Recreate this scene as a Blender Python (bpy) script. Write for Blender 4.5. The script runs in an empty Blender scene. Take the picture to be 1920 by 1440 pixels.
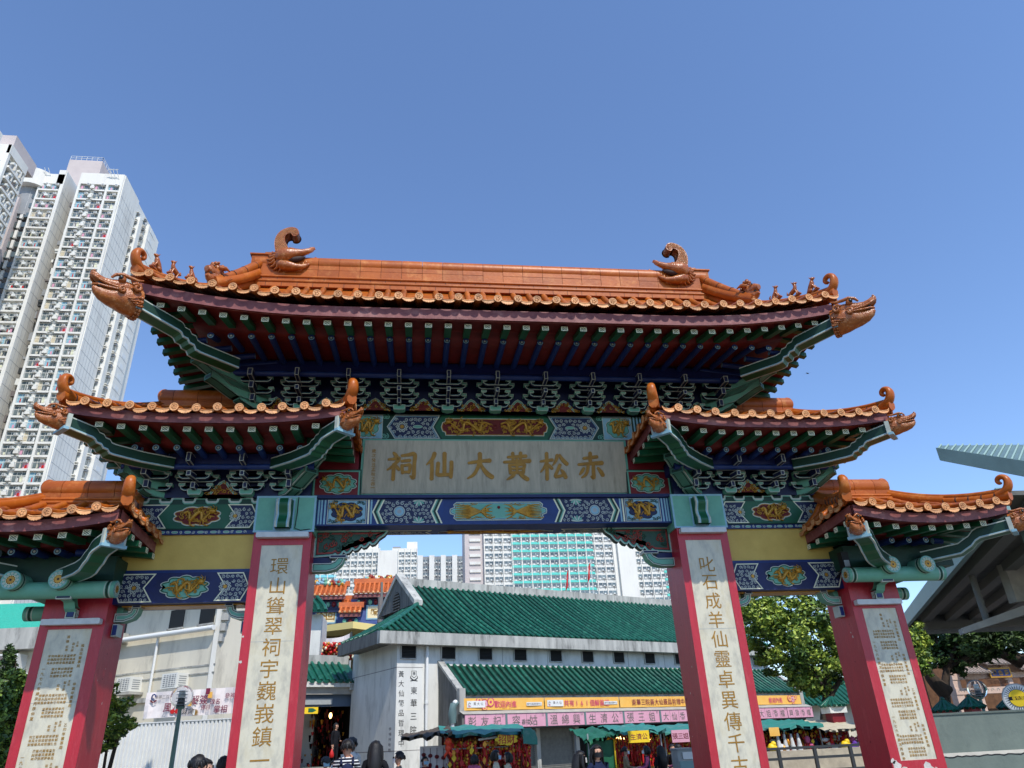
import bpy, bmesh, math, random
from math import sin, cos, pi, radians, sqrt, atan2, hypot
from mathutils import Vector, Matrix, Euler

# ------------------------------------------------------------------ camera, sky, sun, exposure
S = bpy.context.scene
COL = S.collection
CAM = Vector((-1.473, -12.970, 1.6)); YAW, PIT, ROLL = radians(8.0317), radians(26.7628), radians(2.7659); FPX = 1338.1
_fw = Vector((sin(YAW)*cos(PIT), cos(YAW)*cos(PIT), sin(PIT))); _r = Vector((cos(YAW), -sin(YAW), 0)); _u = _r.cross(_fw)
_rr = cos(ROLL)*_r - sin(ROLL)*_u; _uu = sin(ROLL)*_r + cos(ROLL)*_u
cd = bpy.data.cameras.new('camera'); cam = bpy.data.objects.new('camera', cd); COL.objects.link(cam)
cd.sensor_width = 36; cd.lens = 36*FPX/1920; cd.clip_end = 6000; cd.clip_start = 0.1
cam.matrix_world = Matrix(((_rr.x, _uu.x, -_fw.x, CAM.x), (_rr.y, _uu.y, -_fw.y, CAM.y), (_rr.z, _uu.z, -_fw.z, CAM.z), (0, 0, 0, 1)))
S.camera = cam
SUN_EL, SUN_AZ = radians(52.5), radians(20)      # azimuth measured from -y towards +x
W = bpy.data.worlds.new("World"); S.world = W; W.use_nodes = True
nt = W.node_tree; nt.nodes.clear()
sky = nt.nodes.new('ShaderNodeTexSky'); sky.sky_type = 'NISHITA'; sky.sun_disc = False
sky.sun_elevation = SUN_EL; sky.sun_rotation = pi - SUN_AZ; sky.altitude = 0; sky.air_density = 1.0; sky.dust_density = 0.05; sky.ozone_density = 4.0
bg = nt.nodes.new('ShaderNodeBackground'); bg.inputs[1].default_value = 0.15
wo = nt.nodes.new('ShaderNodeOutputWorld')
sat_mix = nt.nodes.new('ShaderNodeMix'); sat_mix.data_type = 'RGBA'; sat_mix.blend_type = 'MULTIPLY'; sat_mix.inputs[0].default_value = 1; sat_mix.inputs[7].default_value = (0.99, 1.03, 1.12, 1)
nt.links.new(sky.outputs[0], sat_mix.inputs[6]); nt.links.new(sat_mix.outputs[2], bg.inputs[0]); nt.links.new(bg.outputs[0], wo.inputs[0])
sl = bpy.data.lights.new('sun', 'SUN'); sl.energy = 3.0; sl.angle = radians(0.5); sl.color = (1.0, 0.955, 0.89)
so = bpy.data.objects.new('sun', sl); COL.objects.link(so)
sd = Vector((sin(SUN_AZ)*cos(SUN_EL), -cos(SUN_AZ)*cos(SUN_EL), sin(SUN_EL)))
so.rotation_euler = sd.to_track_quat('Z', 'Y').to_euler()
S.view_settings.view_transform = 'Standard'; S.view_settings.look = 'None'; S.view_settings.gamma = 1; S.view_settings.exposure = 0.45
S.cycles.max_bounces = 6; S.cycles.diffuse_bounces = 3; S.cycles.glossy_bounces = 3; S.cycles.transparent_max_bounces = 6; S.cycles.transmission_bounces = 4
RND = random.Random(7)

# ------------------------------------------------------------------ helpers
def ray(px, py): return _fw + _rr*((px-960)/FPX) - _uu*((py-720)/FPX)
def at(px, py, y): d = ray(px, py); return CAM + d*((y-CAM.y)/d.y)
def on_plane(px, py, p0, d2):
    """point where the view ray through a photo pixel meets the vertical plane through p0 along the ground direction d2"""
    n = Vector((d2[1], -d2[0])); r = ray(px, py); t = ((p0[0]-CAM.x)*n.x+(p0[1]-CAM.y)*n.y)/(r.x*n.x+r.y*n.y); return CAM + r*t
def lin(c):
    return tuple((x/255/12.92 if x <= 10 else ((x/255+0.055)/1.055)**2.4) for x in c) + (1,)
MATS = {}
def mat(name, c, rough=0.6, c2=None, scale=6, bump=0.0, bscale=40, spec=0.4, stretch=None, metal=0, lo=0.35, hi=0.7, detail=6, coat=0, emit=None, c3=None, s3=1.5, tr=0, alpha=1, isl=0):
    if name in MATS: return MATS[name]
    m = bpy.data.materials.new(name); m.use_nodes = True; n = m.node_tree.nodes; l = m.node_tree.links; n.clear()
    o = n.new('ShaderNodeOutputMaterial'); b = n.new('ShaderNodeBsdfPrincipled'); l.new(b.outputs[0], o.inputs[0])
    b.inputs['Base Color'].default_value = lin(c); b.inputs['Roughness'].default_value = rough; b.inputs['Metallic'].default_value = metal
    b.inputs['Specular IOR Level'].default_value = spec; b.inputs['Coat Weight'].default_value = coat
    if tr: b.inputs['Transmission Weight'].default_value = tr
    if alpha < 1: b.inputs['Alpha'].default_value = alpha
    tc = n.new('ShaderNodeTexCoord'); mp = n.new('ShaderNodeMapping'); l.new(tc.outputs['Object'], mp.inputs[0])
    if stretch: mp.inputs['Scale'].default_value = stretch
    if c2:
        t = n.new('ShaderNodeTexNoise'); t.inputs['Scale'].default_value = scale; t.inputs['Detail'].default_value = detail; t.inputs['Roughness'].default_value = 0.62
        l.new(mp.outputs[0], t.inputs[0])
        r = n.new('ShaderNodeValToRGB'); r.color_ramp.elements[0].position = lo; r.color_ramp.elements[1].position = hi
        r.color_ramp.elements[0].color = lin(c); r.color_ramp.elements[1].color = lin(c2); l.new(t.outputs['Fac'], r.inputs[0])
        out = r.outputs[0]
        if c3:
            t3 = n.new('ShaderNodeTexNoise'); t3.inputs['Scale'].default_value = s3; t3.inputs['Detail'].default_value = 8; t3.inputs['Roughness'].default_value = .7
            l.new(mp.outputs[0], t3.inputs[0]); r3 = n.new('ShaderNodeValToRGB'); r3.color_ramp.elements[0].position = .52; r3.color_ramp.elements[1].position = .72
            r3.color_ramp.elements[0].color = (0, 0, 0, 1); r3.color_ramp.elements[1].color = (1, 1, 1, 1); l.new(t3.outputs['Fac'], r3.inputs[0])
            mx = n.new('ShaderNodeMix'); mx.data_type = 'RGBA'; l.new(r3.outputs[0], mx.inputs[0]); l.new(out, mx.inputs[6]); mx.inputs[7].default_value = lin(c3); out = mx.outputs[2]
        if isl:
            ge = n.new('ShaderNodeNewGeometry'); mr = n.new('ShaderNodeMapRange'); mr.inputs[3].default_value = 1-isl; mr.inputs[4].default_value = 1+isl*.6; l.new(ge.outputs['Random Per Island'], mr.inputs[0])
            hs = n.new('ShaderNodeHueSaturation'); l.new(mr.outputs[0], hs.inputs['Value']); l.new(out, hs.inputs['Color']); out = hs.outputs[0]
        l.new(out, b.inputs['Base Color'])
    if bump:
        t2 = n.new('ShaderNodeTexNoise'); t2.inputs['Scale'].default_value = bscale; t2.inputs['Detail'].default_value = 5; l.new(mp.outputs[0], t2.inputs[0])
        bp = n.new('ShaderNodeBump'); bp.inputs['Strength'].default_value = bump; bp.inputs['Distance'].default_value = 0.02
        l.new(t2.outputs['Fac'], bp.inputs['Height']); l.new(bp.outputs[0], b.inputs['Normal'])
    if emit:
        b.inputs['Emission Color'].default_value = lin(emit[0]); b.inputs['Emission Strength'].default_value = emit[1]
    MATS[name] = m; return m

TILE = mat('orange_glazed_tile', (182, 98, 30), .38, (146, 70, 22), 5, .15, 22, .3, c3=(104, 58, 30), s3=2.2, isl=.28)
TILEF = mat('orange_tile_face', (228, 170, 116), .5, (200, 134, 80), 14, .5, 30, .3, c3=(150, 110, 82), s3=5, isl=.25)
RIDGE = mat('orange_ridge_tile', (180, 94, 26), .4, (160, 78, 20), 3, .12, 14, .3, c3=(196, 122, 58), s3=4, isl=.16)
CLAY = mat('glazed_clay_figure', (172, 96, 36), .27, (140, 72, 28), 11, .45, 34, .5, c3=(206, 146, 96), s3=7)
DISC = mat('dark_tile_brown', (60, 40, 34), .7)  # plain dark brown for ridge joints, ornament outlines and open mouths
FASC = mat('maroon_fascia', (134, 76, 72), .55, (108, 54, 54), 5, .15, 30, c3=(166, 116, 108), s3=2.6)
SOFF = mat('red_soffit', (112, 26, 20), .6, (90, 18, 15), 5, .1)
RED = mat('red_pillar_paint', (182, 36, 50), .36, (158, 28, 42), 3.4, .2, 30, .5, stretch=(2.2, 2.2, .5), c3=(196, 62, 70), s3=3.4)
REDW = mat('dark_red_board', (122, 22, 30), .5, (106, 18, 26), 4, .08)
GREEN = mat('green_paint', (26, 92, 58), .42, (20, 78, 50), 6, .1)
DGREEN = mat('dark_green_paint', (14, 58, 40), .5, (10, 48, 34), 5, .1)
MINT = mat('mint_paint', (108, 172, 146), .45, (94, 154, 132), 4, .1, c3=(120, 176, 152), s3=2)
NAVY = mat('navy_paint', (22, 32, 74), .5, (18, 26, 62), 6, .08)
BLUE = mat('blue_paint', (24, 52, 112), .45, (18, 42, 96), 5, .1)
DBLUE = mat('deep_blue_paint', (18, 30, 84), .45, (14, 24, 70), 5, .08)
PALEB = mat('pale_blue_paint', (142, 182, 196), .5, (126, 168, 182), 8)
WHITE = mat('white_line_paint', (190, 196, 182), .55, (168, 174, 162), 8)
CREAM = mat('cream_pattern', (226, 224, 190), .5)
GOLD = mat('gold_relief', (196, 146, 46), .38, (164, 114, 30), 12, .2, 40, .5, metal=.25)
GOLDL = mat('gold_letter', (166, 122, 40), .45, (142, 100, 30), 9, .1, metal=.15)
YELL = mat('yellow_plaster', (212, 180, 92), .6, (198, 164, 80), 2.5, .12, 30)
MARB = mat('white_marble', (206, 199, 176), .4, (164, 160, 146), 3.4, .03, 40, .35, stretch=(2.4, 1, 1.1), lo=.46, hi=.8, c3=(194, 182, 150), s3=1.3)
MARB.node_tree.nodes['Mapping'].inputs['Rotation'].default_value = (0, radians(38), 0)
STONE = mat('grey_sign_stone', (186, 176, 152), .5, (164, 155, 134), 4, .05, 40, c3=(146, 138, 118), s3=3.0, stretch=(3.2, 1, .5))
BLACK = mat('black_paint', (14, 14, 16), .5)
GREYM = mat('grey_metal', (168, 172, 170), .45, (150, 154, 154), 6)
LAMPW = mat('batten_white', (208, 208, 204), .45, (190, 190, 188), 7)
CARVR = mat('carved_red', (150, 52, 36), .5, (120, 40, 30), 14)
CARVG = mat('carved_green', (44, 82, 62), .5, (34, 66, 52), 8, .2)
PLAST = mat('bare_plaster', (206, 200, 190), .8, (180, 174, 164), 9, .3)

ORG = {}
class MB:
    """collects faces and links them as ONE mesh object"""
    def __init__(s): s.v = []; s.f = []; s.m = []; s.sm = []; s.mats = []; s.flip = 1
    def mi(s, m):
        if m not in s.mats: s.mats.append(m)
        return s.mats.index(m)
    def add(s, vs, fs, m, smooth=False, T=None):
        b = len(s.v)
        for p in vs:
            p = Vector(p)
            if T is not None: p = T @ p
            s.v.append(Vector((p.x*s.flip, p.y, p.z)))
        det = 1 if T is None else (1 if T.to_3x3().determinant() > 0 else -1)
        k = s.mi(m); rev = s.flip*det < 0
        for f in fs:
            f = [b+i for i in f]
            s.f.append(f[::-1] if rev else f); s.m.append(k); s.sm.append(smooth)
    def box(s, x0, x1, y0, y1, z0, z1, m, T=None):
        if x0 > x1: x0, x1 = x1, x0
        if y0 > y1: y0, y1 = y1, y0
        if z0 > z1: z0, z1 = z1, z0
        s.add([(x0, y0, z0), (x1, y0, z0), (x1, y1, z0), (x0, y1, z0), (x0, y0, z1), (x1, y0, z1), (x1, y1, z1), (x0, y1, z1)],
              [(0, 3, 2, 1), (4, 5, 6, 7), (0, 1, 5, 4), (1, 2, 6, 5), (2, 3, 7, 6), (3, 0, 4, 7)], m, T=T)
    def bbox(s, x0, x1, y0, y1, z0, z1, m, b=.01, T=None):
        """a box with chamfered vertical front edges and top edge"""
        poly = [(x0+b, z0), (x1-b, z0), (x1, z0+b), (x1, z1-b), (x1-b, z1), (x0+b, z1), (x0, z1-b), (x0, z0+b)]
        s.prism(poly, -y1, -y0, m, T=(T or Matrix()) @ FRONT)
    def prism(s, poly, w0, w1, m, T=None, mtop=None, smooth=False):
        """poly in (u,v) counter-clockwise extruded along w from w0 to w1"""
        n = len(poly); vs = [(p[0], p[1], w0) for p in poly] + [(p[0], p[1], w1) for p in poly]
        s.add(vs, [(i, (i+1) % n, n+(i+1) % n, n+i) for i in range(n)], m, smooth, T)
        s.add([(p[0], p[1], w1) for p in poly], [tuple(range(n))], mtop or m, T=T)
        s.add([(p[0], p[1], w0) for p in poly], [tuple(range(n-1, -1, -1))], m, T=T)
    def plaque(s, poly, w0, w1, layers, fill, side=None, T=None):
        """a raised panel whose face carries nested outline bands: layers = [(width, material), ...]"""
        n = len(poly); side = side or layers[0][1]
        s.add([(p[0], p[1], w0) for p in poly] + [(p[0], p[1], w1) for p in poly], [(i, (i+1) % n, n+(i+1) % n, n+i) for i in range(n)], side, T=T)
        cur = poly; off = 0
        for wd, mm in layers:
            off += wd; nx = inset(poly, off)
            s.add([(p[0], p[1], w1) for p in cur] + [(p[0], p[1], w1) for p in nx], [(i, (i+1) % n, n+(i+1) % n, n+i) for i in range(n)], mm, T=T)
            cur = nx
        if fill is not None: s.add([(p[0], p[1], w1) for p in cur], [tuple(range(n))], fill, T=T)
    def tube(s, pts, rad, m, n=8, caps=True, T=None, flat=1.0, up=None, smooth=True, mcap=None):
        pts = [Vector(p) for p in pts]
        if not hasattr(rad, '__len__'): rad = [rad]*len(pts)
        vs = []; up0 = Vector(up) if up else None; prev = None
        for i, p in enumerate(pts):
            a = pts[max(i-1, 0)]; b = pts[min(i+1, len(pts)-1)]; d = (b-a)
            if d.length < 1e-9: d = Vector((0, 0, 1))
            d.normalize()
            if up0 is not None: u = up0
            elif prev is not None: u = prev
            else: u = Vector((0, 0, 1)) if abs(d.z) < .9 else Vector((0, 1, 0))
            x = u.cross(d)
            if x.length < 1e-6: x = Vector((1, 0, 0)).cross(d)
            x.normalize(); y = d.cross(x); prev = y
            for k in range(n):
                t = 2*pi*(k+.5)/n; vs.append(p + x*(cos(t)*rad[i]*flat) + y*(sin(t)*rad[i]))
        fs = []
        for i in range(len(pts)-1):
            for k in range(n):
                fs.append((i*n+k, i*n+(k+1) % n, (i+1)*n+(k+1) % n, (i+1)*n+k))
        s.add(vs, fs, m, smooth, T)
        if caps:
            s.add(vs[:n], [tuple(range(n-1, -1, -1))], mcap or m, T=T); s.add(vs[-n:], [tuple(range(n))], mcap or m, T=T)
    def blob(s, c, r, m, nu=8, nv=6, T=None, jit=0, rnd=None):
        c = Vector(c); r = r if hasattr(r, '__len__') else (r, r, r); vs = []; fs = []
        for j in range(nv+1):
            for i in range(nu):
                a = 2*pi*i/nu; b = -pi/2+pi*j/nv; q = 1 + (rnd.uniform(-jit, jit) if rnd and 0 < j < nv else 0)
                vs.append(c + Vector((cos(a)*cos(b)*r[0], sin(a)*cos(b)*r[1], sin(b)*r[2]))*q)
        for j in range(nv):
            for i in range(nu): fs.append((j*nu+i, j*nu+(i+1) % nu, (j+1)*nu+(i+1) % nu, (j+1)*nu+i))
        s.add(vs, fs, m, True, T)
    def ribbon(s, pts, wid, w, m, T=None, thick=0):
        """flat stroke in the (u,v) plane at height w; wid per point"""
        n = len(pts)
        if not hasattr(wid, '__len__'): wid = [wid]*n
        L = []; R = []
        for i in range(n):
            a = pts[max(i-1, 0)]; b = pts[min(i+1, n-1)]; dx, dy = b[0]-a[0], b[1]-a[1]; q = hypot(dx, dy) or 1
            nx, ny = -dy/q*wid[i]/2, dx/q*wid[i]/2
            L.append((pts[i][0]+nx, pts[i][1]+ny)); R.append((pts[i][0]-nx, pts[i][1]-ny))
        s.add([(p[0], p[1], w) for p in L] + [(p[0], p[1], w) for p in R], [(i, n+i, n+i+1, i+1) for i in range(n-1)], m, T=T)
        if thick:
            loop = L[::-1] + R; k = len(loop)
            s.add([(p[0], p[1], w-thick) for p in loop] + [(p[0], p[1], w) for p in loop], [(i, (i+1) % k, k+(i+1) % k, k+i) for i in range(k)], m, T=T)
    def quad(s, a, b, c, d, m): s.add([a, b, c, d], [(0, 1, 2, 3)], m)
    def build(s, name, parent=None, loc=None):
        if not s.v: return None
        o0 = Vector(loc) if loc is not None else (ORG[parent.name] if parent is not None else Vector((0, 0, 0)))
        me = bpy.data.meshes.new(name)
        me.from_pydata([v-o0 for v in s.v], [], s.f)
        for m in s.mats: me.materials.append(m)
        me.polygons.foreach_set('material_index', s.m); me.polygons.foreach_set('use_smooth', s.sm); me.update()
        o = bpy.data.objects.new(name, me); COL.objects.link(o); ORG[o.name] = o0.copy()
        if parent is not None: o.parent = parent; o.location = o0 - ORG[parent.name]
        else: o.location = o0
        return o
FRONT = Matrix(((1, 0, 0, 0), (0, 0, -1, 0), (0, 1, 0, 0), (0, 0, 0, 1)))         # (u,v,w) -> (x, -y out, z)
def face_at(x, y, z): return Matrix.Translation((x, y, z)) @ FRONT
def wall_T(p0, d2):
    """(u along d2, v up, w out of the wall towards the viewer side)"""
    d = Vector((d2[0], d2[1], 0)).normalized(); w = d.cross(Vector((0, 0, 1)))
    return Matrix(((d.x, 0, w.x, p0[0]), (d.y, 0, w.y, p0[1]), (0, 1, 0, p0[2]), (0, 0, 0, 1)))
def inset(poly, d):
    n = len(poly); out = []
    for i in range(n):
        p0, p1, p2 = poly[i-1], poly[i], poly[(i+1) % n]
        a = Vector((p1[0]-p0[0], p1[1]-p0[1])); b = Vector((p2[0]-p1[0], p2[1]-p1[1]))
        a = a.normalized() if a.length > 1e-9 else Vector((1, 0)); b = b.normalized() if b.length > 1e-9 else a
        na = Vector((-a.y, a.x)); nb = Vector((-b.y, b.x)); q = na+nb
        if q.length < 1e-6: q = na
        q.normalize(); c = max(q.dot(na), .5); out.append((p1[0]+q.x*d/c, p1[1]+q.y*d/c))
    return out
def rect(x0, z0, x1, z1): return [(x0, z0), (x1, z0), (x1, z1), (x0, z1)]
def cloud(cx, cz, w, h, n=8, amp=.16, seg=6, ph=0):
    P = []
    for i in range(n*seg):
        t = 2*pi*i/(n*seg); q = 1 - amp + amp*abs(sin(n*t/2+ph))
        P.append((cx+w/2*q*cos(t), cz+h/2*q*sin(t)))
    return P
def crom(pts, k=4):
    P = [pts[0]] + list(pts) + [pts[-1]]; out = []
    for i in range(1, len(P)-2):
        for j in range(k):
            t = j/k; out.append(tuple(.5*((2*P[i][a]) + (-P[i-1][a]+P[i+1][a])*t + (2*P[i-1][a]-5*P[i][a]+4*P[i+1][a]-P[i+2][a])*t*t + (-P[i-1][a]+3*P[i][a]-3*P[i+1][a]+P[i+2][a])*t**3) for a in range(len(P[0]))))
    out.append(tuple(pts[-1])); return out
def inside(p, poly):
    r = False; n = len(poly)
    for i in range(n):
        a, b = poly[i], poly[i-1]
        if (a[1] > p[1]) != (b[1] > p[1]) and p[0] < (b[0]-a[0])*(p[1]-a[1])/(b[1]-a[1])+a[0]: r = not r
    return r
def tag(o, label=None, cat=None, group=None, kind=None):
    if label: o['label'] = label
    if cat: o['category'] = cat
    if group: o['group'] = group
    if kind: o['kind'] = kind
    return o
def empty(name, loc, label=None, cat=None, group=None, parent=None):
    o = bpy.data.objects.new(name, None); COL.objects.link(o); o.empty_display_size = .2; ORG[o.name] = Vector(loc)
    if parent is not None: o.parent = parent; o.location = Vector(loc)-ORG[parent.name]
    else: o.location = loc
    return tag(o, label, cat, group)
def inst(src, parent, loc, rot=None, scale=None):
    o = src.copy(); COL.objects.link(o); ORG[o.name] = Vector(loc)
    o.parent = parent; o.location = Vector(loc) - (ORG[parent.name] if parent is not None else Vector((0, 0, 0)))
    if rot is not None: o.rotation_euler = rot
    if scale is not None: o.scale = scale
    return o
def place(src, loc, rot=None, scale=None):
    ORG.setdefault(src.name, Vector(loc)); p = src.parent
    src.location = Vector(loc) - (ORG[p.name] if p is not None else Vector((0, 0, 0))); ORG[src.name] = Vector(loc)
    if rot is not None: src.rotation_euler = rot
    if scale is not None: src.scale = scale
GL = {}
def glyphs(txt, bold=0.0, res=3):
    key = (txt, bold, res)
    if key not in GL:
        c = bpy.data.curves.new('glyph', 'FONT'); c.body = txt; c.size = 1; c.resolution_u = res; c.offset = bold; c.align_x = 'CENTER'; c.fill_mode = 'FRONT'
        o = bpy.data.objects.new('glyph', c); me = o.to_mesh()
        vs = [(v.co.x, v.co.y) for v in me.vertices]; fs = [tuple(p.vertices) for p in me.polygons]
        o.to_mesh_clear(); bpy.data.objects.remove(o); bpy.data.curves.remove(c)
        if vs:
            xs = [v[0] for v in vs]; ys = [v[1] for v in vs]; cx, cy = (min(xs)+max(xs))/2, (min(ys)+max(ys))/2
            vs = [(v[0]-cx, v[1]-cy) for v in vs]
        GL[key] = (vs, fs)
    return GL[key]
def text(mb, txt, u, v, size, w, m, T, bold=0.0, sx=1, res=3, slant=0):
    vs, fs = glyphs(txt, bold, res)
    mb.add([(u+(a*sx+b*slant)*size, v+b*size, w) for a, b in vs], fs, m, T=T)
def vtext(mb, txt, u, v, size, pitch, w, m, T, bold=0.0, sx=1, res=3):
    for i, ch in enumerate(txt): text(mb, ch, u, v-i*pitch, size, w+.0003*(i % 2), m, T, bold, sx, res)

def spiral(mb, u, v, r, a0, hand, w, m, T, wd, turns=1.35):
    P = []; Wd = []; n = 11
    for i in range(n):
        t = i/(n-1); q = r*(1-.78*t); a = a0+hand*t*turns*2*pi
        P.append((u+q*cos(a), v+q*sin(a))); Wd.append(wd*(1-.35*t))
    q = P[0]; tail = (q[0]+r*.7*cos(a0-hand*1.3), q[1]+r*.7*sin(a0-hand*1.3))
    mb.ribbon([tail]+P, [wd*.4]+Wd, w, m, T)
def scrolls(mb, poly, r, w, m, T, wd, seed=1, avoid=None):
    """a field of painted white scrolls inside a polygon"""
    rnd = random.Random(seed); xs = [p[0] for p in poly]; ys = [p[1] for p in poly]; j = 0
    core = inset(poly, r*1.0); y = min(ys)+r*1.15
    while y < max(ys)-r*.7:
        x = min(xs)+r*(1.1 if j % 2 else 2.0); i = 0
        while x < max(xs)-r*.6:
            p = (x+rnd.uniform(-.15, .15)*r, y+rnd.uniform(-.15, .15)*r)
            if inside(p, core) and not (avoid and any(hypot(p[0]-q[0], p[1]-q[1]) < q[2] for q in avoid)):
                spiral(mb, p[0], p[1], r*rnd.uniform(.75, .95), rnd.uniform(0, 6.28), 1 if (i+j) % 2 else -1, w, m, T, wd)
            x += 2.15*r; i += 1
        y += 2.05*r; j += 1
def flower(mb, u, v, r, w, T, mid=GOLD, half=False):
    n = 10
    for i in range(n if not half else n//2+1):
        a = (2*pi*i/n if not half else pi*i/(n//2)+half)
        mb.ribbon(crom([(u+r*.45*cos(a), v+r*.45*sin(a)), (u+r*.8*cos(a-.2), v+r*.8*sin(a-.2)), (u+r*cos(a), v+r*sin(a)), (u+r*.8*cos(a+.2), v+r*.8*sin(a+.2)), (u+r*.45*cos(a), v+r*.45*sin(a))], 2), r*.14, w, WHITE, T)
    mb.add([(u+r*.34*cos(2*pi*i/10), v+r*.34*sin(2*pi*i/10), w+.001) for i in range(10)], [tuple(range(10))], mid, T=T)
def relief(mb, cx, cz, w, h, T, seed=1, m=None, body=.032, curls=14, depth=.03, base=0):
    """gilt relief: a coiling scaled creature with legs and mane among dense cloud curls"""
    rnd = random.Random(seed); m = m or GOLD; P = []; R = []; n = 40; sg = rnd.choice((-1, 1))
    for i in range(n):
        t = i/(n-1); P.append((cx+sg*(t-.5)*w*.8+sg*.05*w*sin(t*2*pi*2.2), cz+sin(t*2*pi*2.1+.6)*h*.27, base+depth*(.45+.25*cos(t*2*pi*2.1)))); R.append(body*.8*(.3+.8*sin(pi*min(1, .1+t*.9))**.7))
    mb.tube(P, R, m, 6, T=T)
    for i in range(3, n-3, 2):                      # dorsal spikes
        a, b = P[i-1], P[i+1]; dx, dy = b[0]-a[0], b[1]-a[1]; q = hypot(dx, dy) or 1; nx, ny = -dy/q*sg, dx/q*sg
        mb.tube([(P[i][0], P[i][1], P[i][2]), (P[i][0]+nx*R[i]*1.9, P[i][1]+ny*R[i]*1.9, P[i][2]*.7)], [R[i]*.5, R[i]*.1], m, 4, T=T)
    hx, hz = P[-1][0], P[-1][1]; mb.blob((hx+sg*.01, hz+.01, base+depth*.8), (body*1.7, body*1.35, body), m, 7, 5, T)
    for a in (.5, 1.1, -.5, 1.8, 2.5): mb.tube([(hx, hz, base+depth*.7), (hx+sg*body*2.2*cos(a), hz+body*2.4*sin(a), base+depth*.6), (hx+sg*body*3.0*cos(a+.5), hz+body*3.2*sin(a+.5), base+depth*.4)], [body*.4, body*.3, body*.12], m, 4, T=T)
    for q in (.15, .3, .48, .66, .82):
        i = int(q*n); p = P[i]; d = rnd.choice((-1, 1))
        mb.tube([p, (p[0]+.3*body*sg, p[1]+d*body*2.2, p[2]), (p[0]+2*body*sg, p[1]+d*body*2.8, p[2]*.8), (p[0]+2.6*body*sg, p[1]+d*body*2.2, p[2]*.6)], [body*.55, body*.4, body*.3, body*.15], m, 4, T=T)
    for i in range(int(curls*1.8)):
        a = rnd.uniform(0, 2*pi); q = rnd.uniform(.35, .95); u, v = cx+cos(a)*w/2*q, cz+sin(a)*h/2*q; r = rnd.uniform(.5, .95)*body*1.15; a0 = rnd.uniform(0, 6.28); hd = rnd.choice((-1, 1))
        mb.tube([(u+r*2.2*cos(a0-hd), v+r*2.2*sin(a0-hd), base+.004)]+[(u+r*(1-.8*k/6)*cos(a0+hd*k*1.1), v+r*(1-.8*k/6)*sin(a0+hd*k*1.1), base+depth*.35) for k in range(7)], body*.27, m, 4, T=T)

# ------------------------------------------------------------------ the memorial gate
GATE = empty('memorial_gate', (0, .43, 0), 'large red pillared memorial gate with stacked orange tiled roofs and a grey name stone', 'gate')
BR = [(-.0, 0)]
def frame_panel(mb, poly, T, fill=NAVY, lay=None, w0=-.02, w1=.0): mb.plaque(poly, w0, w1, lay or [(.022, WHITE)], fill, T=T)
HARDSIDE = -1, 1

# sunlit red pillars
def small_columns(mb, x0, x1, ztop, zbot, T, seed):
    rnd = random.Random(seed); pool = '陳李張黃何林吳周梁鄭馬葉朱蔡許羅郭余鄧麥國華明德文志榮光偉成永昌福祥興達生金'
    heads = ['癸丑年董事局', '甲寅年董事局', '乙卯年董事局', '丙辰年董事局', '丁巳年董事局']
    n = 4 if ztop-zbot < 2.6 else 5; hgt = (ztop-zbot-.15)/n; wd = x1-x0
    text(mb, '福', x0+wd*.5, ztop-.07, .05, .004, GOLDL, T, .01, res=1); text(mb, '德', x0+wd*.5, ztop-.14, .05, .004, GOLDL, T, .01, res=1)
    for k in range(n):
        zt = ztop-.16-k*hgt
        for i, ch in enumerate(heads[k]): text(mb, ch, x1-.075, zt-.05-i*.062, .052, .004, GOLDL, T, .012, res=1)
        for (u, c, t) in ((x1-.16, '主席', 0), (x1-.22, '副主席', .02), (x1-.31, '總理', .06)):
            for i, ch in enumerate(c): text(mb, ch, u, zt-t-i*.05, .042, .004, GOLDL, T, .012, res=1)
        for r in range(6):
            if r == 3: zt -= .04
            nc = 9 if r < 3 else 7
            for c in range(nc): text(mb, rnd.choice(pool), x1-.165-c*.047, zt-.20-r*.052, .044, .004+.0002*(c % 2), GOLDL, T, .012, res=1)
    for k in range(2):
        for i, ch in enumerate('一九七六年歲次丙辰仲夏'): text(mb, ch, x0+.05, ztop-.55-k*1.25-i*.072, .055, .004, GOLDL, T, .012, res=1)

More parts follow.
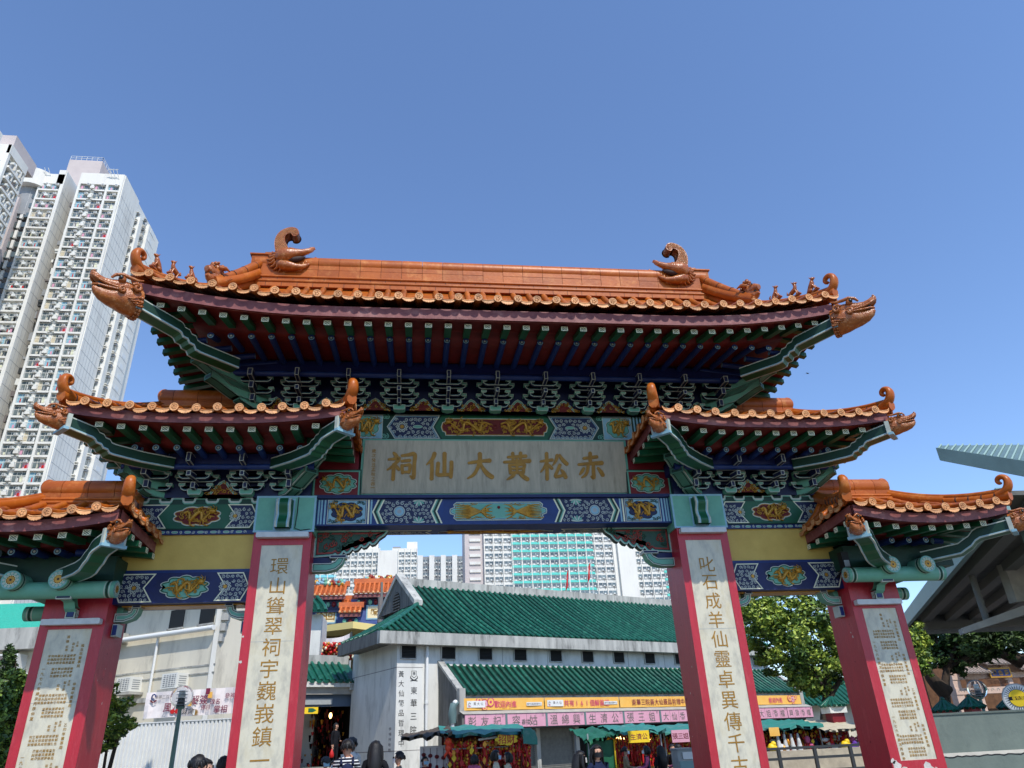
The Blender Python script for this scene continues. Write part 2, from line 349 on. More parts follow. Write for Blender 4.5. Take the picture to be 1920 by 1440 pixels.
def pillar(s, inner):
    mb = MB(); mb.flip = s
    x0, x1 = (3.4, 4.4) if inner else (6.6, 7.6)
    m0, m1, mzt, mzb = (3.54, 4.25, 4.93, .62) if inner else (6.78, 7.46, 3.59, 1.06)
    top = 5.16 if inner else 4.62
    mb.box(x0, x1, .03, .87, .0, top, RED)
    for a, b, c, d in ((x0, m0, .35, top), (m1, x1, .35, top), (m0, m1, mzt, top), (m0, m1, .35, mzb)): mb.box(a, b, 0, .03, c, d, RED)
    mb.box(x0-.06, x1+.06, -.06, .93, 0, .35, PLAST)
    P = mb.build('pillar', GATE, (s*(x0+x1)/2, .43, 0))
    mb = MB(); mb.flip = s
    mb.box(m0, m1, .012, .032, mzb, mzt, MARB)
    j = (mzt-1.62) if inner else (mzt-1.1)
    mb.build('marble_panel', P)
    mb = MB(); T = face_at(0, .011, 0)
    mb.ribbon([(s*m0, j), (s*m1, j)], .006, .0012, GREYM, T if s > 0 else face_at(0, .011, 0))
    if inner:
        t = '環山聳翠祠宇巍峩鎮一方' if s < 0 else '叱石成羊仙靈卓異傳千古'
        cx = s*(m0+m1)/2 - (.01 if s < 0 else -.0)
        z0 = 4.56 if s < 0 else 4.47; pitch = .335
        for i, ch in enumerate(t):
            text(mb, ch, cx, z0-i*pitch, .31, .004, GOLDL, T, 0, 1.04, 4)
    else:
        a, b = sorted((s*m0, s*m1)); small_columns(mb, a+.02, b-.02, mzt-.05, mzb, T, 5+s)
    mb.build('inscription', P)
    mb = MB(); mb.flip = s
    zl = 5.09 if inner else 3.69
    mb.bbox(x0+.04, x1-.06, -.13, -.005, zl-.045, zl+.045, LAMPW, .012)
    mb.box(x0+.1, x0+.2, -.06, .0, zl+.04, zl+.06, GREYM); mb.box(x1-.25, x1-.15, -.06, .0, zl+.04, zl+.06, GREYM)
    mb.build('light_batten', P)
    if inner:                                   # mint capital block with a green beam nose
        mb = MB(); mb.flip = s; T = face_at(0, -.03, 0)
        mb.box(3.37, 4.41, -.029, .9, 5.16, 5.82, MINT)
        mb.plaque(rect(3.36, 5.155, 4.42, 5.825), -.01, .004, [(.035, PALEB)], MINT, T=T)
        prof = []
        for i in range(19):
            t = i/18; prof.append((-.03-.16-.035*sin(t*2*pi*1.5+.4), 5.2+t*.54))
        xa, xb = 3.78, 4.03
        side = [(-.03, 5.2)] + prof + [(-.03, 5.74)]
        for x, fl in ((xa, 1), (xb, 0)):
            mb.add([(x, p[0], p[1]) for p in side], [tuple(range(len(side))) if fl else tuple(range(len(side)-1, -1, -1))], GREEN)
        for i in range(18):
            (y0, z0), (y1, z1) = prof[i], prof[i+1]
            for a, b, m in ((xa, xa+.03, WHITE), (xa+.03, xa+.05, PALEB), (xa+.05, xb-.05, GREEN), (xb-.05, xb-.03, PALEB), (xb-.03, xb, WHITE)):
                mb.add([(a, y0, z0), (b, y0, z0), (b, y1, z1), (a, y1, z1)], [(0, 1, 2, 3)], m, True)
            for x, e in ((xa, -.002), (xb, .002)):
                mb.add([(x+e, y0, z0), (x+e, y0+.03, z0), (x+e, y1+.03, z1), (x+e, y1, z1)], [(0, 1, 2, 3)], WHITE)
        mb.add([(xa, -.03, 5.74), (xb, -.03, 5.74), (xb, prof[-1][0], 5.74), (xa, prof[-1][0], 5.74)], [(3, 2, 1, 0)], GREEN)
        mb.plaque(rect(xa-.05, 5.19, xb+.05, 5.77), 0.002, .012, [(.03, PALEB)], GREEN, T=T)
        mb.build('capital_block', P)
    # scars and peeled paint
    mb = MB(); rnd = random.Random(11+s+(3 if inner else 0)); T = face_at(0, -.001, 0)
    spots = []
    if not inner and s > 0: spots = [(6.68, .98, .1), (6.8, .93, .06), (7.25, .92, .12), (7.38, .88, .06), (6.63, 1.06, .05)]
    if inner and s > 0: spots = [(4.1, .93, .07)]
    if inner and s < 0: spots = [(-4.38, 3.4, .02), (-4.37, 3.0, .03)]
    for (u, v, r) in spots:
        q = [(u+r*rnd.uniform(.5, 1.2)*cos(2*pi*i/13), v+r*rnd.uniform(.5, 1.1)*sin(2*pi*i/13)) for i in range(13)]
        yoff = .013 if inner and s > 0 else .0015
        mb.add([(a, b, (yoff if not (inner and s > 0) else -.008)) for a, b in q], [tuple(range(13))], PLAST, T=T)
    sx = 3.4 if inner else 6.6
    for i in range(9):
        u, v, r = rnd.uniform(.15, .8), rnd.uniform(1.2, 4.2), rnd.uniform(.008, .022); x = s*(sx-.0015) if not inner or True else 0
        q = [(x, u+r*cos(2*pi*i/7)*rnd.uniform(.6, 1.1), v+r*1.5*sin(2*pi*i/7)*rnd.uniform(.6, 1.1)) for i in range(7)]
        mb.add(q, [tuple(range(7)) if s < 0 else tuple(range(6, -1, -1))], PLAST if i % 3 == 0 else REDW)
    mb.build('paint_scars', P)
    return P
PILL = {}
for s in (-1, 1):
    for inner in (True, False): PILL[(s, inner)] = pillar(s, inner)

# ---- painted beams
def chevron(mb, x0, x1, z0, z1, tip0, tip1, T, seed, m=NAVY, lay=None, r=.055, w=.0):
    zm = (z0+z1)/2; poly = [(x0, z0), (x1, z0), (x1+tip1, zm), (x1, z1), (x0, z1), (x0-tip0, zm)]
    mb.plaque(poly, w-.01, w+.003, lay or [(.02, WHITE)], m, T=T)
    return poly
def main_beam():
    mb = MB(); T = face_at(0, .1, 0)
    mb.box(-3.4, 3.4, .1, .8, 5.3, 5.84, BLUE)
    mb.box(-3.4, 3.4, .03, .1, 5.80, 5.86, DBLUE)
    # soffit painting
    TS = Matrix(((1, 0, 0, 0), (0, 1, 0, .45), (0, 0, -1, 5.298), (0, 0, 0, 1)))
    TS = Matrix(((1, 0, 0, 0), (0, -1, 0, .62), (0, 0, -1, 5.298), (0, 0, 0, 1)))
    mb.plaque(cloud(0, 0, 2.3, .28, 14, .1), -.004, .004, [(.02, WHITE)], CARVR, T=TS); relief(mb, 0, 0, 2.0, .2, TS, 4, body=.03, depth=.02, curls=24)
    for s in (-1, 1):
        poly = [(s*1.25, -.14), (s*2.2, -.14), (s*2.3, 0), (s*2.2, .14), (s*1.25, .14), (s*1.35, 0)]
        if s < 0: poly = poly[::-1]
        mb.plaque(poly, -.004, .004, [(.022, CREAM)], NAVY, T=TS); scrolls(mb, poly, .05, .006, WHITE, TS, .014, 3)
        flower(mb, s*1.75, 0, .1, .008, TS)
    B = mb.build('main_beam', GATE, (0, .45, 5.3))
    mb = MB()
    mb.plaque(cloud(0, 5.55, 1.82, .36, 4, .0), 0, .004, [(.02, WHITE)], MINT, T=T) if False else None
    q = []
    for (a, b) in ((-.80, 5.37), (.80, 5.37), (.86, 5.42), (.84, 5.47), (.92, 5.5), (.93, 5.55), (.92, 5.6), (.84, 5.63), (.86, 5.68), (.80, 5.73), (-.80, 5.73), (-.86, 5.68), (-.84, 5.63), (-.92, 5.6), (-.93, 5.55), (-.92, 5.5), (-.84, 5.47), (-.86, 5.42)): q.append((a, b))
    mb.plaque(q, 0, .012, [(.018, WHITE), (.012, GREEN), (.012, PALEB)], MINT, T=T)
    for s in (-1, 1):
        for k in range(9):
            a = .32*(k-4)/4; x = s*.34; z = 5.54
            mb.tube([(x, z, .015), (x+s*.25, z+a*.35, .02), (x+s*.48, z+a*.42+.01*sin(k), .014)], [.022, .014, .006], GOLD, 5, T=T)
        for k in range(5):
            a = -.5+.25*k; mb.tube([(x, z, .02), (x-s*.12, z+a*.22, .02), (x-s*.22, z+a*.3, .014)], [.022, .014, .005], GOLD, 5, T=T)
        mb.blob((s*.22, 5.57, .02), (.035, .025, .02), GOLD, T=T)
        for k in range(14):
            u = s*RND.uniform(.1, .82); v = 5.55+RND.choice((-1, 1))*RND.uniform(.11, .15)
            mb.tube([(u+.03*(j-2), v+.012*sin(j*1.8), .014) for j in range(5)], .007, GOLD, 4, T=T)
    mb.blob((0, 5.62, .02), (.03, .03, .02), REDW, T=T)
    mb.build('phoenix_panel', B)
    for s in (-1, 1):
        mb = MB()
        X = lambda a: a*s
        def P(pts): return [(s*a, b) for a, b in pts][::s]
        z0, z1 = 5.325, 5.785; zm = (z0+z1)/2
        # chevron field
        for off, mm in ((0, CREAM), (.03, DGREEN), (.075, MINT), (.1, CREAM)):
            poly = P([(1.06+off, z0), (2.26-off, z0), (2.36-off, zm), (2.26-off, z1), (1.06+off, z1), (1.16+off, zm)])
            mb.add([(a, b, .002+off*.04) for a, b in poly], [tuple(range(6))], mm, T=T)
        poly = P([(1.19, z0), (2.13, z0), (2.23, zm), (2.13, z1), (1.19, z1), (1.29, zm)])
        mb.add([(a, b, .008) for a, b in poly], [tuple(range(6))], NAVY, T=T)
        c = (s*1.86, zm)
        for r, mm, w in ((.105, WHITE, .009), (.09, NAVY, .010), (.085, PALEB, .011), (.04, GREYM, .012)):
            mb.add([(c[0]+r*cos(i*pi/9), c[1]+r*sin(i*pi/9), w) for i in range(18)], [tuple(range(18))], mm, T=T)
        for i in range(12):
            a = i*pi/6+.2; spiral(mb, c[0]+.165*cos(a), c[1]+.165*sin(a), .038, a, 1, .010, WHITE, T, .013)
        for v, a0 in ((z0+.01, 0), (z1-.01, pi)):
            for k in range(7):
                a = a0+pi*(k+.5)/7; mb.ribbon([(s*1.5, v), (s*1.5+.09*cos(a), v+.09*sin(a)), (s*1.5+.12*cos(a), v+.12*sin(a))], [.01, .035, .012], .010+.0002*k, MINT if k % 2 else WHITE, T)
        scrolls(mb, poly, .035, .0095, WHITE, T, .010, 8, avoid=[(c[0], c[1], .23), (s*1.5, z0, .14), (s*1.5, z1, .14)])
        # dragon medallion panel
        mb.build('painted_panel', B); mb = MB()
        for u in (2.36, 2.41, 3.2, 3.26, 3.31):
            a, b = sorted((s*u, s*(u+.03))); mb.box(a, b, .094, .1, z0, z1, PALEB if u != 2.41 else CREAM)
        a, b = sorted((s*2.46, s*3.17)); mb.plaque(rect(a, z0, b, z1), 0, .008, [(.014, WHITE), (.01, NAVY)], PALEB, T=T)
        mb.plaque(cloud(s*2.815, zm, .6, .38, 8, .14), .008, .012, [(.012, BLACK)], NAVY, T=T)
        relief(mb, s*2.815, zm, .54, .36, T, 21, body=.034, depth=.04, base=.012, curls=16)
        for a in (-1, 1):
            for b in (-1, 1):
                for k in range(3): spiral(mb, s*2.815+a*(.30-.05*k), zm+b*(.185-.03*(k == 0)), .03, a+b+k, a*b, .012, DGREEN, T, .016)
        mb.build('painted_panel', B)
main_beam()

def upper_beam():
    mb = MB(); T = face_at(0, .25, 0)
    mb.box(-4.35, 4.35, .25, .8, 7.06, 7.62, DGREEN)
    mb.box(-4.2, 4.2, .36, .7, 5.84, 7.06, REDW)
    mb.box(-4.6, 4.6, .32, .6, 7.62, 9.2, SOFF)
    B = mb.build('upper_beam', GATE, (0, .45, 7.06))
    z0, z1 = 7.08, 7.6; zm = (z0+z1)/2
    mb = MB()
    mb.add([(a, b, .002) for a, b in [(-1.06, z0), (1.06, z0), (1.2, zm), (1.06, z1), (-1.06, z1), (-1.2, zm)]], [tuple(range(6))], GREEN, T=T)
    q = [(-1.0, z0+.07), (1.0, z0+.07), (1.01, z0+.14), (1.06, z0+.16), (1.09, zm), (1.06, z1-.16), (1.01, z1-.14), (1.0, z1-.07), (-1.0, z1-.07), (-1.01, z1-.14), (-1.06, z1-.16), (-1.09, zm), (-1.06, z0+.16), (-1.01, z0+.14)]
    mb.plaque(q, 0, .012, [(.012, WHITE), (.015, GOLD)], SOFF, T=T)
    relief(mb, -.5, zm, .95, .34, T, 3, body=.036, depth=.04, base=.012, curls=34); relief(mb, .5, zm, .95, .34, T, 5, body=.036, depth=.04, base=.012, curls=34)
    mb.blob((0, zm, .02), (.05, .05, .02), SOFF, T=T)
    mb.build('dragon_panel', B)
    for s in (-1, 1):
        mb = MB()
        def P(pts): return [(s*a, b) for a, b in pts][::s]
        poly = P([(1.10, z0), (2.0, z0), (2.16, zm), (2.0, z1), (1.10, z1), (1.24, zm)])
        mb.plaque(poly, 0, .006, [(.022, WHITE), (.01, DBLUE), (.012, PALEB)], NAVY, T=T)
        flower(mb, s*1.86, zm, .12, .008, T); scrolls(mb, poly, .044, .008, WHITE, T, .013, 4, avoid=[(s*1.86, zm, .16), (s*1.55, zm, .08)])
        mb.plaque(cloud(s*1.55, zm, .2, .07, 2, .0), .006, .009, [(.008, WHITE)], MINT, T=T)
        for b in (z0+.05, z1-.05):
            for k in range(2): spiral(mb, s*(2.16+.05*k), b, .05, 1+k, s, .004, MINT, T, .02)
        mb.build('painted_panel', B); mb = MB()
        a, b = sorted((s*2.24, s*2.86)); mb.plaque(rect(a, z0, b, z1), 0, .006, [(.014, WHITE)], PALEB, T=T)
        mb.plaque(cloud(s*2.55, zm, .52, .5, 8, .1), .006, .01, [(.014, WHITE), (.012, GREEN)], MINT, T=T)
        relief(mb, s*2.55, zm, .4, .38, T, 9, body=.04, depth=.04, base=.01, curls=8)
        for u in (2.9, 2.97, 3.04): a, b = sorted((s*u, s*(u+.03))); mb.box(a, b, .244, .25, z0, z1, PALEB)
        mb.build('painted_panel', B)
    for s in (-1, 1):           # red boards with green cloud medallions beside the name stone
        mb = MB(); TT = face_at(0, .2, 0)
        a, b = sorted((s*2.6, s*3.5))
        zt = 6.42
        mb.plaque(rect(a, 5.86, b, zt), -.06, 0, [(.02, DGREEN), (.03, MINT)], REDW, T=TT)
        mb.plaque(cloud(s*3.02, 6.13, .72, .42, 10, .13), 0, .015, [(.014, WHITE), (.016, GREEN)], MINT, T=TT)
        relief(mb, s*3.02, 6.13, .56, .3, TT, 31, body=.026, depth=.04, base=.015, curls=14)
        mb.box(s*2.66, s*4.1, .21, .34, 6.42, 7.06, REDW)
        mb.build('medallion_board', B)
upper_beam()

# ---- the grey name stone with brushed characters
STROKES = {
 '大': [[(12, 60, 7), (30, 63, 9), (60, 67, 9), (88, 69, 12)], [(52, 94, 12), (51, 66, 11), (42, 38, 10), (28, 18, 9), (8, 6, 4)], [(52, 62, 7), (62, 42, 10), (78, 22, 13), (96, 10, 12)]],
 '仙': [[(32, 94, 12), (24, 74, 10), (4, 54, 4)], [(22, 70, 10), (23, 40, 10), (22, 4, 11)], [(66, 94, 12), (66, 60, 11), (66, 24, 11)], [(44, 60, 11), (43, 40, 10), (43, 20, 11), (64, 19, 9), (90, 20, 10)], [(90, 64, 11), (90, 40, 11), (88, 10, 10)]],
 '赤': [[(26, 77, 8), (50, 80, 9), (76, 83, 10)], [(51, 97, 11), (50, 76, 10), (50, 58, 9)], [(6, 55, 7), (40, 58, 9), (94, 61, 12)], [(42, 58, 9), (38, 32, 9), (30, 18, 8), (16, 8, 4)], [(60, 58, 9), (60, 30, 10), (59, 8, 11), (50, 13, 4)], [(26, 42, 8), (18, 30, 9), (10, 20, 6)], [(76, 44, 6), (86, 30, 11), (94, 16, 11)]],
 '松': [[(2, 66, 6), (24, 69, 8), (46, 72, 9)], [(25, 96, 10), (25, 50, 10), (24, 2, 10)], [(24, 64, 8), (16, 46, 8), (2, 28, 4)], [(27, 56, 6), (34, 50, 9), (44, 40, 8)], [(64, 88, 11), (58, 70, 9), (46, 52, 4)], [(72, 90, 6), (82, 72, 11), (98, 56, 11)], [(72, 54, 10), (62, 32, 9), (54, 13, 9), (70, 14, 8), (88, 20, 8)], [(76, 36, 6), (84, 24, 11), (92, 8, 10)]],
 '黃': [[(18, 81, 7), (50, 83, 8), (84, 85, 10)], [(36, 96, 10), (37, 70, 8)], [(64, 97, 10), (63, 70, 8)], [(4, 63, 7), (50, 66, 9), (97, 68, 12)], [(50, 74, 8), (50, 46, 8), (50, 26, 8)], [(24, 54, 9), (27, 24, 9)], [(24, 53, 7), (52, 54, 8), (76, 55, 9), (74, 40, 9), (72, 24, 9)], [(28, 40, 6), (72, 41, 6)], [(28, 26, 8), (72, 27, 8)], [(40, 20, 9), (30, 11, 9), (14, 2, 4)], [(60, 20, 6), (72, 12, 11), (88, 2, 11)]],
 '祠': [[(22, 96, 6), (28, 90, 10), (35, 82, 9)], [(6, 72, 6), (24, 74, 8), (42, 76, 10), (30, 58, 9), (18, 46, 8), (2, 36, 4)], [(24, 56, 9), (24, 30, 10), (23, 2, 10)], [(28, 52, 6), (35, 46, 9), (43, 36, 8)], [(50, 85, 7), (72, 88, 9), (95, 90, 11), (94, 55, 10), (92, 10, 11), (80, 16, 4)], [(50, 66, 7), (66, 68, 8), (80, 69, 9)], [(52, 52, 9), (55, 24, 8)], [(52, 50, 7), (66, 52, 7), (80, 52, 9), (77, 26, 8)], [(55, 28, 7), (76, 29, 7)]]}
def brush(mb, ch, u, v, size, T, m, w=.02):
    for i, st in enumerate(STROKES[ch]):
        P = crom([(p[0]/100-.5, p[1]/100-.5, p[2]/100) for p in st], 5)
        q = [(u+p[0]*size, v+p[1]*size) for p in P]; wd = [p[2]*size*1.28 for p in P]
        d0 = Vector((q[0][0]-q[1][0], q[0][1]-q[1][1])); d0 = d0.normalized()*wd[0]*.33; d1 = Vector((q[-1][0]-q[-2][0], q[-1][1]-q[-2][1])); d1 = d1.normalized()*wd[-1]*.33
        q = [(q[0][0]+d0.x, q[0][1]+d0.y)] + q + [(q[-1][0]+d1.x, q[-1][1]+d1.y)]; wd = [wd[0]*.45] + wd + [wd[-1]*.4]
        mb.ribbon(q, wd, w+i*.0006, m, T, thick=.02)
def name_stone():
    ang = atan2(.2, 1.05); h = hypot(.2, 1.06)
    T = Matrix.Translation((0.02, .30, 5.95)) @ Matrix.Rotation(ang, 4, 'X') @ FRONT
    mb = MB()
    for a, b in ((-2.66, 2.66),):
        mb.prism([(a, -.03), (b, -.03), (b-.04, h), (a+.04, h)], -.06, 0, MINT, T)
        mb.prism([(a+.05, .02), (b-.05, .02), (b-.09, h-.03), (a+.09, h-.03)], 0.0, .02, STONE, T)
    mb.box(-2.6, 2.6, .0, .02, -.06, -.03, GREYM, T)
    for u in (-1.52, -.4, .78, 1.9):
        for d in (-.2, .2): mb.box(u+d-.02, u+d+.02, -.02, .05, -.09, -.03, GREYM, T)
    B = mb.build('name_stone', GATE, (0, .2, 5.95))
    for ch, x in zip('祠仙大黃松赤', (-1.87, -1.13, -.36, .38, 1.12, 1.86)): mb = MB(); brush(mb, ch, x, .55, .56, T, GOLDL, .036); mb.build('gilt_character', B)
    mb = MB()
    vtext(mb, '歲次癸丑孟秋之吉', -2.4, .84, .085, .09, .023, GOLDL, T, .01, res=2)
    mb.ribbon([(-2.44, .13), (-2.36, .13)], .012, .024, GOLDL, T); mb.ribbon([(-2.44, .2), (-2.36, .2)], .012, .024, GOLDL, T)
    mb.build('small_inscription', B)
name_stone()

# ---- beams of the outer bays
def outer_bay(s):
    mb = MB(); mb.flip = s
    mb.box(4.4, 6.62, .12, .78, 5.26, 5.82, DGREEN); mb.box(4.4, 6.62, .12, .78, 3.99, 4.5, DBLUE)
    mb.box(4.4, 6.62, .2, .7, 4.56, 5.18, YELL); mb.box(4.4, 6.62, .17, .74, 4.5, 4.56, BLUE); mb.box(4.4, 6.62, .15, .74, 5.18, 5.26, BLUE)
    mb.box(4.5, 6.5, .3, .62, 3.97, 3.99, GOLD)
    mb.box(4.4, 6.9, .3, .7, 5.82, 6.9, REDW)
    B = mb.build('side_beam', GATE, (s*5.5, .45, 3.99))
    T = face_at(0, .12, 0)
    def P(pts): return [(s*a, b) for a, b in pts][::s]
    mb = MB()
    for (z0, z1, kind) in ((5.28, 5.72, 0), (4.01, 4.49, 1)):
        zm = (z0+z1)/2; c0 = 5.45 if kind == 0 else 5.47; hw = .52
        bgm = DGREEN if kind == 0 else DBLUE
        for (a, b, ta, tb) in ((4.52, c0-hw+.02, .12, -.16), (c0+hw-.02, 6.5, -.16, .12)):
            poly = P([(a, z0), (b, z0), (b+tb, zm), (b, z1), (a, z1), (a-ta, zm)])
            mb.plaque(poly, 0, .006, [(.02, CREAM)], NAVY, T=T)
            cx = s*((a+b)/2); flower(mb, cx+s*.06, zm, .1, .008, T)
            scrolls(mb, poly, .036, .008, WHITE, T, .011, 5+kind, avoid=[(cx+s*.06, zm, .12)])
        if kind == 0:
            mb.add([(a, b, .003) for a, b in P([(c0-hw, z0), (c0+hw, z0), (c0+hw+.16, zm), (c0+hw, z1), (c0-hw, z1), (c0-hw-.16, zm)])], [tuple(range(6))], GREEN, T=T)
            mb.plaque(cloud(s*c0, zm, .86, .38, 8, .13), .003, .014, [(.016, WHITE), (.012, GOLD)], SOFF, T=T)
        else:
            mb.plaque(cloud(s*c0, zm, .84, .42, 10, .14), .0, .014, [(.014, WHITE), (.02, GREEN)], MINT, T=T)
        relief(mb, s*c0, zm, .56, .28, T, 40+kind, body=.04, depth=.04, base=.014, curls=12)
        mb.build('painted_panel', B); mb = MB()
    # patterned strip under the upper side beam
    poly = P([(4.5, 5.185), (6.4, 5.185), (6.4, 5.25), (4.5, 5.25)]); TT = face_at(0, .148, 0)
    for k in range(9): spiral(mb, s*(4.6+.22*k), 5.218, .026, k, 1, .002, WHITE, TT, .012); mb.plaque(cloud(s*(4.7+.22*k), 5.218, .12, .05, 4, .1), 0, .003, [(.008, WHITE)], MINT, T=TT)
    mb.build('painted_strip', B)
    # mint key-pattern moulding on top
    mb = MB(); q = [(4.42, 5.76)]
    x = 4.5
    while x < 6.5:
        q += [(x, 5.76), (x+.03, 5.79), (x+.03, 5.82), (x+.06, 5.85), (x+.2, 5.85), (x+.23, 5.82), (x+.23, 5.79), (x+.26, 5.76)]; x += .4
    q.append((6.62, 5.76)); mb.ribbon([(s*a, b) for a, b in q], .035, .016, WHITE, T); mb.ribbon([(s*a, b-.022) for a, b in q], .035, .014, MINT, T)
    mb.build('key_moulding', B)
    for xx, d in ((4.41, 1), (6.59, -1)):     # corbels under the lower side beam
        mb = MB(); mb.flip = s
        side = [(0, 0), (.16, 0), (.3, .05), (.36, .13), (.38, .24), (.26, .24), (.24, .17), (.18, .14), (0, .14)]
        poly = [(xx+d*a, 3.73+b) for a, b in side]
        if d < 0: poly = poly[::-1]
        mb.plaque(poly, -.5, -.3, [(.018, WHITE), (.012, DGREEN), (.012, WHITE)], MINT, side=MINT, T=FRONT)
        mb.plaque(rect(*(sorted((xx+d*.26, xx+d*.4))[0], 3.95), *(sorted((xx+d*.26, xx+d*.4))[1], 4.0)), -.5, -.28, [(.012, WHITE)], NAVY, T=FRONT)
        xa, xb = sorted((xx, xx+d*.09)); mb.box(xa, xb, .3, .52, 3.5, 3.7, WHITE); mb.box(xa+.012, xb-.012, .29, .51, 3.52, 3.68, BLUE)
        mb.build('corbel', B)
for s in (-1, 1): outer_bay(s)

def spandrel(s):
    mb = MB(); T = face_at(0, .42, 0)
    e = [(3.4, 4.80), (3.05, 4.82)]
    for i in range(5):
        x0 = 3.02-i*.155; z0 = 4.84+i*.052
        e += [(x0, z0), (x0-.04, z0-.035), (x0-.10, z0-.02), (x0-.145, z0+.03)]
    e += [(2.22, 5.13), (2.12, 5.2), (2.05, 5.298), (3.4, 5.298)]
    poly = [(s*a, b) for a, b in e]
    if s > 0: poly = poly[::-1]
    A = sum(poly[i-1][0]*poly[i][1]-poly[i][0]*poly[i-1][1] for i in range(len(poly)))
    if A < 0: poly = poly[::-1]
    mb.plaque(poly, -.16, 0, [(.014, WHITE), (.02, MINT), (.016, BLACK), (.03, CARVR)], CARVG, side=DGREEN, T=T)
    core = inset(poly, .09); rnd = random.Random(3); xs = [p[0] for p in core]
    for i in range(60):
        u, v = rnd.uniform(min(xs), max(xs)), rnd.uniform(4.86, 5.28)
        if not inside((u, v), core): continue
        r = rnd.uniform(.045, .075); a0 = rnd.uniform(0, 6); hd = rnd.choice((-1, 1))
        mb.tube([(u+r*(1-.75*k/7)*cos(a0+hd*k*1.05), v+r*(1-.75*k/7)*sin(a0+hd*k*1.05), .008) for k in range(8)], .014, CARVR if i % 2 else CARVG, 5, T=T)
    O = mb.build('carved_spandrel', GATE, (s*3.4, .45, 4.8))
    mb = MB(); mb.flip = s
    q = [(3.4, 4.53), (3.14, 4.53), (2.98, 4.57), (2.88, 4.66), (2.83, 4.78), (2.95, 4.79), (3.0, 4.72), (3.08, 4.68), (3.4, 4.68)]
    mb.plaque(q[::-1], -.58, -.36, [(.016, WHITE), (.012, DGREEN)], MINT, side=MINT, T=FRONT)
    mb.plaque(rect(2.8, 4.77, 3.1, 4.83), -.58, -.35, [(.012, WHITE)], NAVY, T=FRONT)
    mb.box(3.08, 3.4, .44, .55, 4.68, 4.8, DBLUE)
    mb.build('spandrel_bracket', O)
for s in (-1, 1): spandrel(s)

# ---- bracket sets
def u_arm(mb, cx, y, z, hw, th=.05, dep=.07, lift=.085):
    q = [(-hw+.07, 0), (hw-.07, 0), (hw-.02, .025), (hw, .07), (hw, lift), (hw-.06, lift), (hw-.065, .07), (hw-.085, th), (-hw+.085, th), (-hw+.065, .07), (-hw+.06, lift), (-hw, lift), (-hw, .07), (-hw+.02, .025)]
    T = face_at(cx, y, z)
    mb.plaque(q, -dep, 0, [(.011, WHITE), (.006, MINT)], NAVY, side=NAVY, T=T)
    for p in ((-hw+.07, hw-.07),): mb.box(p[0], p[1], -.004, .004, -.006, .006, WHITE, T)
    for d in (-1, 1):
        c = d*(hw-.03); mb.plaque(rect(c-.055, lift, c+.055, lift+.05), -dep-.02, .012, [(.010, WHITE)], MINT, side=MINT, T=T)
def y_arm(mb, cx, yf, yb, z0, z1, w=.075, beak=0):
    T = face_at(cx, 0, 0); h = w/2
    vs = [(-h, yf, z0-beak), (h, yf, z0-beak), (h, yf, z1-beak), (-h, yf, z1-beak), (-h, yb, z0), (h, yb, z0), (h, yb, z1), (-h, yb, z1)]
    vs = [(cx+a, b, c) for a, b, c in vs]
    mb.add(vs, [(0, 1, 2, 3), (0, 4, 5, 1), (1, 5, 6, 2), (3, 2, 6, 7), (4, 0, 3, 7)], NAVY)
    e = .011
    for (a, b) in ((-h, -h+e), (h-e, h)):
        mb.add([(cx+a, yf-.003, z0-beak), (cx+b, yf-.003, z0-beak), (cx+b, yf-.003, z1-beak), (cx+a, yf-.003, z1-beak)], [(0, 1, 2, 3)], WHITE)
        mb.add([(cx+a, yf, z0-beak-.003), (cx+b, yf, z0-beak-.003), (cx+b, yb, z0-.003), (cx+a, yb, z0-.003)], [(3, 2, 1, 0)], WHITE)
    for (a, b) in ((z0, z0+e), (z1-e, z1)):
        mb.add([(cx-h+e, yf-.003, a-beak), (cx+h-e, yf-.003, a-beak), (cx+h-e, yf-.003, b-beak), (cx-h+e, yf-.003, b-beak)], [(0, 1, 2, 3)], WHITE)
    for sx in (-1, 1):
        x = cx+sx*(h+.003)
        for (a, b) in ((z0, z0+e), (z1-e, z1)):
            q = [(x, yf, a-beak), (x, yb, a), (x, yb, b), (x, yf, b-beak)]
            mb.add(q, [(0, 1, 2, 3) if sx > 0 else (3, 2, 1, 0)], WHITE)
def bracket(mb, cx, y0, z0, h=.16, st=.18, k=1.0):
    mb.plaque([(cx-.1, z0-.02), (cx+.1, z0-.02), (cx+.12, z0+.02), (cx+.12, z0+.09), (cx-.12, z0+.09), (cx-.12, z0+.02)], -y0-.12, -y0+.06, [(.012, WHITE)], MINT, side=MINT, T=FRONT)
    for i, (dy, dz, hw) in enumerate(((0, 0, .27), (0, h, .36), (st, h, .27), (st, 2*h, .36), (2*st, 2*h, .27))):
        u_arm(mb, cx, y0-dy-.02, z0+.07+dz, hw*k)
    y_arm(mb, cx, y0-.2, y0+.1, z0+.06, z0+.17)
    y_arm(mb, cx, y0-.52, y0, z0+.24, z0+.33, beak=.06)
    y_arm(mb, cx, y0-.66, y0-.2, z0+.40, z0+.56)
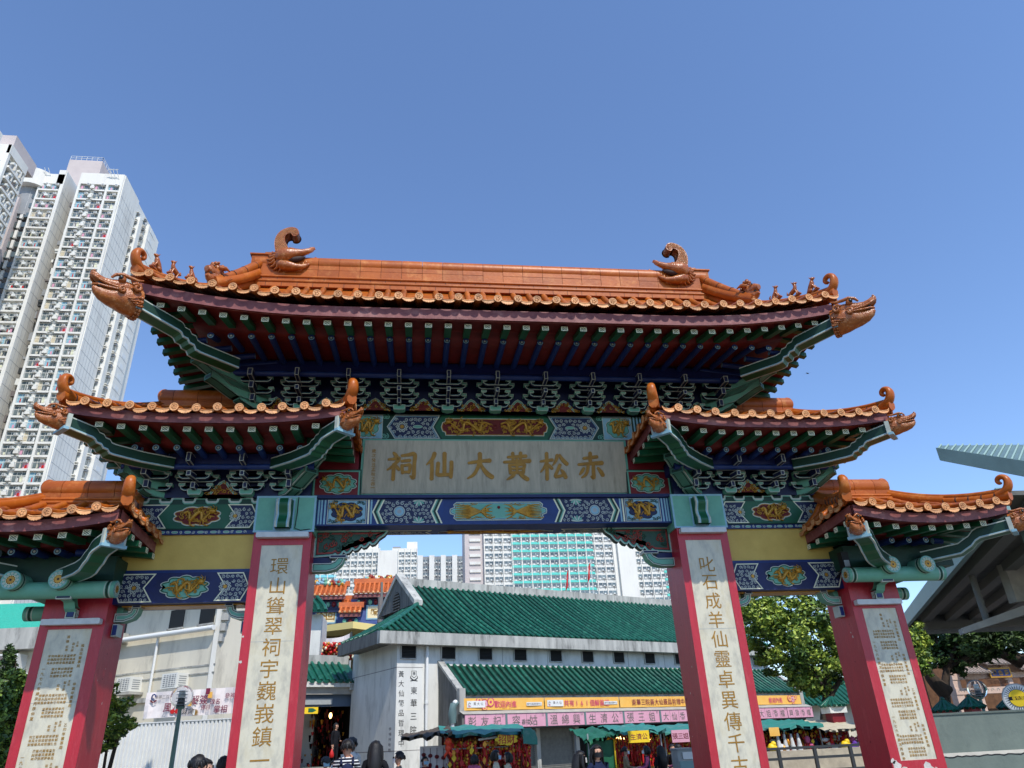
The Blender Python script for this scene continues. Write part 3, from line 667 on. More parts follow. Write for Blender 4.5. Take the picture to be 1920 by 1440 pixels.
def corner_set(mb, cx, y0, z0, out=1, k=1.0):
    """the diagonal arms at a corner: stacked mint cloud-headed arms pointing out at 45 degrees"""
    d = Vector((out, -1, 0)).normalized(); nrm = Vector((-d.y, d.x, 0))
    for i, (ln, zz, hh, ww) in enumerate(((.5*k, z0-.02, .12, .24), (1.0*k, z0+.10, .13, .28), (1.25*k, z0+.26, .13, .28))):
        prof = [(0, 0), (ln*.55, .0), (ln*.92, .06+.1*i), (ln, .08+.1*i), (ln, .08+hh*.8+.1*i), (ln*.6, hh+.12), (0, hh+.02)]
        T = Matrix(((d.x, 0, nrm.x, cx-.3*out*.7), (d.y, 0, nrm.y, y0+.2), (0, 1, 0, zz), (0, 0, 0, 1)))
        if T.to_3x3().determinant() < 0: pass
        mb.plaque(prof, -ww/2, ww/2, [(.014, WHITE), (.012, BLACK)], MINT, side=MINT, T=T)
        mb.plaque([(p[0], p[1]) for p in prof][::-1], ww/2, -ww/2, [(.014, WHITE), (.012, BLACK)], MINT, side=MINT, T=T)
        for (p, q) in zip(prof[:3], prof[1:4]):
            for sgn in (-1, 1):
                for u, m, e in ((ww/2-.008, WHITE, .003), (ww/2-.05, BLACK, .0025)):
                    a = Vector((p[0], p[1]-e, sgn*u)); b = Vector((q[0], q[1]-e, sgn*u))
                    mb.add([a+Vector((0, 0, -.008)), b+Vector((0, 0, -.008)), b+Vector((0, 0, .008)), a+Vector((0, 0, .008))], [(0, 1, 2, 3)], m, T=T)
        mb.add([(ln+.002, .10+.1*i, -ww/2+.03), (ln+.002, .10+.1*i, ww/2-.03), (ln+.002, .06+hh*.8+.1*i, ww/2-.03), (ln+.002, .06+hh*.8+.1*i, -ww/2+.03)], [(0, 1, 2, 3)], DGREEN, T=T)
    for j in range(3):
        y_arm(mb, cx-out*(.05+.13*0), y0-.25-.2*j, y0+.1, z0+.06+.17*j, z0+.2+.17*j, .09)
    for j in range(3): u_arm(mb, cx-out*.1, y0-.02-.18*j, z0+.07+.16*j, .3)

def bells(mb, xs, y, z0, w, h):
    for x in xs:
        q = []
        for i in range(13):
            t = i/12; q.append((x-w/2+w*t, z0+h*math.exp(-((t-.5)/.2)**2)))
        poly = [(x-w/2, z0-.02)] + [(x+w/2, z0-.02)] + q[::-1]
        T = face_at(0, y, 0)
        mb.plaque(poly, -.03, .0, [(.012, WHITE), (.026, MINT), (.01, WHITE)], SOFF, T=T)
        rnd = random.Random(int(x*10))
        for k in range(22):
            t = rnd.uniform(-.32, .32); v = rnd.uniform(0.0, h*.75*math.exp(-(t/.22)**2)); r = .026
            mb.tube([(x+w*t+r*cos(j*1.2+k), z0+.03+v+r*sin(j*1.2+k), .008) for j in range(5)], .011, GOLD, 4, T=T)

DG = MB()
bells(DG, [k*.96+.48 for k in range(-5, 5)], .14, 7.62, .92, .3); DG.box(-4.5, 4.5, .16, .3, 7.62, 8.7, NAVY)
DG.build('bracket_board', GATE, (0, .2, 7.62))
b0 = MB(); bracket(b0, 0, .05, 7.62); BS = b0.build('bracket_set', GATE, (0, .05, 7.62))
place(BS, (-3.84, .05, 7.62))
for k in range(-3, 5): inst(BS, GATE, (k*.96, .05, 7.62))
for s in (-1, 1):
    mb = MB(); mb.flip = s; corner_set(mb, 4.75, .05, 7.62, 1, 1.25); mb.build('corner_bracket', GATE, (s*4.75, .05, 7.62))
    mb = MB(); mb.flip = s
    bells(mb, (4.62+.45, ), .08, 5.87, .9, .3); mb.box(3.5, 6.5, .1, .28, 5.84, 6.8, NAVY); mb.build('bracket_board', GATE, (s*5, .1, 5.87))
    for x in (4.62, 5.52): inst(BS, GATE, (s*x, 0, 5.87))
    mb = MB(); mb.flip = s; corner_set(mb, 6.35, .0, 5.87, 1, .8); mb.build('corner_bracket', GATE, (s*6.35, 0, 5.87))
    mb = MB(); mb.flip = s; corner_set(mb, 3.8, .0, 5.87, -1, .8); mb.build('corner_bracket', GATE, (s*3.8, 0, 5.87))
# ------------------------------------------------------------------ roofs of the gate
def dragon_mesh():
    mb = MB(); D = CLAY
    mb.tube([(-.05, 0, -.05), (.12, 0, -.04), (.3, 0, -.04), (.46, 0, -.05), (.6, 0, -.07), (.74, 0, -.05), (.86, 0, .01), (.93, 0, .06)], [.35, .37, .34, .28, .22, .165, .11, .04], D, 16, flat=.8)
    mb.tube([(.1, 0, .12), (.28, 0, .19), (.45, 0, .21), (.6, 0, .215), (.74, 0, .24), (.86, 0, .29), (.94, 0, .355), (.97, 0, .42)], [.2, .2, .17, .125, .095, .085, .075, .04], D, 14, flat=1.25)
    mb.box(.5, .86, -.11, .11, .05, .17, BLACK)
    for s in (-1, 1):
        mb.tube([(.46, s*.235, .09), (.6, s*.185, .12), (.74, s*.145, .155), (.86, s*.115, .21), (.95, s*.075, .29), (.985, 0, .345)], [.03, .034, .034, .034, .032, .03], D, 7)
        mb.tube([(.47, s*.225, .05), (.6, s*.18, .06), (.74, s*.135, .075), (.86, s*.085, .10), (.93, 0, .115)], [.026, .03, .03, .028, .026], D, 7)
        mb.blob((.42, s*.2, .32), .085, D, 10, 8); mb.blob((.455, s*.235, .335), .056, BLACK, 8, 6); mb.blob((.475, s*.262, .352), .02, WHITE, 6, 4)
        mb.tube([(.62, s*.13, .33), (.55, s*.18, .405), (.42, s*.22, .435), (.28, s*.25, .39), (.12, s*.28, .36), (.0, s*.29, .40)], [.025, .04, .045, .045, .036, .02], D, 7)
        mb.tube([(.14+.11*(1-.75*k/9)*cos(k*.9+.4), s*.325, .16+.11*(1-.75*k/9)*sin(k*.9+.4)) for k in range(10)], [.04]*9+[.025], D, 7)
        mb.tube([(.42+.085*(1-.6*k/8)*cos(2.5-k*.9), s*.265, .05+.085*(1-.6*k/8)*sin(2.5-k*.9)) for k in range(9)], [.034]*8+[.02], D, 7)
        mb.blob((.95, s*.05, .415), .034, D, 7, 5)
        for k in range(4): mb.tube([(.3-.055*k, s*.275, -.12-.04*k), (.2-.05*k, s*.31, -.12-.05*k), (.1-.045*k, s*.30, -.07-.06*k)], [.012, .022, .008], D, 5)
    for k in range(13):
        a = pi*(k/12)+pi; mb.blob((-.0, .35*.8*cos(a)*1.04, -.05+.37*sin(a)), .045, D, 6, 5); mb.blob((.06, .36*.8*cos(a)*1.04, -.05+.38*sin(a)), .03, D, 6, 4)
    return mb
def beast_mesh(kind=0):
    mb = MB(); D = CLAY
    if kind == 0:
        mb.tube([(-.12, 0, .05), (-.07, 0, .10), (0, 0, .17), (.06, 0, .24), (.08, 0, .29)], [.06, .075, .065, .05, .04], D, 8)
        mb.tube([(-.14, 0, .05), (-.2, 0, .1), (-.18, 0, .2), (-.13, 0, .24)], [.03, .03, .025, .01], D, 6)
    elif kind == 1:
        mb.tube([(-.14, 0, .17), (-.05, 0, .17), (.05, 0, .19), (.09, 0, .25), (.1, 0, .3)], [.05, .062, .06, .045, .04], D, 8)
        for x in (-.11, .06):
            for y in (-.04, .04): mb.tube([(x, y, .15), (x+.01, y, .07), (x, y, 0)], [.026, .02, .024], D, 6)
        mb.tube([(-.15, 0, .18), (-.2, 0, .22), (-.17, 0, .29)], [.03, .025, .01], D, 6)
    else:
        mb.tube([(-.26, 0, .03), (-.14, 0, .09), (-.02, 0, .17), (.05, 0, .25), (.07, 0, .3)], [.02, .05, .075, .06, .045], D, 8)
    if kind != 1:
        for y in (-.045, .045): mb.tube([(.05, y, .16), (.07, y, .07), (.09, y, 0)], [.03, .022, .026], D, 6); mb.blob((-.06, y*1.4, .05), (.07, .04, .05), D, 6, 5)
    mb.blob((.11, 0, .33), (.055, .045, .05), D, 8, 6); mb.tube([(.13, 0, .32), (.18, 0, .31)], [.03, .02], D, 6)
    for y in (-.03, .03): mb.tube([(.09, y, .36), (.07, y*1.3, .41)], [.018, .006], D, 5)
    mb.box(-.16, .13, -.05, .05, -.03, .012, D)
    return mb
def crown_beast_mesh():
    mb = MB(); D = CLAY; rnd = random.Random(2)
    mb.tube([(-.1, 0, 0), (0, 0, .12), (.1, 0, .28), (.2, 0, .36)], [.2, .22, .2, .12], D, 10, flat=.8)
    mb.tube([(.1, 0, .34), (.26, 0, .36), (.36, 0, .34)], [.17, .13, .07], D, 8); mb.tube([(.08, 0, .18), (.25, 0, .17), (.33, 0, .2)], [.14, .1, .05], D, 8)
    mb.box(.12, .3, -.08, .08, .22, .3, DISC)
    for i in range(34):
        a = rnd.uniform(0, 2*pi); r = rnd.uniform(.03, .17); mb.blob((-.02+r*cos(a), r*sin(a), .58+rnd.uniform(-.08, .12)-r*.25), rnd.uniform(.03, .055), D, 6, 4)
    mb.tube([(0, 0, .36), (-.02, 0, .56)], [.1, .12], D, 8)
    for s in (-1, 1):
        mb.blob((.22, s*.11, .43), .045, D, 6, 5); mb.blob((.25, s*.12, .44), .025, BLACK, 6, 4)
        mb.tube([(.12, s*.15, .45), (0, s*.22, .5), (-.12, s*.26, .46)], [.05, .05, .015], D, 6)
        for k in range(4): mb.tube([(.05-.06*k, s*.17, .2+.04*k), (-.08-.05*k, s*.22, .18+.05*k), (-.18-.05*k, s*.2, .24+.05*k)], [.04, .035, .01], D, 5)
    mb.tube([(-.3, 0, -.05), (-.32, 0, .2), (-.28, 0, .42), (-.2, 0, .5), (-.12, 0, .5)], [.1, .09, .075, .06, .04], D, 8)
    return mb
def chiwen(mb, s, x, y, z):
    """ridge-end ornament: dragon mouth biting the ridge, scaled tail fin curling inwards; s=+1 sits at the +x end"""
    T0 = Matrix.Translation((x, y-.17, z)) @ Matrix.Scale(.66, 4)
    X = lambda pts: [(-s*a, b) for a, b in pts]
    tail = [(-.36, .0), (-.42, .25), (-.46, .52), (-.42, .78), (-.30, .99), (-.12, 1.12), (.06, 1.17), (.22, 1.12), (.30, .99), (.28, .87), (.20, .80), (.10, .82), (.06, .90), (-.04, .90), (-.12, .82), (-.14, .66), (-.08, .48), (.02, .28), (.14, .0)]
    c = crom(tail+[tail[0]], 3)[:-1]; p = X(c)
    A = sum(p[i-1][0]*p[i][1]-p[i][0]*p[i-1][1] for i in range(len(p)))
    if A < 0: p = p[::-1]
    Tb = T0 @ FRONT
    mb.plaque(p, -.4, 0, [(.03, CLAY), (.012, DISC)], CLAY, side=CLAY, T=Tb)
    mb.plaque(p[::-1], 0, -.4, [(.03, CLAY)], CLAY, side=CLAY, T=Tb)
    core = inset(p, .045); xs = [q[0] for q in p]; v = .04; j = 0
    while v < 1.12:
        u = min(xs)+(.03 if j % 2 else 0)
        while u < max(xs):
            if inside((u, v), core): mb.tube([(u-.026, v+.02, .004), (u, v-.012, .014), (u+.026, v+.02, .004)], .009, TILEF, 4, T=Tb)
            u += .062
        v += .046; j += 1
    mb.tube([(-s*(.2+.055*(1-.8*k/9)*cos(k*.9)), .98+.055*(1-.8*k/9)*sin(k*.9), .01) for k in range(10)], .014, CLAY, 5, T=Tb)
    # head and jaws in relief on both faces
    for face in (0, 1):
        F = Tb if face == 0 else Matrix.Translation((x, y+.17, z)) @ Matrix.Scale(.66, 4) @ Matrix(((1, 0, 0, 0), (0, 0, 1, 0), (0, 1, 0, 0), (0, 0, 0, 1)))
        def tb(pts, r, m=CLAY, n=6): mb.tube([(-s*a, b, c) for a, b, c in pts], r, m, n, T=F)
        tb([(-.3, -.14, .0), (-.16, -.16, .08), (.02, -.14, .13), (.16, -.1, .14), (.32, -.03, .12), (.5, .02, .1), (.66, .1, .08), (.8, .2, .04), (.86, .28, .0)], [.15, .26, .28, .23, .17, .125, .1, .08, .04], n=10)
        tb([(-.24, -.36, .0), (-.06, -.48, .08), (.14, -.54, .1), (.34, -.56, .09), (.52, -.53, .06), (.66, -.44, .03), (.76, -.35, .0)], [.16, .2, .17, .125, .095, .075, .03], n=10)
        tb([(.1, -.3, .15), (.28, -.28, .13), (.46, -.21, .1), (.6, -.12, .05)], [.1, .11, .09, .03], DISC)
        tb([(.04+.075*(1-.06*q)*cos(q*.8), -.24+.075*(1-.06*q)*sin(q*.8), .2) for q in range(9)], [.03]*9)
        for k in range(10):
            a = 1.3+k*.36; c0 = (-.12, -.24); tb([(c0[0]+.22*cos(a), c0[1]+.26*sin(a), .12), (c0[0]+.36*cos(a+.18), c0[1]+.38*sin(a+.18), .08), (c0[0]+.52*cos(a), c0[1]+.5*sin(a), .01)], [.06, .055, .01])
        for k in range(9): tb([(-.02+.07*k, -.58, .03), (-.05+.07*k, -.66, .03), (-.1+.07*k, -.7, .0)], [.026, .022, .006])
        tb([(.02, .06, .1), (.1, .17, .1), (.22, .17, .09), (.26, .1, .09)], [.05, .055, .045, .03]); tb([(.3, .06, .1), (.38, .14, .09), (.5, .12, .07), (.5, .06, .06)], [.045, .045, .04, .02]); 
        mb.blob((-s*.2, .02, .17), .055, CLAY, 8, 6, F); mb.blob((-s*.215, .02, .2), .034, BLACK, 6, 5, F)
        tb([(.7, .16, .05), (.76, .26, .05), (.86, .3, .02), (.9, .24, .0)], [.04, .045, .04, .02])
        for u, v in ((.5, -.06), (.6, -.02), (.7, .06)): tb([(u, v, .07), (u+.01, v-.09, .06)], [.028, .006], TILEF)
        for u, v in ((.46, -.46), (.58, -.42), (.67, -.34)): tb([(u, v, .06), (u-.01, v+.09, .06)], [.026, .006], TILEF)

def fly_mesh(L, sl):
    mb = MB(); w, h = .06, .045
    vs = [(-w, 0, -h), (w, 0, -h), (w, 0, h), (-w, 0, h), (-w, L, -h+sl*L), (w, L, -h+sl*L), (w, L, h+sl*L), (-w, L, h+sl*L)]
    mb.add(vs, [(0, 4, 5, 1), (1, 5, 6, 2), (3, 2, 6, 7), (4, 0, 3, 7)], GREEN)
    mb.add(vs[:4], [(0, 1, 2, 3)], CREAM)
    T = FRONT
    for a, b in ((0, 0),):
        mb.ribbon([(-w+.008, -h+.008), (w-.008, h-.008)], .009, .002, DGREEN, T); mb.ribbon([(-w+.008, h-.008), (w-.008, -h+.008)], .009, .0025, DGREEN, T)
        mb.ribbon([(-w+.014, 0), (0, h-.012), (w-.014, 0), (0, -h+.012), (-w+.014, 0)], .008, .003, DGREEN, T)
    return mb
def round_mesh(L, sl):
    mb = MB(); mb.tube([(0, 0, 0), (0, L, sl*L)], .058, BLUE, 12)
    for r, m, e in ((.058, DBLUE, .001), (.052, PALEB, .002), (.036, NAVY, .003), (.02, WHITE, .004)):
        mb.add([(r*cos(k*pi/7), -e, r*sin(k*pi/7)) for k in range(14)], [tuple(range(14))], m)
    return mb
def disc_end(mb, c, d, r=.068):
    """round end tile facing along ground direction d"""
    d = Vector((d[0], d[1], 0)).normalized(); u = Vector((-d.y, d.x, 0)); z = Vector((0, 0, 1)); c = Vector(c)
    n = 14; ring = lambda q, e: [c + d*e + u*(q*cos(2*pi*k/n)) + z*(q*sin(2*pi*k/n)) for k in range(n)]
    a = ring(r*1.06, 0); b = ring(r*1.06, .035); f = ring(r*.82, .035); g = ring(r*.78, .028); N = list(range(n))
    for p, q, m in ((a, b, TILE), (b, f, TILEF), (f, g, TILEF)): mb.add(p+q, [(k, (k+1) % n, n+(k+1) % n, n+k) for k in N], m)
    mb.add(g, [tuple(N)], TILEF)
    for k in range(5):
        t = k*2*pi/5; mb.blob(c+d*.03+u*(r*.4*cos(t))+z*(r*.4*sin(t)), (r*.2, r*.2, r*.2), TILEF, 5, 4)
def drip_end(mb, c, d, w=.135, h=.105):
    d = Vector((d[0], d[1], 0)).normalized(); u = Vector((-d.y, d.x, 0)); z = Vector((0, 0, 1)); c = Vector(c); n = 14
    lo = []; up = []
    for i in range(n+1):
        t = -1+2*i/n; q = sqrt(max(0, 1-t*t)); lo.append((w*t, .03-h*q*(1.0+.10*(i % 2))-.012)); up.append((w*t*.99, .035-.052*q))
    f = lambda P, o: [c + u*a + z*b + d*(.02 - b*.18 + o) for a, b in P]
    A, B, A2, B2 = f(lo, 0), f(up, 0), f(lo, -.022), f(up, -.022); k = n+1
    mb.add(A+B, [(i, i+1, k+i+1, k+i) for i in range(n)], TILEF); mb.add(A2+B2, [(k+i, k+i+1, i+1, i) for i in range(n)], TILE)
    mb.add(A+A2, [(i, k+i, k+i+1, i+1) for i in range(n)], TILE); mb.add(B+B2, [(i, i+1, k+i+1, k+i) for i in range(n)], TILE)
    mb.tube([p+d*.004-z*.012+(z*.0) for p in B[1:-1]], .008, TILEF, 4)

def curl(mb, base, d, sc, m=RIDGE, r0=.1, start=None):
    """upswept scroll in the vertical plane of ground direction d"""
    d = Vector((d[0], d[1], 0)).normalized(); b = Vector(base); z = Vector((0, 0, 1))
    P = [(-.3, -.02), (-.1, .02), (.06, .1), (.16, .24), (.19, .40), (.14, .54), (.02, .61), (-.10, .57), (-.14, .47), (-.09, .40), (-.03, .42)]
    R = [1, 1.05, 1.05, 1.0, .92, .8, .68, .6, .55, .5, .42]
    P = crom([(p[0], p[1], r) for p, r in zip(P, R)], 3)
    mb.tube([b+d*(p[0]*sc)+z*(p[1]*sc) for p in P], [p[2]*r0*.82 for p in P], m, 10, flat=1.35)

DRAG = dragon_mesh().build('dragon_head', GATE, (0, 0, 0)); FIGS = [beast_mesh(k).build('ridge_beast', GATE, (0, 0, 0)) for k in (0, 1, 2)]; CROWN = crown_beast_mesh().build('crowned_beast', GATE, (0, 0, 0))
USED = set()
def use(src, parent, loc, rot, sc):
    if src.name in USED: o = inst(src, parent, loc, rot, sc)
    else:
        USED.add(src.name); src.parent = parent; place(src, loc, rot, sc); o = src
    return o

def roof(s, xL, xR, yF, yB, rL, rR, yr, zt, zr, L, R, fb, fh, fly, rnd_r, sl, hips, zridge, dsize, figures=False, vis_side=(True, True), scroll_ends=(1, 1), curlsc=.8):
    RO = empty('gate_roof', (s*(xL+xR)/2, yr, zt), parent=GATE)
    def lift(d): return L*max(0, 1-max(d, 0)/R)**2
    sh = lambda t: .5*t+.5*t*t
    def E(x): return zt+lift(min(x-xL, xR-x))
    def FP(x, t, back=False):                       # front or back slope
        y = (yF+(yr-yF)*t) if not back else (yB+(yr-yB)*t); k = sh(max(t, 0)) if t >= 0 else .5*t
        return Vector((x, y, zr*k+E(x)*(1-k)))
    def SP(side, y, t):                             # side slopes: side=0 left
        x0, r0 = (xL, rL) if side == 0 else (xR, rR); x = x0+(r0-x0)*t
        d = (y-yF)*abs(r0-x0)/(yr-yF) if y < yr else (yB-y)*abs(r0-x0)/(yB-yr)
        k = sh(max(t, 0)) if t >= 0 else .5*t
        return Vector((x, y, zr*k+(zt+lift(d))*(1-k)))
    # covering
    mb = MB(); mb.flip = s; N, M = 8, 26
    for back in (False, True):
        V = []
        for i in range(N+1):
            t = i/N; a, b = xL+(rL-xL)*t, xR+(rR-xR)*t
            for j in range(M+1): V.append(FP(a+(b-a)*j/M, t, back))
        F = [(i*(M+1)+j, i*(M+1)+j+1, (i+1)*(M+1)+j+1, (i+1)*(M+1)+j) for i in range(N) for j in range(M)]
        mb.add(V, [f if not back else f[::-1] for f in F], TILE, True)
    for side in (0, 1):
        V = []; Mj = 14
        for i in range(N+1):
            t = i/N; a, b = yF+(yr-yF)*t, yB+(yr-yB)*t
            for j in range(Mj+1): V.append(SP(side, a+(b-a)*j/Mj, t))
        F = [(i*(Mj+1)+j, i*(Mj+1)+j+1, (i+1)*(Mj+1)+j+1, (i+1)*(Mj+1)+j) for i in range(N) for j in range(Mj)]
        mb.add(V, [f[::-1] if side == 0 else f for f in F], TILE, True)
    sp = .345; cx = (xL+xR)/2
    def trow(P):                                    # a stepped row of half-round tiles
        Q = []; Rr = []
        for i in range(len(P)-1):
            q = P[i]*.1+P[i+1]*.9; Q += [P[i], q]; Rr += [.072, .063]
        Q.append(P[-1]); Rr.append(.07); mb.tube(Q, Rr, TILE, 8)
    nx = int((xR-xL)/2/sp)
    xs = [cx+sp*(k+.5) for k in range(-nx-1, nx+1) if xL+.08 < cx+sp*(k+.5) < xR-.08]
    for x in xs:
        tm = min(1, (x-xL)/(rL-xL), (xR-x)/(xR-rR))
        for back in (False, True):
            n = max(2, int(9*tm)); trow([FP(x, -.02+(tm+.02)*i/n, back)+Vector((0, 0, .02)) for i in range(n+1)])
        p = FP(x, -.02)+Vector((RND.uniform(-.008, .008), RND.uniform(-.012, .012), RND.uniform(-.008, .008))); disc_end(mb, p+Vector((0, 0, .02)), (RND.uniform(-.08, .08), -1))
    for i in range(len(xs)+1):
        x = (xs[0]-sp/2)+sp*i; p = FP(min(max(x, xL+.02), xR-.02), -.01)+Vector((RND.uniform(-.01, .01), RND.uniform(-.012, .012), RND.uniform(-.01, .01))); drip_end(mb, p, (RND.uniform(-.1, .1), -1), w=.135*RND.uniform(.94, 1.04), h=.105*RND.uniform(.88, 1.08))
    for side in (0, 1):
        y = yF+.17
        ln = abs(rL-xL) if side == 0 else abs(xR-rR)
        while y < yB-.1:
            tm = min(1, (y-yF)/(yr-yF), (yB-y)/(yB-yr)); n = max(2, int(5*tm))
            trow([SP(side, y, -.03+(tm+.03)*i/n)+Vector((0, 0, .02)) for i in range(n+1)])
            d = (-1, 0) if side == 0 else (1, 0)
            p = SP(side, y, -.03); disc_end(mb, p+Vector((0, 0, .02)), d); q = SP(side, y+sp/2, -.02); drip_end(mb, q, d); y += sp
    mb.build('roof_tiles', RO)
    # hip ridges with curled ends, main ridge
    mb = MB(); mb.flip = s
    for side in (0, 1):
        P = [SP(side, yF+(yr-yF)*t, t)+Vector((0, 0, .07)) for t in [i/10 for i in range(11)]]
        dd = Vector((P[0].x-P[2].x, P[0].y-P[2].y, 0)).normalized()
        mb.tube(P, [.1]*11, RIDGE, 8, flat=.9); mb.tube([p+Vector((0, 0, .1)) for p in P], [.055]*11, RIDGE, 8)
        for i in range(1, 10): mb.tube([P[i]-dd*.008, P[i]+dd*.008], [.106, .106], DISC, 8)
        for t0, w in ((.55, .115),):
            i0 = int(t0*10); mb.tube([p+Vector((0, 0, .02)) for p in P[i0:]], [w]*(11-i0), RIDGE, 6)
        curl(mb, P[0]+Vector((0, 0, .06))-dd*.06, dd, curlsc, r0=.085)
        Pb = [SP(side, yB+(yr-yB)*t, t)+Vector((0, 0, .07)) for t in [i/6 for i in range(7)]]; mb.tube(Pb, [.1]*7, RIDGE, 8)
        db = Vector((Pb[0].x-Pb[2].x, Pb[0].y-Pb[2].y, 0)).normalized(); curl(mb, Pb[0]+Vector((0, 0, .06)), db, curlsc, r0=.105)
    z0 = zr-.12; z1 = zridge; h = z1-z0
    a, b = rL-.05, rR+.05
    mb.box(a, b, yr-.21, yr+.21, z0, z0+h*.16, RIDGE); mb.tube([(a, yr-.2, z0+h*.18), (b, yr-.2, z0+h*.18)], .035, RIDGE, 8)
    mb.box(a, b, yr-.18, yr+.18, z0+h*.16, z0+h*.34, RIDGE); mb.tube([(a, yr-.18, z0+h*.36), (b, yr-.18, z0+h*.36)], .03, RIDGE, 8)
    x = a; k = 0
    while x < b-.01:                                # separate glazed blocks, each its own shade
        x1 = min(b, x+.455); q = RND.uniform(-.004, .004)
        mb.box(x+.004, x1-.004, yr-.15+q, yr+.15, z0+h*.34, z0+h*.66, RIDGE); mb.box(x+.004, x1-.004, yr-.15-q, yr+.15, z0+h*.668, z0+h*.92, RIDGE)
        mb.tube([(x+.004, yr, z0+h*.94), (x1-.004, yr, z0+h*.94)], [.185, .185], RIDGE, 10, flat=1.0); x = x1
    mb.box(a+.02, b-.02, yr-.13, yr+.13, z0+h*.3, z0+h*.95, DISC); x = a+.2
    while x < b: mb.box(x-.005, x+.005, yr-.183, yr-.17, z0+h*.2, z0+h*.33, DISC); mb.box(x+.1, x+.108, yr-.213, yr-.2, z0, z0+h*.15, DISC); x += .33
    if figures:
        for side, sg in ((0, -1), (1, 1)):
            r = rL if side == 0 else rR
            mb.box(*sorted((r-sg*.62, r+sg*.12)), yr-.16, yr+.16, z0+h*.3, z1+.1, RIDGE); mb.box(*sorted((r-sg*.7, r+sg*.16)), yr-.19, yr+.19, z1+.1, z1+.13, RIDGE)
            mb.box(r-sg*.2-.07, r-sg*.2+.07, yr-.08, yr+.08, z1+.13, z1+.24, CLAY)
            # descending ridge from the ridge end along the hip
            H = [SP(side, yF+(yr-yF)*t, t) for t in (1.0, .9, .8, .7, .6)]
            mb.tube([p+Vector((-sg*.05, -.1, .52-.07*i)) for i, p in enumerate(H)], [.1, .1, .095, .09, .085], RIDGE, 10)
            mb.tube([p+Vector((-sg*.05, -.16, .22-.02*i)) for i, p in enumerate(H)], [.13]*5, RIDGE, 4); mb.tube([p+Vector((-sg*.05, -.2, .36-.05*i)) for i, p in enumerate(H)], [.035]*5, TILEF, 6); mb.tube([p+Vector((-sg*.05, -.24, .16-.02*i)) for i, p in enumerate(H)], [.03]*5, TILEF, 6)
            for i in range(4):
                q = H[i].lerp(H[i+1], .5)+Vector((-sg*.05, -.1, .485-.07*i)); e = (H[i+1]-H[i]).normalized()*.008; mb.tube([q-e, q+e], .103, DISC, 10)
    else:
        for side, sg in ((0, -1), (1, 1)):
            if scroll_ends[side]: curl(mb, (r_ := (rL if side == 0 else rR), yr, z1-.08) if False else ((rL if side == 0 else rR)+sg*.02, yr, z1-.1), (sg, 0), .4, r0=.075)
    mb.build('roof_ridge', RO)
    if figures:
        for side, sg in ((0, -1), (1, 1)):
            mb = MB(); chiwen(mb, sg, (rL+.62 if side == 0 else rR-.62), yr, z1+.12); mb.build('ridge_dragon', RO)
            for k, t in enumerate((.13, .26, .4)):
                p = SP(side, yF+(yr-yF)*t, t)+Vector((0, 0, .25)); dd = SP(side, yF, 0)-SP(side, yF+(yr-yF)*.3, .3)
                use(FIGS[(2, 1, 0)[k]], RO, (p.x, p.y, p.z), (0, -.25, atan2(dd.y, dd.x)), (.78,)*3)
            p = SP(side, yF+(yr-yF)*.62, .62); use(CROWN, RO, (p.x, p.y, p.z+.12), (0, .05, atan2(dd.y, dd.x)), (.85,)*3)
    # fascia
    mb = MB(); mb.flip = s
    def board(P, nrm):
        n = Vector(nrm)*.03
        for i in range(len(P)-1):
            p, q = P[i], P[i+1]; u = Vector((0, 0, fh))
            f = [p+n, q+n, q+n+u, p+n+u, p-n, q-n, q-n+u, p-n+u]
            mb.add(f, [(0, 1, 2, 3), (5, 4, 7, 6), (0, 4, 5, 1), (3, 2, 6, 7)], FASC)
    df = .105
    K = 30
    board([Vector((xL+df+(xR-xL-2*df)*i/K, yF+df, fb+lift(min(i, K-i)/K*(xR-xL)))) for i in range(K+1)], (0, -1, 0))
    board([Vector((xR-df-(xR-xL-2*df)*i/K, yB-df, fb+lift(min(i, K-i)/K*(xR-xL)))) for i in range(K+1)], (0, 1, 0))
    for side in (0, 1):
        x = xL+df if side == 0 else xR-df; r0 = abs(rL-xL) if side == 0 else abs(xR-rR)
        P = [Vector((x, yF+df+(yB-yF-2*df)*i/K, fb+lift(min((yB-yF)*i/K, (yB-yF)*(K-i)/K)*r0/(yr-yF)))) for i in range(K+1)]
        board(P if side == 1 else P[::-1], (-1 if side == 0 else 1, 0, 0))
    mb.build('fascia_board', RO)
    # soffit sheet: outer part above the flying rafters, inner part above the round rafters
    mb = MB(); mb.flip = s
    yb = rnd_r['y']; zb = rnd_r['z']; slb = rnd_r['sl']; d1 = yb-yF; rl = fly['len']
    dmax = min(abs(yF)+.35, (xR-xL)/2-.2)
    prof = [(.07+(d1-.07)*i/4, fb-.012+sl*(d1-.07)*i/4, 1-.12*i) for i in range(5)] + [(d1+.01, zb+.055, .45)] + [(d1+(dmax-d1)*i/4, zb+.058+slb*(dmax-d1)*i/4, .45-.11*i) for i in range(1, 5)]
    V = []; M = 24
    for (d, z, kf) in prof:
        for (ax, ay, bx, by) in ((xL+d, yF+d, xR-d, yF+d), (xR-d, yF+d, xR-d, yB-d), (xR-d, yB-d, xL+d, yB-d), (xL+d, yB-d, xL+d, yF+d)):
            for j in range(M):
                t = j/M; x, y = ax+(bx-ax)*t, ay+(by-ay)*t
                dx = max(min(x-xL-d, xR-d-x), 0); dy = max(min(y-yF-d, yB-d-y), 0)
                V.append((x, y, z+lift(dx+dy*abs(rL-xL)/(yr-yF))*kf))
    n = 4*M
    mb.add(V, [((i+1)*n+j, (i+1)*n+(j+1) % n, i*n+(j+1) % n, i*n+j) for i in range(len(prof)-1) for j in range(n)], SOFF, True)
    mb.build('soffit', RO)
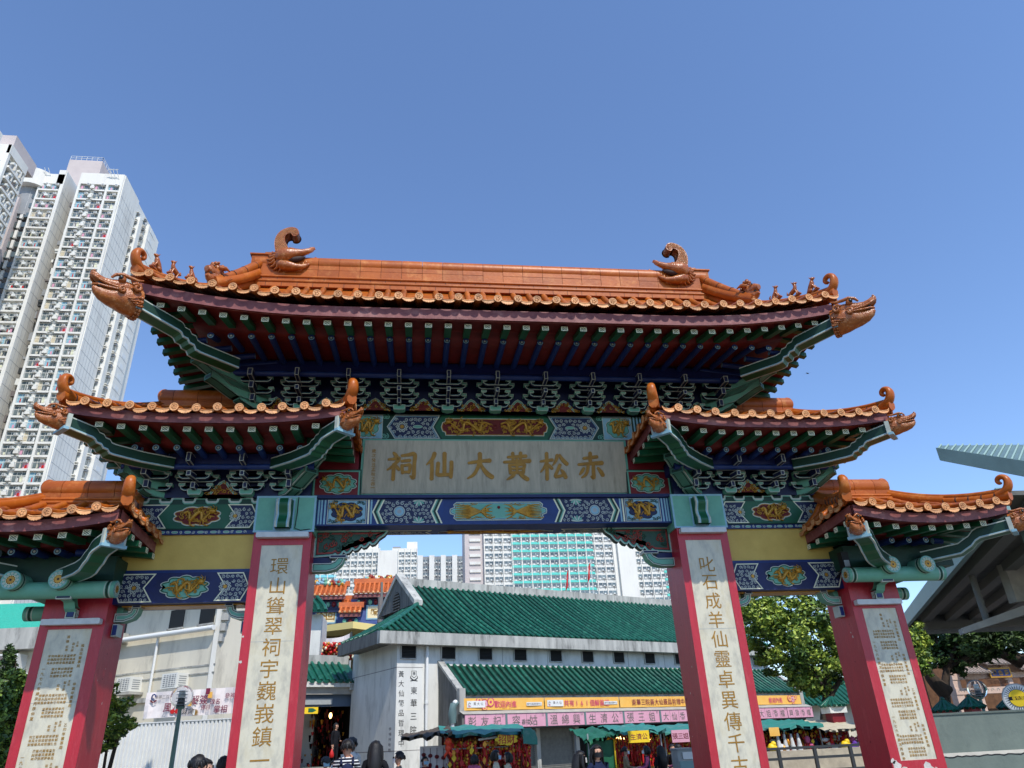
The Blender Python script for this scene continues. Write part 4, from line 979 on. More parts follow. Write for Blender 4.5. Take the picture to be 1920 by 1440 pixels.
    # flying rafters and round rafters along the front
    yfl = yF+.2; zfl = fb-.06
    xs2 = [cx+sp*k for k in range(-nx-1, nx+2) if xL+.25 < cx+sp*k < xR-.25]
    for x in xs2:
        d = min(x-xL, xR-x); q = min(1, max(.12, (d-.2)/rl))
        if fly['o'] is None: fly['o'] = fly_mesh(rl, sl).build('flying_rafter', RO, (0, 0, 0)); place(fly['o'], (s*x, yfl, zfl+lift(d)), scale=(1, q, 1))
        else: inst(fly['o'], RO, (s*x, yfl, zfl+lift(d)), scale=(1, q, 1))
    for x in [v+sp/2*rnd_r.get('half', 0) for v in xs2]:
        d = min(x-xL, xR-x)
        if d < (yb-yF)+.02: continue
        q = min(1, (d-(yb-yF)+.1)/rnd_r['len'])
        if rnd_r['o'] is None: rnd_r['o'] = round_mesh(rnd_r['len'], rnd_r['sl']).build('round_rafter', RO, (0, 0, 0)); place(rnd_r['o'], (s*x, yb, zb), scale=(1, q, 1))
        else: inst(rnd_r['o'], RO, (s*x, yb, zb), scale=(1, q, 1))
    mb = MB(); mb.flip = s
    for side in (0, 1):
        y = yF+.35; r0 = abs(rL-xL) if side == 0 else abs(xR-rR)
        while y < yB-.3:
            dl = min(y-yF, yB-y); q = min(rl+.07, max(.12, dl-.13)); z = zfl-.02+lift(dl*r0/(yr-yF))
            xa = xL+.06 if side == 0 else xR-.06; sg = 1 if side == 0 else -1
            vs = [(xa, y-.06, z-.045), (xa, y+.06, z-.045), (xa, y+.06, z+.045), (xa, y-.06, z+.045)]; ve = [(a+sg*q, b, c+sl*q) for a, b, c in vs]
            F = [(0, 4, 5, 1), (1, 5, 6, 2), (3, 2, 6, 7), (4, 0, 3, 7)]; f2 = F if sg < 0 else [f[::-1] for f in F]
            mb.add(vs+ve, f2, GREEN); mb.add(vs, [(0, 1, 2, 3) if sg < 0 else (3, 2, 1, 0)], CREAM)
            e = xa-sg*.003
            for (p, q2) in (((-.05, -.037), (.05, .037)), ((-.05, .037), (.05, -.037))):
                mb.add([(e, y+p[0]-.005, z+p[1]), (e, y+p[0]+.005, z+p[1]), (e, y+q2[0]+.005, z+q2[1]), (e, y+q2[0]-.005, z+q2[1])], [(0, 1, 2, 3)], DGREEN)
            if dl > (yb-yF): mb.tube([(xa+sg*(yb-yfl+.07), y, zb), (xa+sg*(yb-yfl+.07+min(rnd_r['len'], dl-(yb-yF)+.05)), y, zb+slb*min(rnd_r['len'], dl-(yb-yF)+.05))], .058, BLUE, 8, mcap=PALEB)
            y += sp
    tag(mb.build('side_rafters', RO), kind='stuff')
    # hip beams
    for side in (0, 1):
        prof = hips[side]
        c = Vector((xL+.1, yF+.1, 0)) if side == 0 else Vector((xR-.1, yF+.1, 0)); d = Vector((1, 1, 0)).normalized() if side == 0 else Vector((-1, 1, 0)).normalized()
        nr = Vector((-d.y, d.x, 0)); mb = MB(); mb.flip = s; hw = .145; ht = .2
        P = [(c + d*(k*sqrt(2)), z) for k, z in prof]
        bands = [(-hw, -hw+.02, WHITE), (-hw+.02, -hw+.034, PALEB), (-hw+.034, hw-.034, GREEN), (hw-.034, hw-.02, PALEB), (hw-.02, hw, WHITE)]
        for (p, z), (q, w) in zip(P, P[1:]):
            for a, b, m in bands: mb.add([p+nr*a+Vector((0, 0, z)), p+nr*b+Vector((0, 0, z)), q+nr*b+Vector((0, 0, w)), q+nr*a+Vector((0, 0, w))], [(0, 1, 2, 3)], m)
            for sg in (-1, 1):
                o = nr*(hw*sg)
                for a, b, m in ((0, .018, WHITE), (.018, .03, PALEB), (.03, ht-.02, DGREEN), (ht-.02, ht, WHITE)):
                    f = [p+o+Vector((0, 0, z+a)), q+o+Vector((0, 0, w+a)), q+o+Vector((0, 0, w+b)), p+o+Vector((0, 0, z+b))]
                    mb.add(f, [(0, 1, 2, 3) if sg < 0 else (3, 2, 1, 0)], m)
        p, z = P[0]
        T = Matrix(((nr.x, 0, -d.x, p.x), (nr.y, 0, -d.y, p.y), (0, 1, 0, z), (0, 0, 0, 1)))
        mb.plaque(rect(-hw-.03, -.03, hw+.03, ht+.03), -.05, .02, [(.03, WHITE), (.03, PALEB)], WHITE, side=WHITE, T=T); mb.box(-hw-.045, hw+.045, -.045, .0, -.03, .05, PALEB, T)
        mb.build('hip_beam', RO)
        sx = -1 if side == 0 else 1; ang = atan2(-1, sx*s)
        use(DRAG, RO, (s*(p.x-d.x*.0), p.y-d.y*.0, z+.17), (0, .12, ang), (dsize[side],)*3)
    return RO

flyU = dict(o=None, len=.62); rndU = dict(o=None, y=-1.65, z=8.235, len=1.35, sl=.12)
roof(1, -6.32, 6.32, -2.45, 3.31, -5.1, 5.1, .43, 8.6, 10.72, .36, 3.2, 8.245, .2, flyU, rndU, .25,
     [[(0, 8.27), (.1, 8.24), (.52, 8.14), (.55, 8.12), (.58, 8.06), (.64, 8.05), (.67, 7.99), (.73, 7.98), (.76, 7.91), (.82, 7.89), (1.35, 7.88)]]*2, 11.34, (.74, .74), figures=True, curlsc=.56)
flyM = dict(o=None, len=.72); rndM = dict(o=None, y=-.87, z=6.43, len=.6, sl=.04)
for s in (-1, 1):
    pr = [(0, 6.42), (.3, 6.36), (.33, 6.34), (.36, 6.29), (.41, 6.28), (.44, 6.23), (.49, 6.22), (.52, 6.17), (.57, 6.16), (.9, 6.16), (1.3, 6.2)]
    roof(s, 2.66, 7.3, -1.76, 2.62, 3.62, 6.5, .43, 6.75, 7.72, .16, 1.9, 6.545, .17, flyM, rndM, .08, [pr, pr], 8.0, (.42, .46), curlsc=.5)
flyL = dict(o=None, len=.75); rndL = dict(o=None, y=-.7, z=4.695, len=.6, sl=.06)
for s in (-1, 1):
    pi_ = [(0, 4.58), (.25, 4.52), (.3, 4.49), (.36, 4.4), (.42, 4.36), (.5, 4.28), (.62, 4.25), (1.1, 4.24)]
    po = [(0, 4.63), (.38, 4.58), (.44, 4.54), (.5, 4.46), (.56, 4.42), (.64, 4.36), (1.1, 4.32)]
    roof(s, 6.02, 9.22, -1.6, 2.46, 6.6, 8.2, .43, 5.03, 5.86, .17, 1.6, 4.795, .17, flyL, rndL, .1, [pi_, po], 6.12, (.42, .46), curlsc=.5, scroll_ends=(0, 1))

# purlins and infill under the eaves, posts
mb = MB()
mb.box(-5.25, 5.25, -.42, -.34, 8.12, 8.42, DBLUE); mb.box(-5.25, 5.25, -.36, 1.2, 8.42, 8.46, NAVY)
for s in (-1, 1): mb.box(s*5.25, s*5.17, -.34, 1.2, 8.12, 8.42, DBLUE); mb.box(s*4.3, s*5.1, .3, .6, 7.62, 8.8, NAVY)
mb.tube([(-5.3, -.4, 8.15), (5.3, -.4, 8.15)], .06, BLUE, 10)
mb.build('eaves_purlin', GATE, (0, -.4, 8.2))
for s in (-1, 1):
    mb = MB(); mb.flip = s
    mb.box(3.4, 6.7, -.40, -.34, 6.24, 6.5, DBLUE); mb.box(3.4, 3.48, -.34, 1.2, 6.24, 6.5, DBLUE); mb.box(6.62, 6.7, -.34, 1.2, 6.24, 6.5, DBLUE); mb.box(3.4, 6.7, -.34, 1.2, 6.46, 6.5, NAVY); mb.tube([(3.4, -.38, 6.26), (6.7, -.38, 6.26)], .055, BLUE, 10)
    mb.build('eaves_purlin', GATE, (s*5, -.4, 6.4))
    # round mint logs under the lowest roof
    mb = MB(); mb.flip = s
    mb.box(6.5, 8.7, -.3, 1.2, 4.3, 4.7, DGREEN)
    def log(p, q, r, ends=(1, 1)):
        p, q = Vector(p), Vector(q); d = (q-p).normalized(); mb.tube([p, q], r, MINT, 16)
        L_ = (q-p).length
        for e, o, dr in ((ends[0], p, d), (ends[1], q, -d)):
            if not e: continue
            for a, b, m in ((.06, .075, WHITE), (.085, .125, DGREEN), (.135, .15, WHITE)): mb.tube([o+dr*a, o+dr*b], [r*1.012]*2, m, 16, caps=False)
            u = Vector((0, 0, 1)); v = u.cross(dr).normalized()
            for rr, m, ee in ((.92, PALEB, .002), (.86, MINT, .003), (.52, CREAM, .004), (.46, GOLD, .005), (.12, BLACK, .008)):
                pts = [o - dr*ee + v*(r*rr*cos(k*pi/8)) + u*(r*rr*sin(k*pi/8)) for k in range(16)]; mb.add(pts, [tuple(range(15, -1, -1))], m)
            for k in range(12):
                a = k*pi/6; c = o + v*(r*.68*cos(a)) + u*(r*.68*sin(a)) - dr*.004; mb.add([c - dr*.002 + v*(r*.15*cos(j)) + u*(r*.15*sin(j)) for j in range(6)], [tuple(range(5, -1, -1))], WHITE)
                c = o + v*(r*.42*cos(a)) + u*(r*.42*sin(a)) - dr*.007; mb.add([c + v*(r*.06*cos(j)) + u*(r*.06*sin(j)) for j in range(6)], [tuple(range(5, -1, -1))], BLACK)
    log((6.36, -.42, 4.13), (8.3, -.42, 4.13), .135)
    log((7.16, -.7, 4.25), (7.16, .9, 4.25), .15, (1, 0)); log((7.86, -.7, 4.25), (7.86, .9, 4.25), .15, (1, 0))
    log((6.5, .5, 3.93), (8.1, .5, 3.93), .12, (0, 1))
    mb.build('round_log', GATE, (s*7.3, -.42, 4.13))
    mb = MB(); mb.flip = s
    side = [(.0, 3.80), (-.1, 3.82), (-.2, 3.88), (-.26, 3.97), (-.46, 4.0), (-.46, 4.06), (-.2, 4.06), (-.16, 3.99), (-.1, 3.93), (.0, 3.91)]
    for xx, fl in ((7.03, 0), (7.2, 1)):
        TT = Matrix(((0, 0, 1, xx), (1, 0, 0, 0), (0, 1, 0, 0), (0, 0, 0, 1)))
        mb.plaque(side[::-1] if fl == 0 else side[::-1], 0 if fl else .17, .0 if fl else .17, [(.014, WHITE), (.01, DGREEN)], MINT, T=TT)
    n = len(side)
    for i in range(n):
        a, b = side[i], side[(i+1) % n]; mb.add([(7.03, a[0], a[1]), (7.2, a[0], a[1]), (7.2, b[0], b[1]), (7.03, b[0], b[1])], [(0, 1, 2, 3)], MINT)
    mb.plaque(rect(7.0, 3.98, 7.23, 4.08), .44, .5, [(.014, WHITE), (.01, BLACK)], NAVY, side=WHITE, T=FRONT)
    mb.box(7.04, 7.19, -.12, 0, 3.76, 3.88, WHITE); mb.plaque(rect(7.04, 3.74, 7.19, 3.89), .1, .13, [(.016, WHITE), (.01, BLACK)], BLUE, side=WHITE, T=FRONT)
    mb.build('log_bracket', GATE, (s*7.1, -.2, 3.9))
    # small floodlight on the inner side of the outer pillar
    mb = MB(); mb.flip = s
    mb.box(6.42, 6.56, -.34, -.2, 4.28, 4.58, BLACK); mb.box(6.44, 6.54, -.35, -.34, 4.3, 4.42, GREYM); mb.tube([(6.5, -.2, 4.3), (6.5, .1, 4.2), (6.5, .3, 4.15)], .02, BLACK, 6)
    if s > 0: mb.build('floodlight', GATE, (s*6.5, -.2, 4.3))
# loudspeaker boxes and cable
mb = MB()
mb.tube([(-3.68, -.045, 5.8), (-3.68, -.05, 5.5), (-3.7, -.05, 5.22), (-3.6, -.05, 5.18), (-3.45, -.04, 5.2), (-3.3, .03, 5.21)], .008, BLACK, 5)
mb.build('cable', GATE, (-3.68, -.04, 5.8))
# ------------------------------------------------------------------ materials of the surroundings
PAVE = mat('paving', (118, 112, 102), .8, (98, 94, 87), 1.2, .2, 30, .3)
CONC = mat('weathered_concrete', (190, 188, 178), .8, (150, 149, 142), 1.3, .25, 26, .3, stretch=(1.6, 1.6, .35), c3=(98, 97, 92), s3=1.6)
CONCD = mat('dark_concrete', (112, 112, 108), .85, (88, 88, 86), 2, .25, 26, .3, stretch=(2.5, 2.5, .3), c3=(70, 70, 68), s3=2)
WALLW = mat('white_render', (224, 222, 212), .75, (206, 204, 194), 1.2, .12, 30, .3, stretch=(1, 1, .3), c3=(176, 174, 164), s3=1.4)
WALLC = mat('cream_render', (226, 218, 196), .75, (208, 200, 180), .9, .15, 24, .3, stretch=(1, 1, .3), c3=(176, 168, 150), s3=1.6)
GTILE = mat('green_glazed_tile', (26, 94, 72), .34, (16, 66, 52), 3, .2, 16, .4, c3=(62, 124, 100), s3=2.8, isl=.3)
GPAN = mat('shaded_pan_tile', (14, 48, 38), .5, (10, 36, 30), 3, .2, 16)  # darker copy of the glaze, painting shade into the gaps between tile rows
LOUV = mat('louvre_dark', (46, 42, 36), .6)
PIPE = mat('white_pipe', (226, 226, 220), .5)
DARK = mat('interior_shade', (22, 20, 20), .9)  # near-black surfaces carry the shade inside porch, shops and stalls as colour
SHUT = mat('roller_shutter', (122, 120, 112), .5, (100, 99, 93), 5)
PINK = mat('pink_sign', (222, 164, 180), .5, (210, 150, 168), 3)
INKG = mat('grey_lettering', (112, 104, 100), .6)
INK = mat('black_lettering', (24, 24, 26), .6)
YBAN = mat('orange_banner', (240, 188, 96), .5, (240, 176, 70), 2)
MAGE = mat('magenta_print', (206, 60, 110), .5)
MAROON = mat('maroon_print', (126, 34, 62), .5)
BANW = mat('banner_white', (236, 228, 222), .6, (226, 214, 210), 1.5, .15, 6)
GLASSD = mat('window_glass', (112, 124, 124), .15, (82, 94, 96), .9, spec=.7, isl=.5)
TOWW = mat('tower_white', (232, 229, 218), .7, (220, 216, 206), .25, .05, 8, stretch=(1, 1, .25), c3=(204, 200, 190), s3=.3)
TOWP = mat('tower_mauve', (202, 190, 184), .7, (188, 176, 172), .3)
TOWG = mat('tower_grey', (150, 152, 152), .7, (134, 136, 136), .4)
TURQ = mat('turquoise_band', (98, 206, 190), .6)
AQUA = mat('aqua_band', (128, 208, 218), .6)
ACW = mat('aircon_white', (222, 222, 214), .5)
STEELG = mat('grey_green_steel', (104, 128, 126), .45, (90, 112, 110), 1.5, .05)
STEELD = mat('canopy_underside', (112, 108, 98), .6, (92, 89, 82), 1.2, .1, c3=(80, 78, 72), s3=.8)
RIBM = mat('canopy_rib', (112, 112, 106), .55)
PALEG = mat('pale_green_fascia', (126, 156, 152), .5, (132, 166, 166), 1)
ARMC = mat('canopy_arm', (176, 172, 160), .75, (156, 152, 142), 2, .1)
GWALL = mat('grey_green_wall', (112, 122, 112), .75, (98, 108, 100), 1.4, .3, 9, c3=(88, 96, 90), s3=1.0)
LEAF = [mat('leaf_light', (178, 190, 78), .5, (146, 166, 60), 2, isl=.4), mat('leaf_mid', (122, 148, 58), .5, (96, 124, 46), 2, isl=.4), mat('leaf_deep', (74, 102, 44), .55, (60, 86, 36), 2, isl=.4)]
LEAFD = [mat('leaf_dark_a', (96, 122, 58), .6, (76, 102, 46), 2, isl=.4), mat('leaf_dark_b', (66, 92, 42), .6, (54, 78, 36), 2, isl=.4), mat('leaf_dark_c', (48, 70, 34), .6)]
BARK = mat('bark', (72, 58, 46), .9, (48, 40, 32), 6, .5, 20, stretch=(1, 1, .25))
CHR = mat('lamp_pole_green', (118, 146, 130), .5, (100, 128, 114), 4); GLOBE = mat('clear_globe', (236, 240, 240), .05, tr=.94, spec=.5); GLOBE.node_tree.nodes['Principled BSDF'].inputs['IOR'].default_value = 1.04
FENCE = mat('white_hoarding', (228, 228, 222), .6, (216, 216, 210), 2)
RAIL = mat('dark_rail', (52, 54, 54), .5)
GRAN = mat('pink_granite', (216, 186, 166), .7, (196, 166, 148), 6, .1)
HILL = mat('hill_green', (70, 92, 70), .9, (52, 74, 54), .02, c3=(84, 100, 84), s3=.01)
REDC = mat('red_charm', (206, 34, 28), .45, (176, 20, 20), 9); GOLDC = mat('gold_charm', (226, 166, 54), .4, (196, 120, 36), 9, metal=.3); BROWNC = mat('dark_red_charm', (104, 22, 20), .5)
TARP = mat('teal_tarp', (58, 140, 124), .5, (48, 116, 104), 2, .3, 6, c3=(120, 160, 148), s3=2); TARPD = mat('green_tarp', (34, 110, 74), .5, (26, 90, 60), 2, .3, 5); TARPB = mat('beige_tarp', (206, 194, 164), .6, (190, 176, 146), 2, .3, 5)
YSIGN = mat('yellow_sign', (246, 206, 40), .5); ORT = mat('orange_roof_far', (206, 112, 58), .45, (180, 90, 44), 1.5); PBLUE = mat('painted_blue_far', (86, 104, 160), .6, (60, 76, 130), 1.2)

# ------------------------------------------------------------------ ground, hill
def structure(o): o['kind'] = 'structure'; return o
mb = MB(); mb.quad((-2500, -400, 0), (2500, -400, 0), (2500, 3000, 0), (-2500, 3000, 0), PAVE); structure(mb.build('ground'))
mb = MB(); V = []; nx, ny = 60, 8; rnd = random.Random(5)
for j in range(ny+1):
    for i in range(nx+1):
        x = -700+1400*i/nx; t = j/ny; h = 240*math.exp(-((x-60)/330)**2)+60*sin(x*.011)+18*sin(x*.05)
        V.append((x+rnd.uniform(-6, 6), 900+t*420, max(0, h)*sin(t*pi/2)**.8+rnd.uniform(-4, 4)*t-2))
mb.add(V, [(j*(nx+1)+i, j*(nx+1)+i+1, (j+1)*(nx+1)+i+1, (j+1)*(nx+1)+i) for j in range(ny) for i in range(nx)], HILL, True); structure(mb.build('hill'))

# ------------------------------------------------------------------ apartment tower at the left
def win_mesh(w, h, kind=0, ac=True, frame=TOWW, seed=0):
    """front at y=0 facing -y, origin at the lower middle; recessed glass, mullions, sill slab, air conditioner"""
    mb = MB(); rnd = random.Random(seed)
    mb.box(-w/2, w/2, .34, .36, 0, h, GLASSD)
    for u in (-w/2+.03, -w/6, w/6, w/2-.03): mb.box(u-.03, u+.03, .29, .34, .0, h, frame)
    mb.box(-w/2, w/2, .29, .34, h*.66, h*.7, frame)
    mb.box(-w/2-.05, w/2+.05, -.12, .34, -.16, 0, frame)
    if ac: mb.box(w*.12, w*.12+.62, -.3, .3, h*.62, h*.62+.42, ACW); mb.box(w*.12+.05, w*.12+.5, -.31, -.3, h*.62+.05, h*.62+.36, TOWG); mb.box(w*.1, w*.12+.66, -.28, .3, h*.62-.08, h*.62-.02, frame)
    for k in range(3):
        if rnd.random() < .75:
            u = rnd.uniform(-w/2+.2, w/2-.3); mb.box(u, u+rnd.uniform(.2, .5), -.05, -.02, .1, rnd.uniform(.5, 1.2), rnd.choice([WALLW, TOWG, INKG, FENCE, PINK, BLUE, MARB, REDC, CREAM]))
    if seed % 3 == 0: mb.box(-w/2+.05, -w/2+rnd.uniform(.5, 1.1), .3, .33, .05, h-.05, rnd.choice([CREAM, FENCE, PALEB, TARPB]))
    if seed % 4 == 1: mb.box(w*.05, w/2-.05, .3, .33, .05, h*.6, rnd.choice([FENCE, PINK, PALEB]))
    mb.tube([(-w/2, -.1, .95), (w/2, -.1, .95)], .02, TOWG, 4)
    return mb
def tower():
    T0 = empty('apartment_tower', (-80, 130, 0), 'tall white apartment tower with rows of balconies and air conditioners', 'apartment tower')
    Yt = 125.0; st = 2.75; top = 123.4
    mb = MB()
    mb.box(-81.7, -72.1, Yt+.4, 150, 0, 125.6, TOWW)                                   # right block, core behind the bays
    mb.box(-81.7, -72.1, Yt-.1, Yt+.4, 122.6, 125.9, TOWW)
    for x in (-81.7, -75.55, -72.6): mb.box(x, x+.5, Yt-.1, Yt+.4, 0, 122.6, TOWW)
    mb.box(-72.12, -71.9, Yt+.2, Yt+9.2, 0, 125.9, TOWW)
    mb.box(-72.3, -71.0, Yt+9.8, Yt+14, 0, 121.5, TOWW); mb.box(-72, -70.0, Yt+13.2, Yt+18, 0, 122, TOWW)
    mb.box(-90, -84.9, Yt+.1, 150, 0, 124.6, TOWW); mb.box(-89.9, -84.9, Yt-.3, Yt+.1, 122, 124.9, TOWW); mb.box(-86.4, -84.95, Yt-.3, Yt+.1, 122, 126.2, TOWW)
    mb.box(-85.4, -84.9, Yt-.3, Yt+.1, 0, 122, TOWW); mb.box(-84.9, -84.7, Yt-.25, Yt+7, 0, 126, TOWW); mb.box(-90, -89.6, Yt-.3, Yt+.1, 0, 122, TOWW)
    mb.box(-84.7, -81.7, Yt+8, Yt+9, 0, 121, TOWG)
    mb.box(-93, -72, Yt+8, 148, 0, 122, TOWW)
    for i in range(44):                                                                # panel joints on the blind side walls
        z = 1.5+i*st
        mb.box(-71.9, -71.885, Yt+.25, Yt+9, z, z+.07, TOWG); mb.box(-84.7, -84.685, Yt, Yt+6.9, z, z+.07, TOWG)
    for k in range(6): mb.box(-71.9, -71.88, Yt+1.0+k*1.3, Yt+1.04+k*1.3, 0, 122, TOWG)
    for k in range(4): mb.box(-84.7, -84.68, Yt+1.0+k*1.4, Yt+1.04+k*1.4, 0, 122, TOWG)
    structureless = mb.build('wall', T0, (-80, 130, 0))
    mb = MB()
    mb.box(-92.5, -84.5, Yt+12, Yt+22, 120, 141, TOWP); mb.box(-93.2, -91.4, Yt+10, Yt+12.2, 124, 133, TOWP); mb.build('lift_tower', T0, (-88, 140, 120))
    mb = MB()
    mb.box(-95.6, -93.6, Yt-3, Yt+6, 0, 119, TOWP); mb.box(-93.6, -92.6, Yt-1, Yt+6, 0, 117, TOWP)
    for i in range(40):
        z = 3+i*st
        mb.box(-95.1, -94.1, Yt-3.06, Yt-2.95, z, z+1.7, INKG)
        for q in range(3): mb.box(-95.1, -94.1, Yt-3.1, Yt-3.0, z+.35+q*.45, z+.47+q*.45, TOWP)
    mb.build('stair_tower', T0, (-94, 125, 0))
    mb = MB(); mb.tube([(-92.4, Yt+3, 113), (-92.4, Yt+3, 121)], 3.2, TOWG, 24); mb.tube([(-92.2, Yt+2.5, 121), (-92.2, Yt+2.5, 125.5)], 4.2, TOWW, 28); mb.box(-98, -92, Yt+5, Yt+12, 121, 130, TOWW); mb.build('rooftop_ring', T0, (-92, 128, 118))
    mb = MB()
    for (x0, x1, y, z) in ((-92.4, -84.6, Yt+12.1, 141), (-84.6, -84.6, Yt+12.1, 141)):
        x1b = x1
        if x0 != x1: P = [(x0+(x1-x0)*i/6, y, z) for i in range(7)]
        else: P = [(x0, y+9.5*i/8, z) for i in range(9)]
        for p in P: mb.tube([p, (p[0], p[1], p[2]+1.3)], .05, PIPE, 4)
        for d in (.7, 1.3): mb.tube([(P[0][0], P[0][1], P[0][2]+d), (P[-1][0], P[-1][1], P[-1][2]+d)], .05, PIPE, 4)
    mb.build('roof_railing', T0, (-88, 138, 141))
    mb = MB()                                                                          # roof-top drain brackets
    for x in (-74.6, -73.9, -73.1): mb.tube([(x, Yt-.1, 124.4), (x-.5, Yt-1.2, 126.2)], .07, PIPE, 5); mb.tube([(x-.9, Yt-1.2, 126.2), (x-.2, Yt-1.2, 126.4)], .09, PIPE, 5)
    for x in (-88.8, -88.0): mb.tube([(x, Yt-.3, 124.2), (x-.5, Yt-1.3, 125.8)], .07, PIPE, 5)
    mb.build('roof_bracket', T0, (-80, 124, 124))
    srcs = [win_mesh(2.5, 2.1, seed=k, ac=k != 5).build('window', T0, (0, 0, 0)) for k in range(9)]; used = set()
    n = 0
    for i in range(32):
        z = 121.0-i*st
        for x in (-80.0, -76.9, -73.9):
            src = srcs[RND.randrange(9)]; n += 1
            if src.name in used: inst(src, T0, (x, Yt, z), scale=(RND.choice((1, -1)), 1, 1) if False else None)
            else: used.add(src.name); place(src, (x, Yt, z))
    mb = MB()
    for i in range(33):
        z = 121.0-i*st
        q = [(-81.2, Yt-.15), (-79.3, Yt-.15), (-78.8, Yt+.25), (-78.1, Yt+.25), (-77.7, Yt-.15), (-75.6, Yt-.15)]
        for a, b in zip(q, q[1:]):
            mb.add([(a[0], a[1], z-.45), (b[0], b[1], z-.45), (b[0], b[1], z-.05), (a[0], a[1], z-.05)], [(0, 1, 2, 3)], TOWW); mb.add([(a[0], a[1], z-.05), (b[0], b[1], z-.05), (b[0], Yt+.4, z-.05), (a[0], Yt+.4, z-.05)], [(0, 1, 2, 3)], TOWW); mb.add([(a[0], a[1], z-.45), (a[0], Yt+.4, z-.45), (b[0], Yt+.4, z-.45), (b[0], b[1], z-.45)], [(0, 1, 2, 3)], TOWG)
        mb.box(-75.1, -72.6, Yt-.15, Yt+.4, z-.45, z-.05, TOWW); mb.box(-78.75, -78.15, Yt-.2, Yt+.3, z+.9, z+1.35, ACW); mb.box(-78.9, -78.0, Yt-.25, Yt+.4, z+.3, z+.85, TOWW)
    tag(mb.build('balcony_slab', T0, (-78, 125, 60)), kind='stuff')
    mb = MB()
    for i in range(33):
        z = 120.3-i*st
        for w_ in (-88.6, -86.4):
            m2 = win_mesh(1.9, 2.0, seed=i)
            mb.add([Vector((v.x+w_, v.y+Yt-.3, v.z+z)) for v in m2.v], [], TOWW)
            b = len(mb.v)-len(m2.v)
            for f, mm in zip(m2.f, m2.m): mb.f.append([b+k for k in f]); mb.m.append(mb.mi(m2.mats[mm])); mb.sm.append(False)
        mb.box(-89.6, -85.4, Yt-.5, Yt+.1, z-.5, z-.1, TOWW); mb.box(-87.9, -87.1, Yt-.8, Yt, z+.5, z+1.0, ACW)
        # side bays of the right block, deeper wing windows
        for y0, dx in ((Yt+9.25, -71.9), (Yt+11.6, -70.98)):
            mb.box(dx-.3, dx+.02, y0, y0+1.1, z+.2, z+1.7, GLASSD); mb.box(dx, dx+.5, y0-.1, y0+1.2, z+.0, z+.15, TOWW); mb.box(dx, dx+.45, y0+.2, y0+.9, z+1.75, z+2.2, TOWG); mb.box(dx, dx+.5, y0-.1, y0+1.2, z+2.2, z+2.3, TOWW)
        mb.box(-70.0, -69.98, Yt+13.3, Yt+17.8, z, z+.07, TOWG); mb.box(-70.0, -69.97, Yt+14.5, Yt+16.5, z+.3, z+1.4, PIPE)
        for k in range(3):
            u = Yt+.6+RND.uniform(0, .5); mb.box(-84.6+RND.uniform(.3, 2), -83.6+RND.uniform(.5, 1.5), u+2, u+2.6, z+RND.uniform(0, 1.5), z+RND.uniform(1.6, 2.2), RND.choice([TOWG, INKG, RAIL, ACW]))
        for y0 in (Yt-.6,): mb.box(-92.6, -92.2, Yt+.2, Yt+1.0, z, z+1.6, GLASSD); mb.box(-91.9, -91.3, Yt+.0, Yt+.5, z-.2, z+1.9, TOWW); mb.box(-91.2, -90.2, Yt+.2, Yt+.5, z+.3, z+1.6, GLASSD)
    tag(mb.build('windows', T0, (-80, 125, 60)), kind='stuff')
    # nearer wings whose balconies face right
    for (xw, x0, y0, y1, tp) in ((-84.0, -100, 104, 110.5, 113.5), (-79.8, -98, 82, 94.8, 107)):
        mb = MB()
        mb.box(x0, xw-.6, y0, y1, 0, tp, TOWW); mb.box(xw-.6, xw, y0, y0+.7, 0, tp, TOWW); mb.box(xw-.6, xw+.1, y0, y1, tp-2.2, tp, TOWW); mb.box(xw-.6, xw, y1-.5, y1, 0, tp, TOWW)
        if y0 > 100: mb.box(x0, xw-.4, y0+1, y1+3, tp, tp+3.4, TOWP)
        for i in range(36):
            z = tp-4.8-i*st
            mb.box(xw-.6, xw+.35, y0+.7, y1-.5, z-.5, z, TOWW); mb.box(xw-.6, xw-.5, y0+.8, y1-.5, z, z+2.1, GLASSD); y = y0+1.2
            while y < y1-1.4: mb.box(xw-.5, xw+.55, y+.4, y+1.0, z+1.1, z+1.6, ACW); mb.box(xw-.6, xw+.2, y+1.7, y+1.9, z, z+2.3, TOWW); mb.box(xw-.1, xw+.25, y+.2, y+.8, z+.05, z+.9, RND.choice([FENCE, TOWG, INKG])); y += 2.1
            mb.box(xw-4.5, xw-1, y0-.02, y0, z+.4, z+.47, TOWG)
        mb.build('side_wing', T0, (xw-5, y0, 0))
tower()

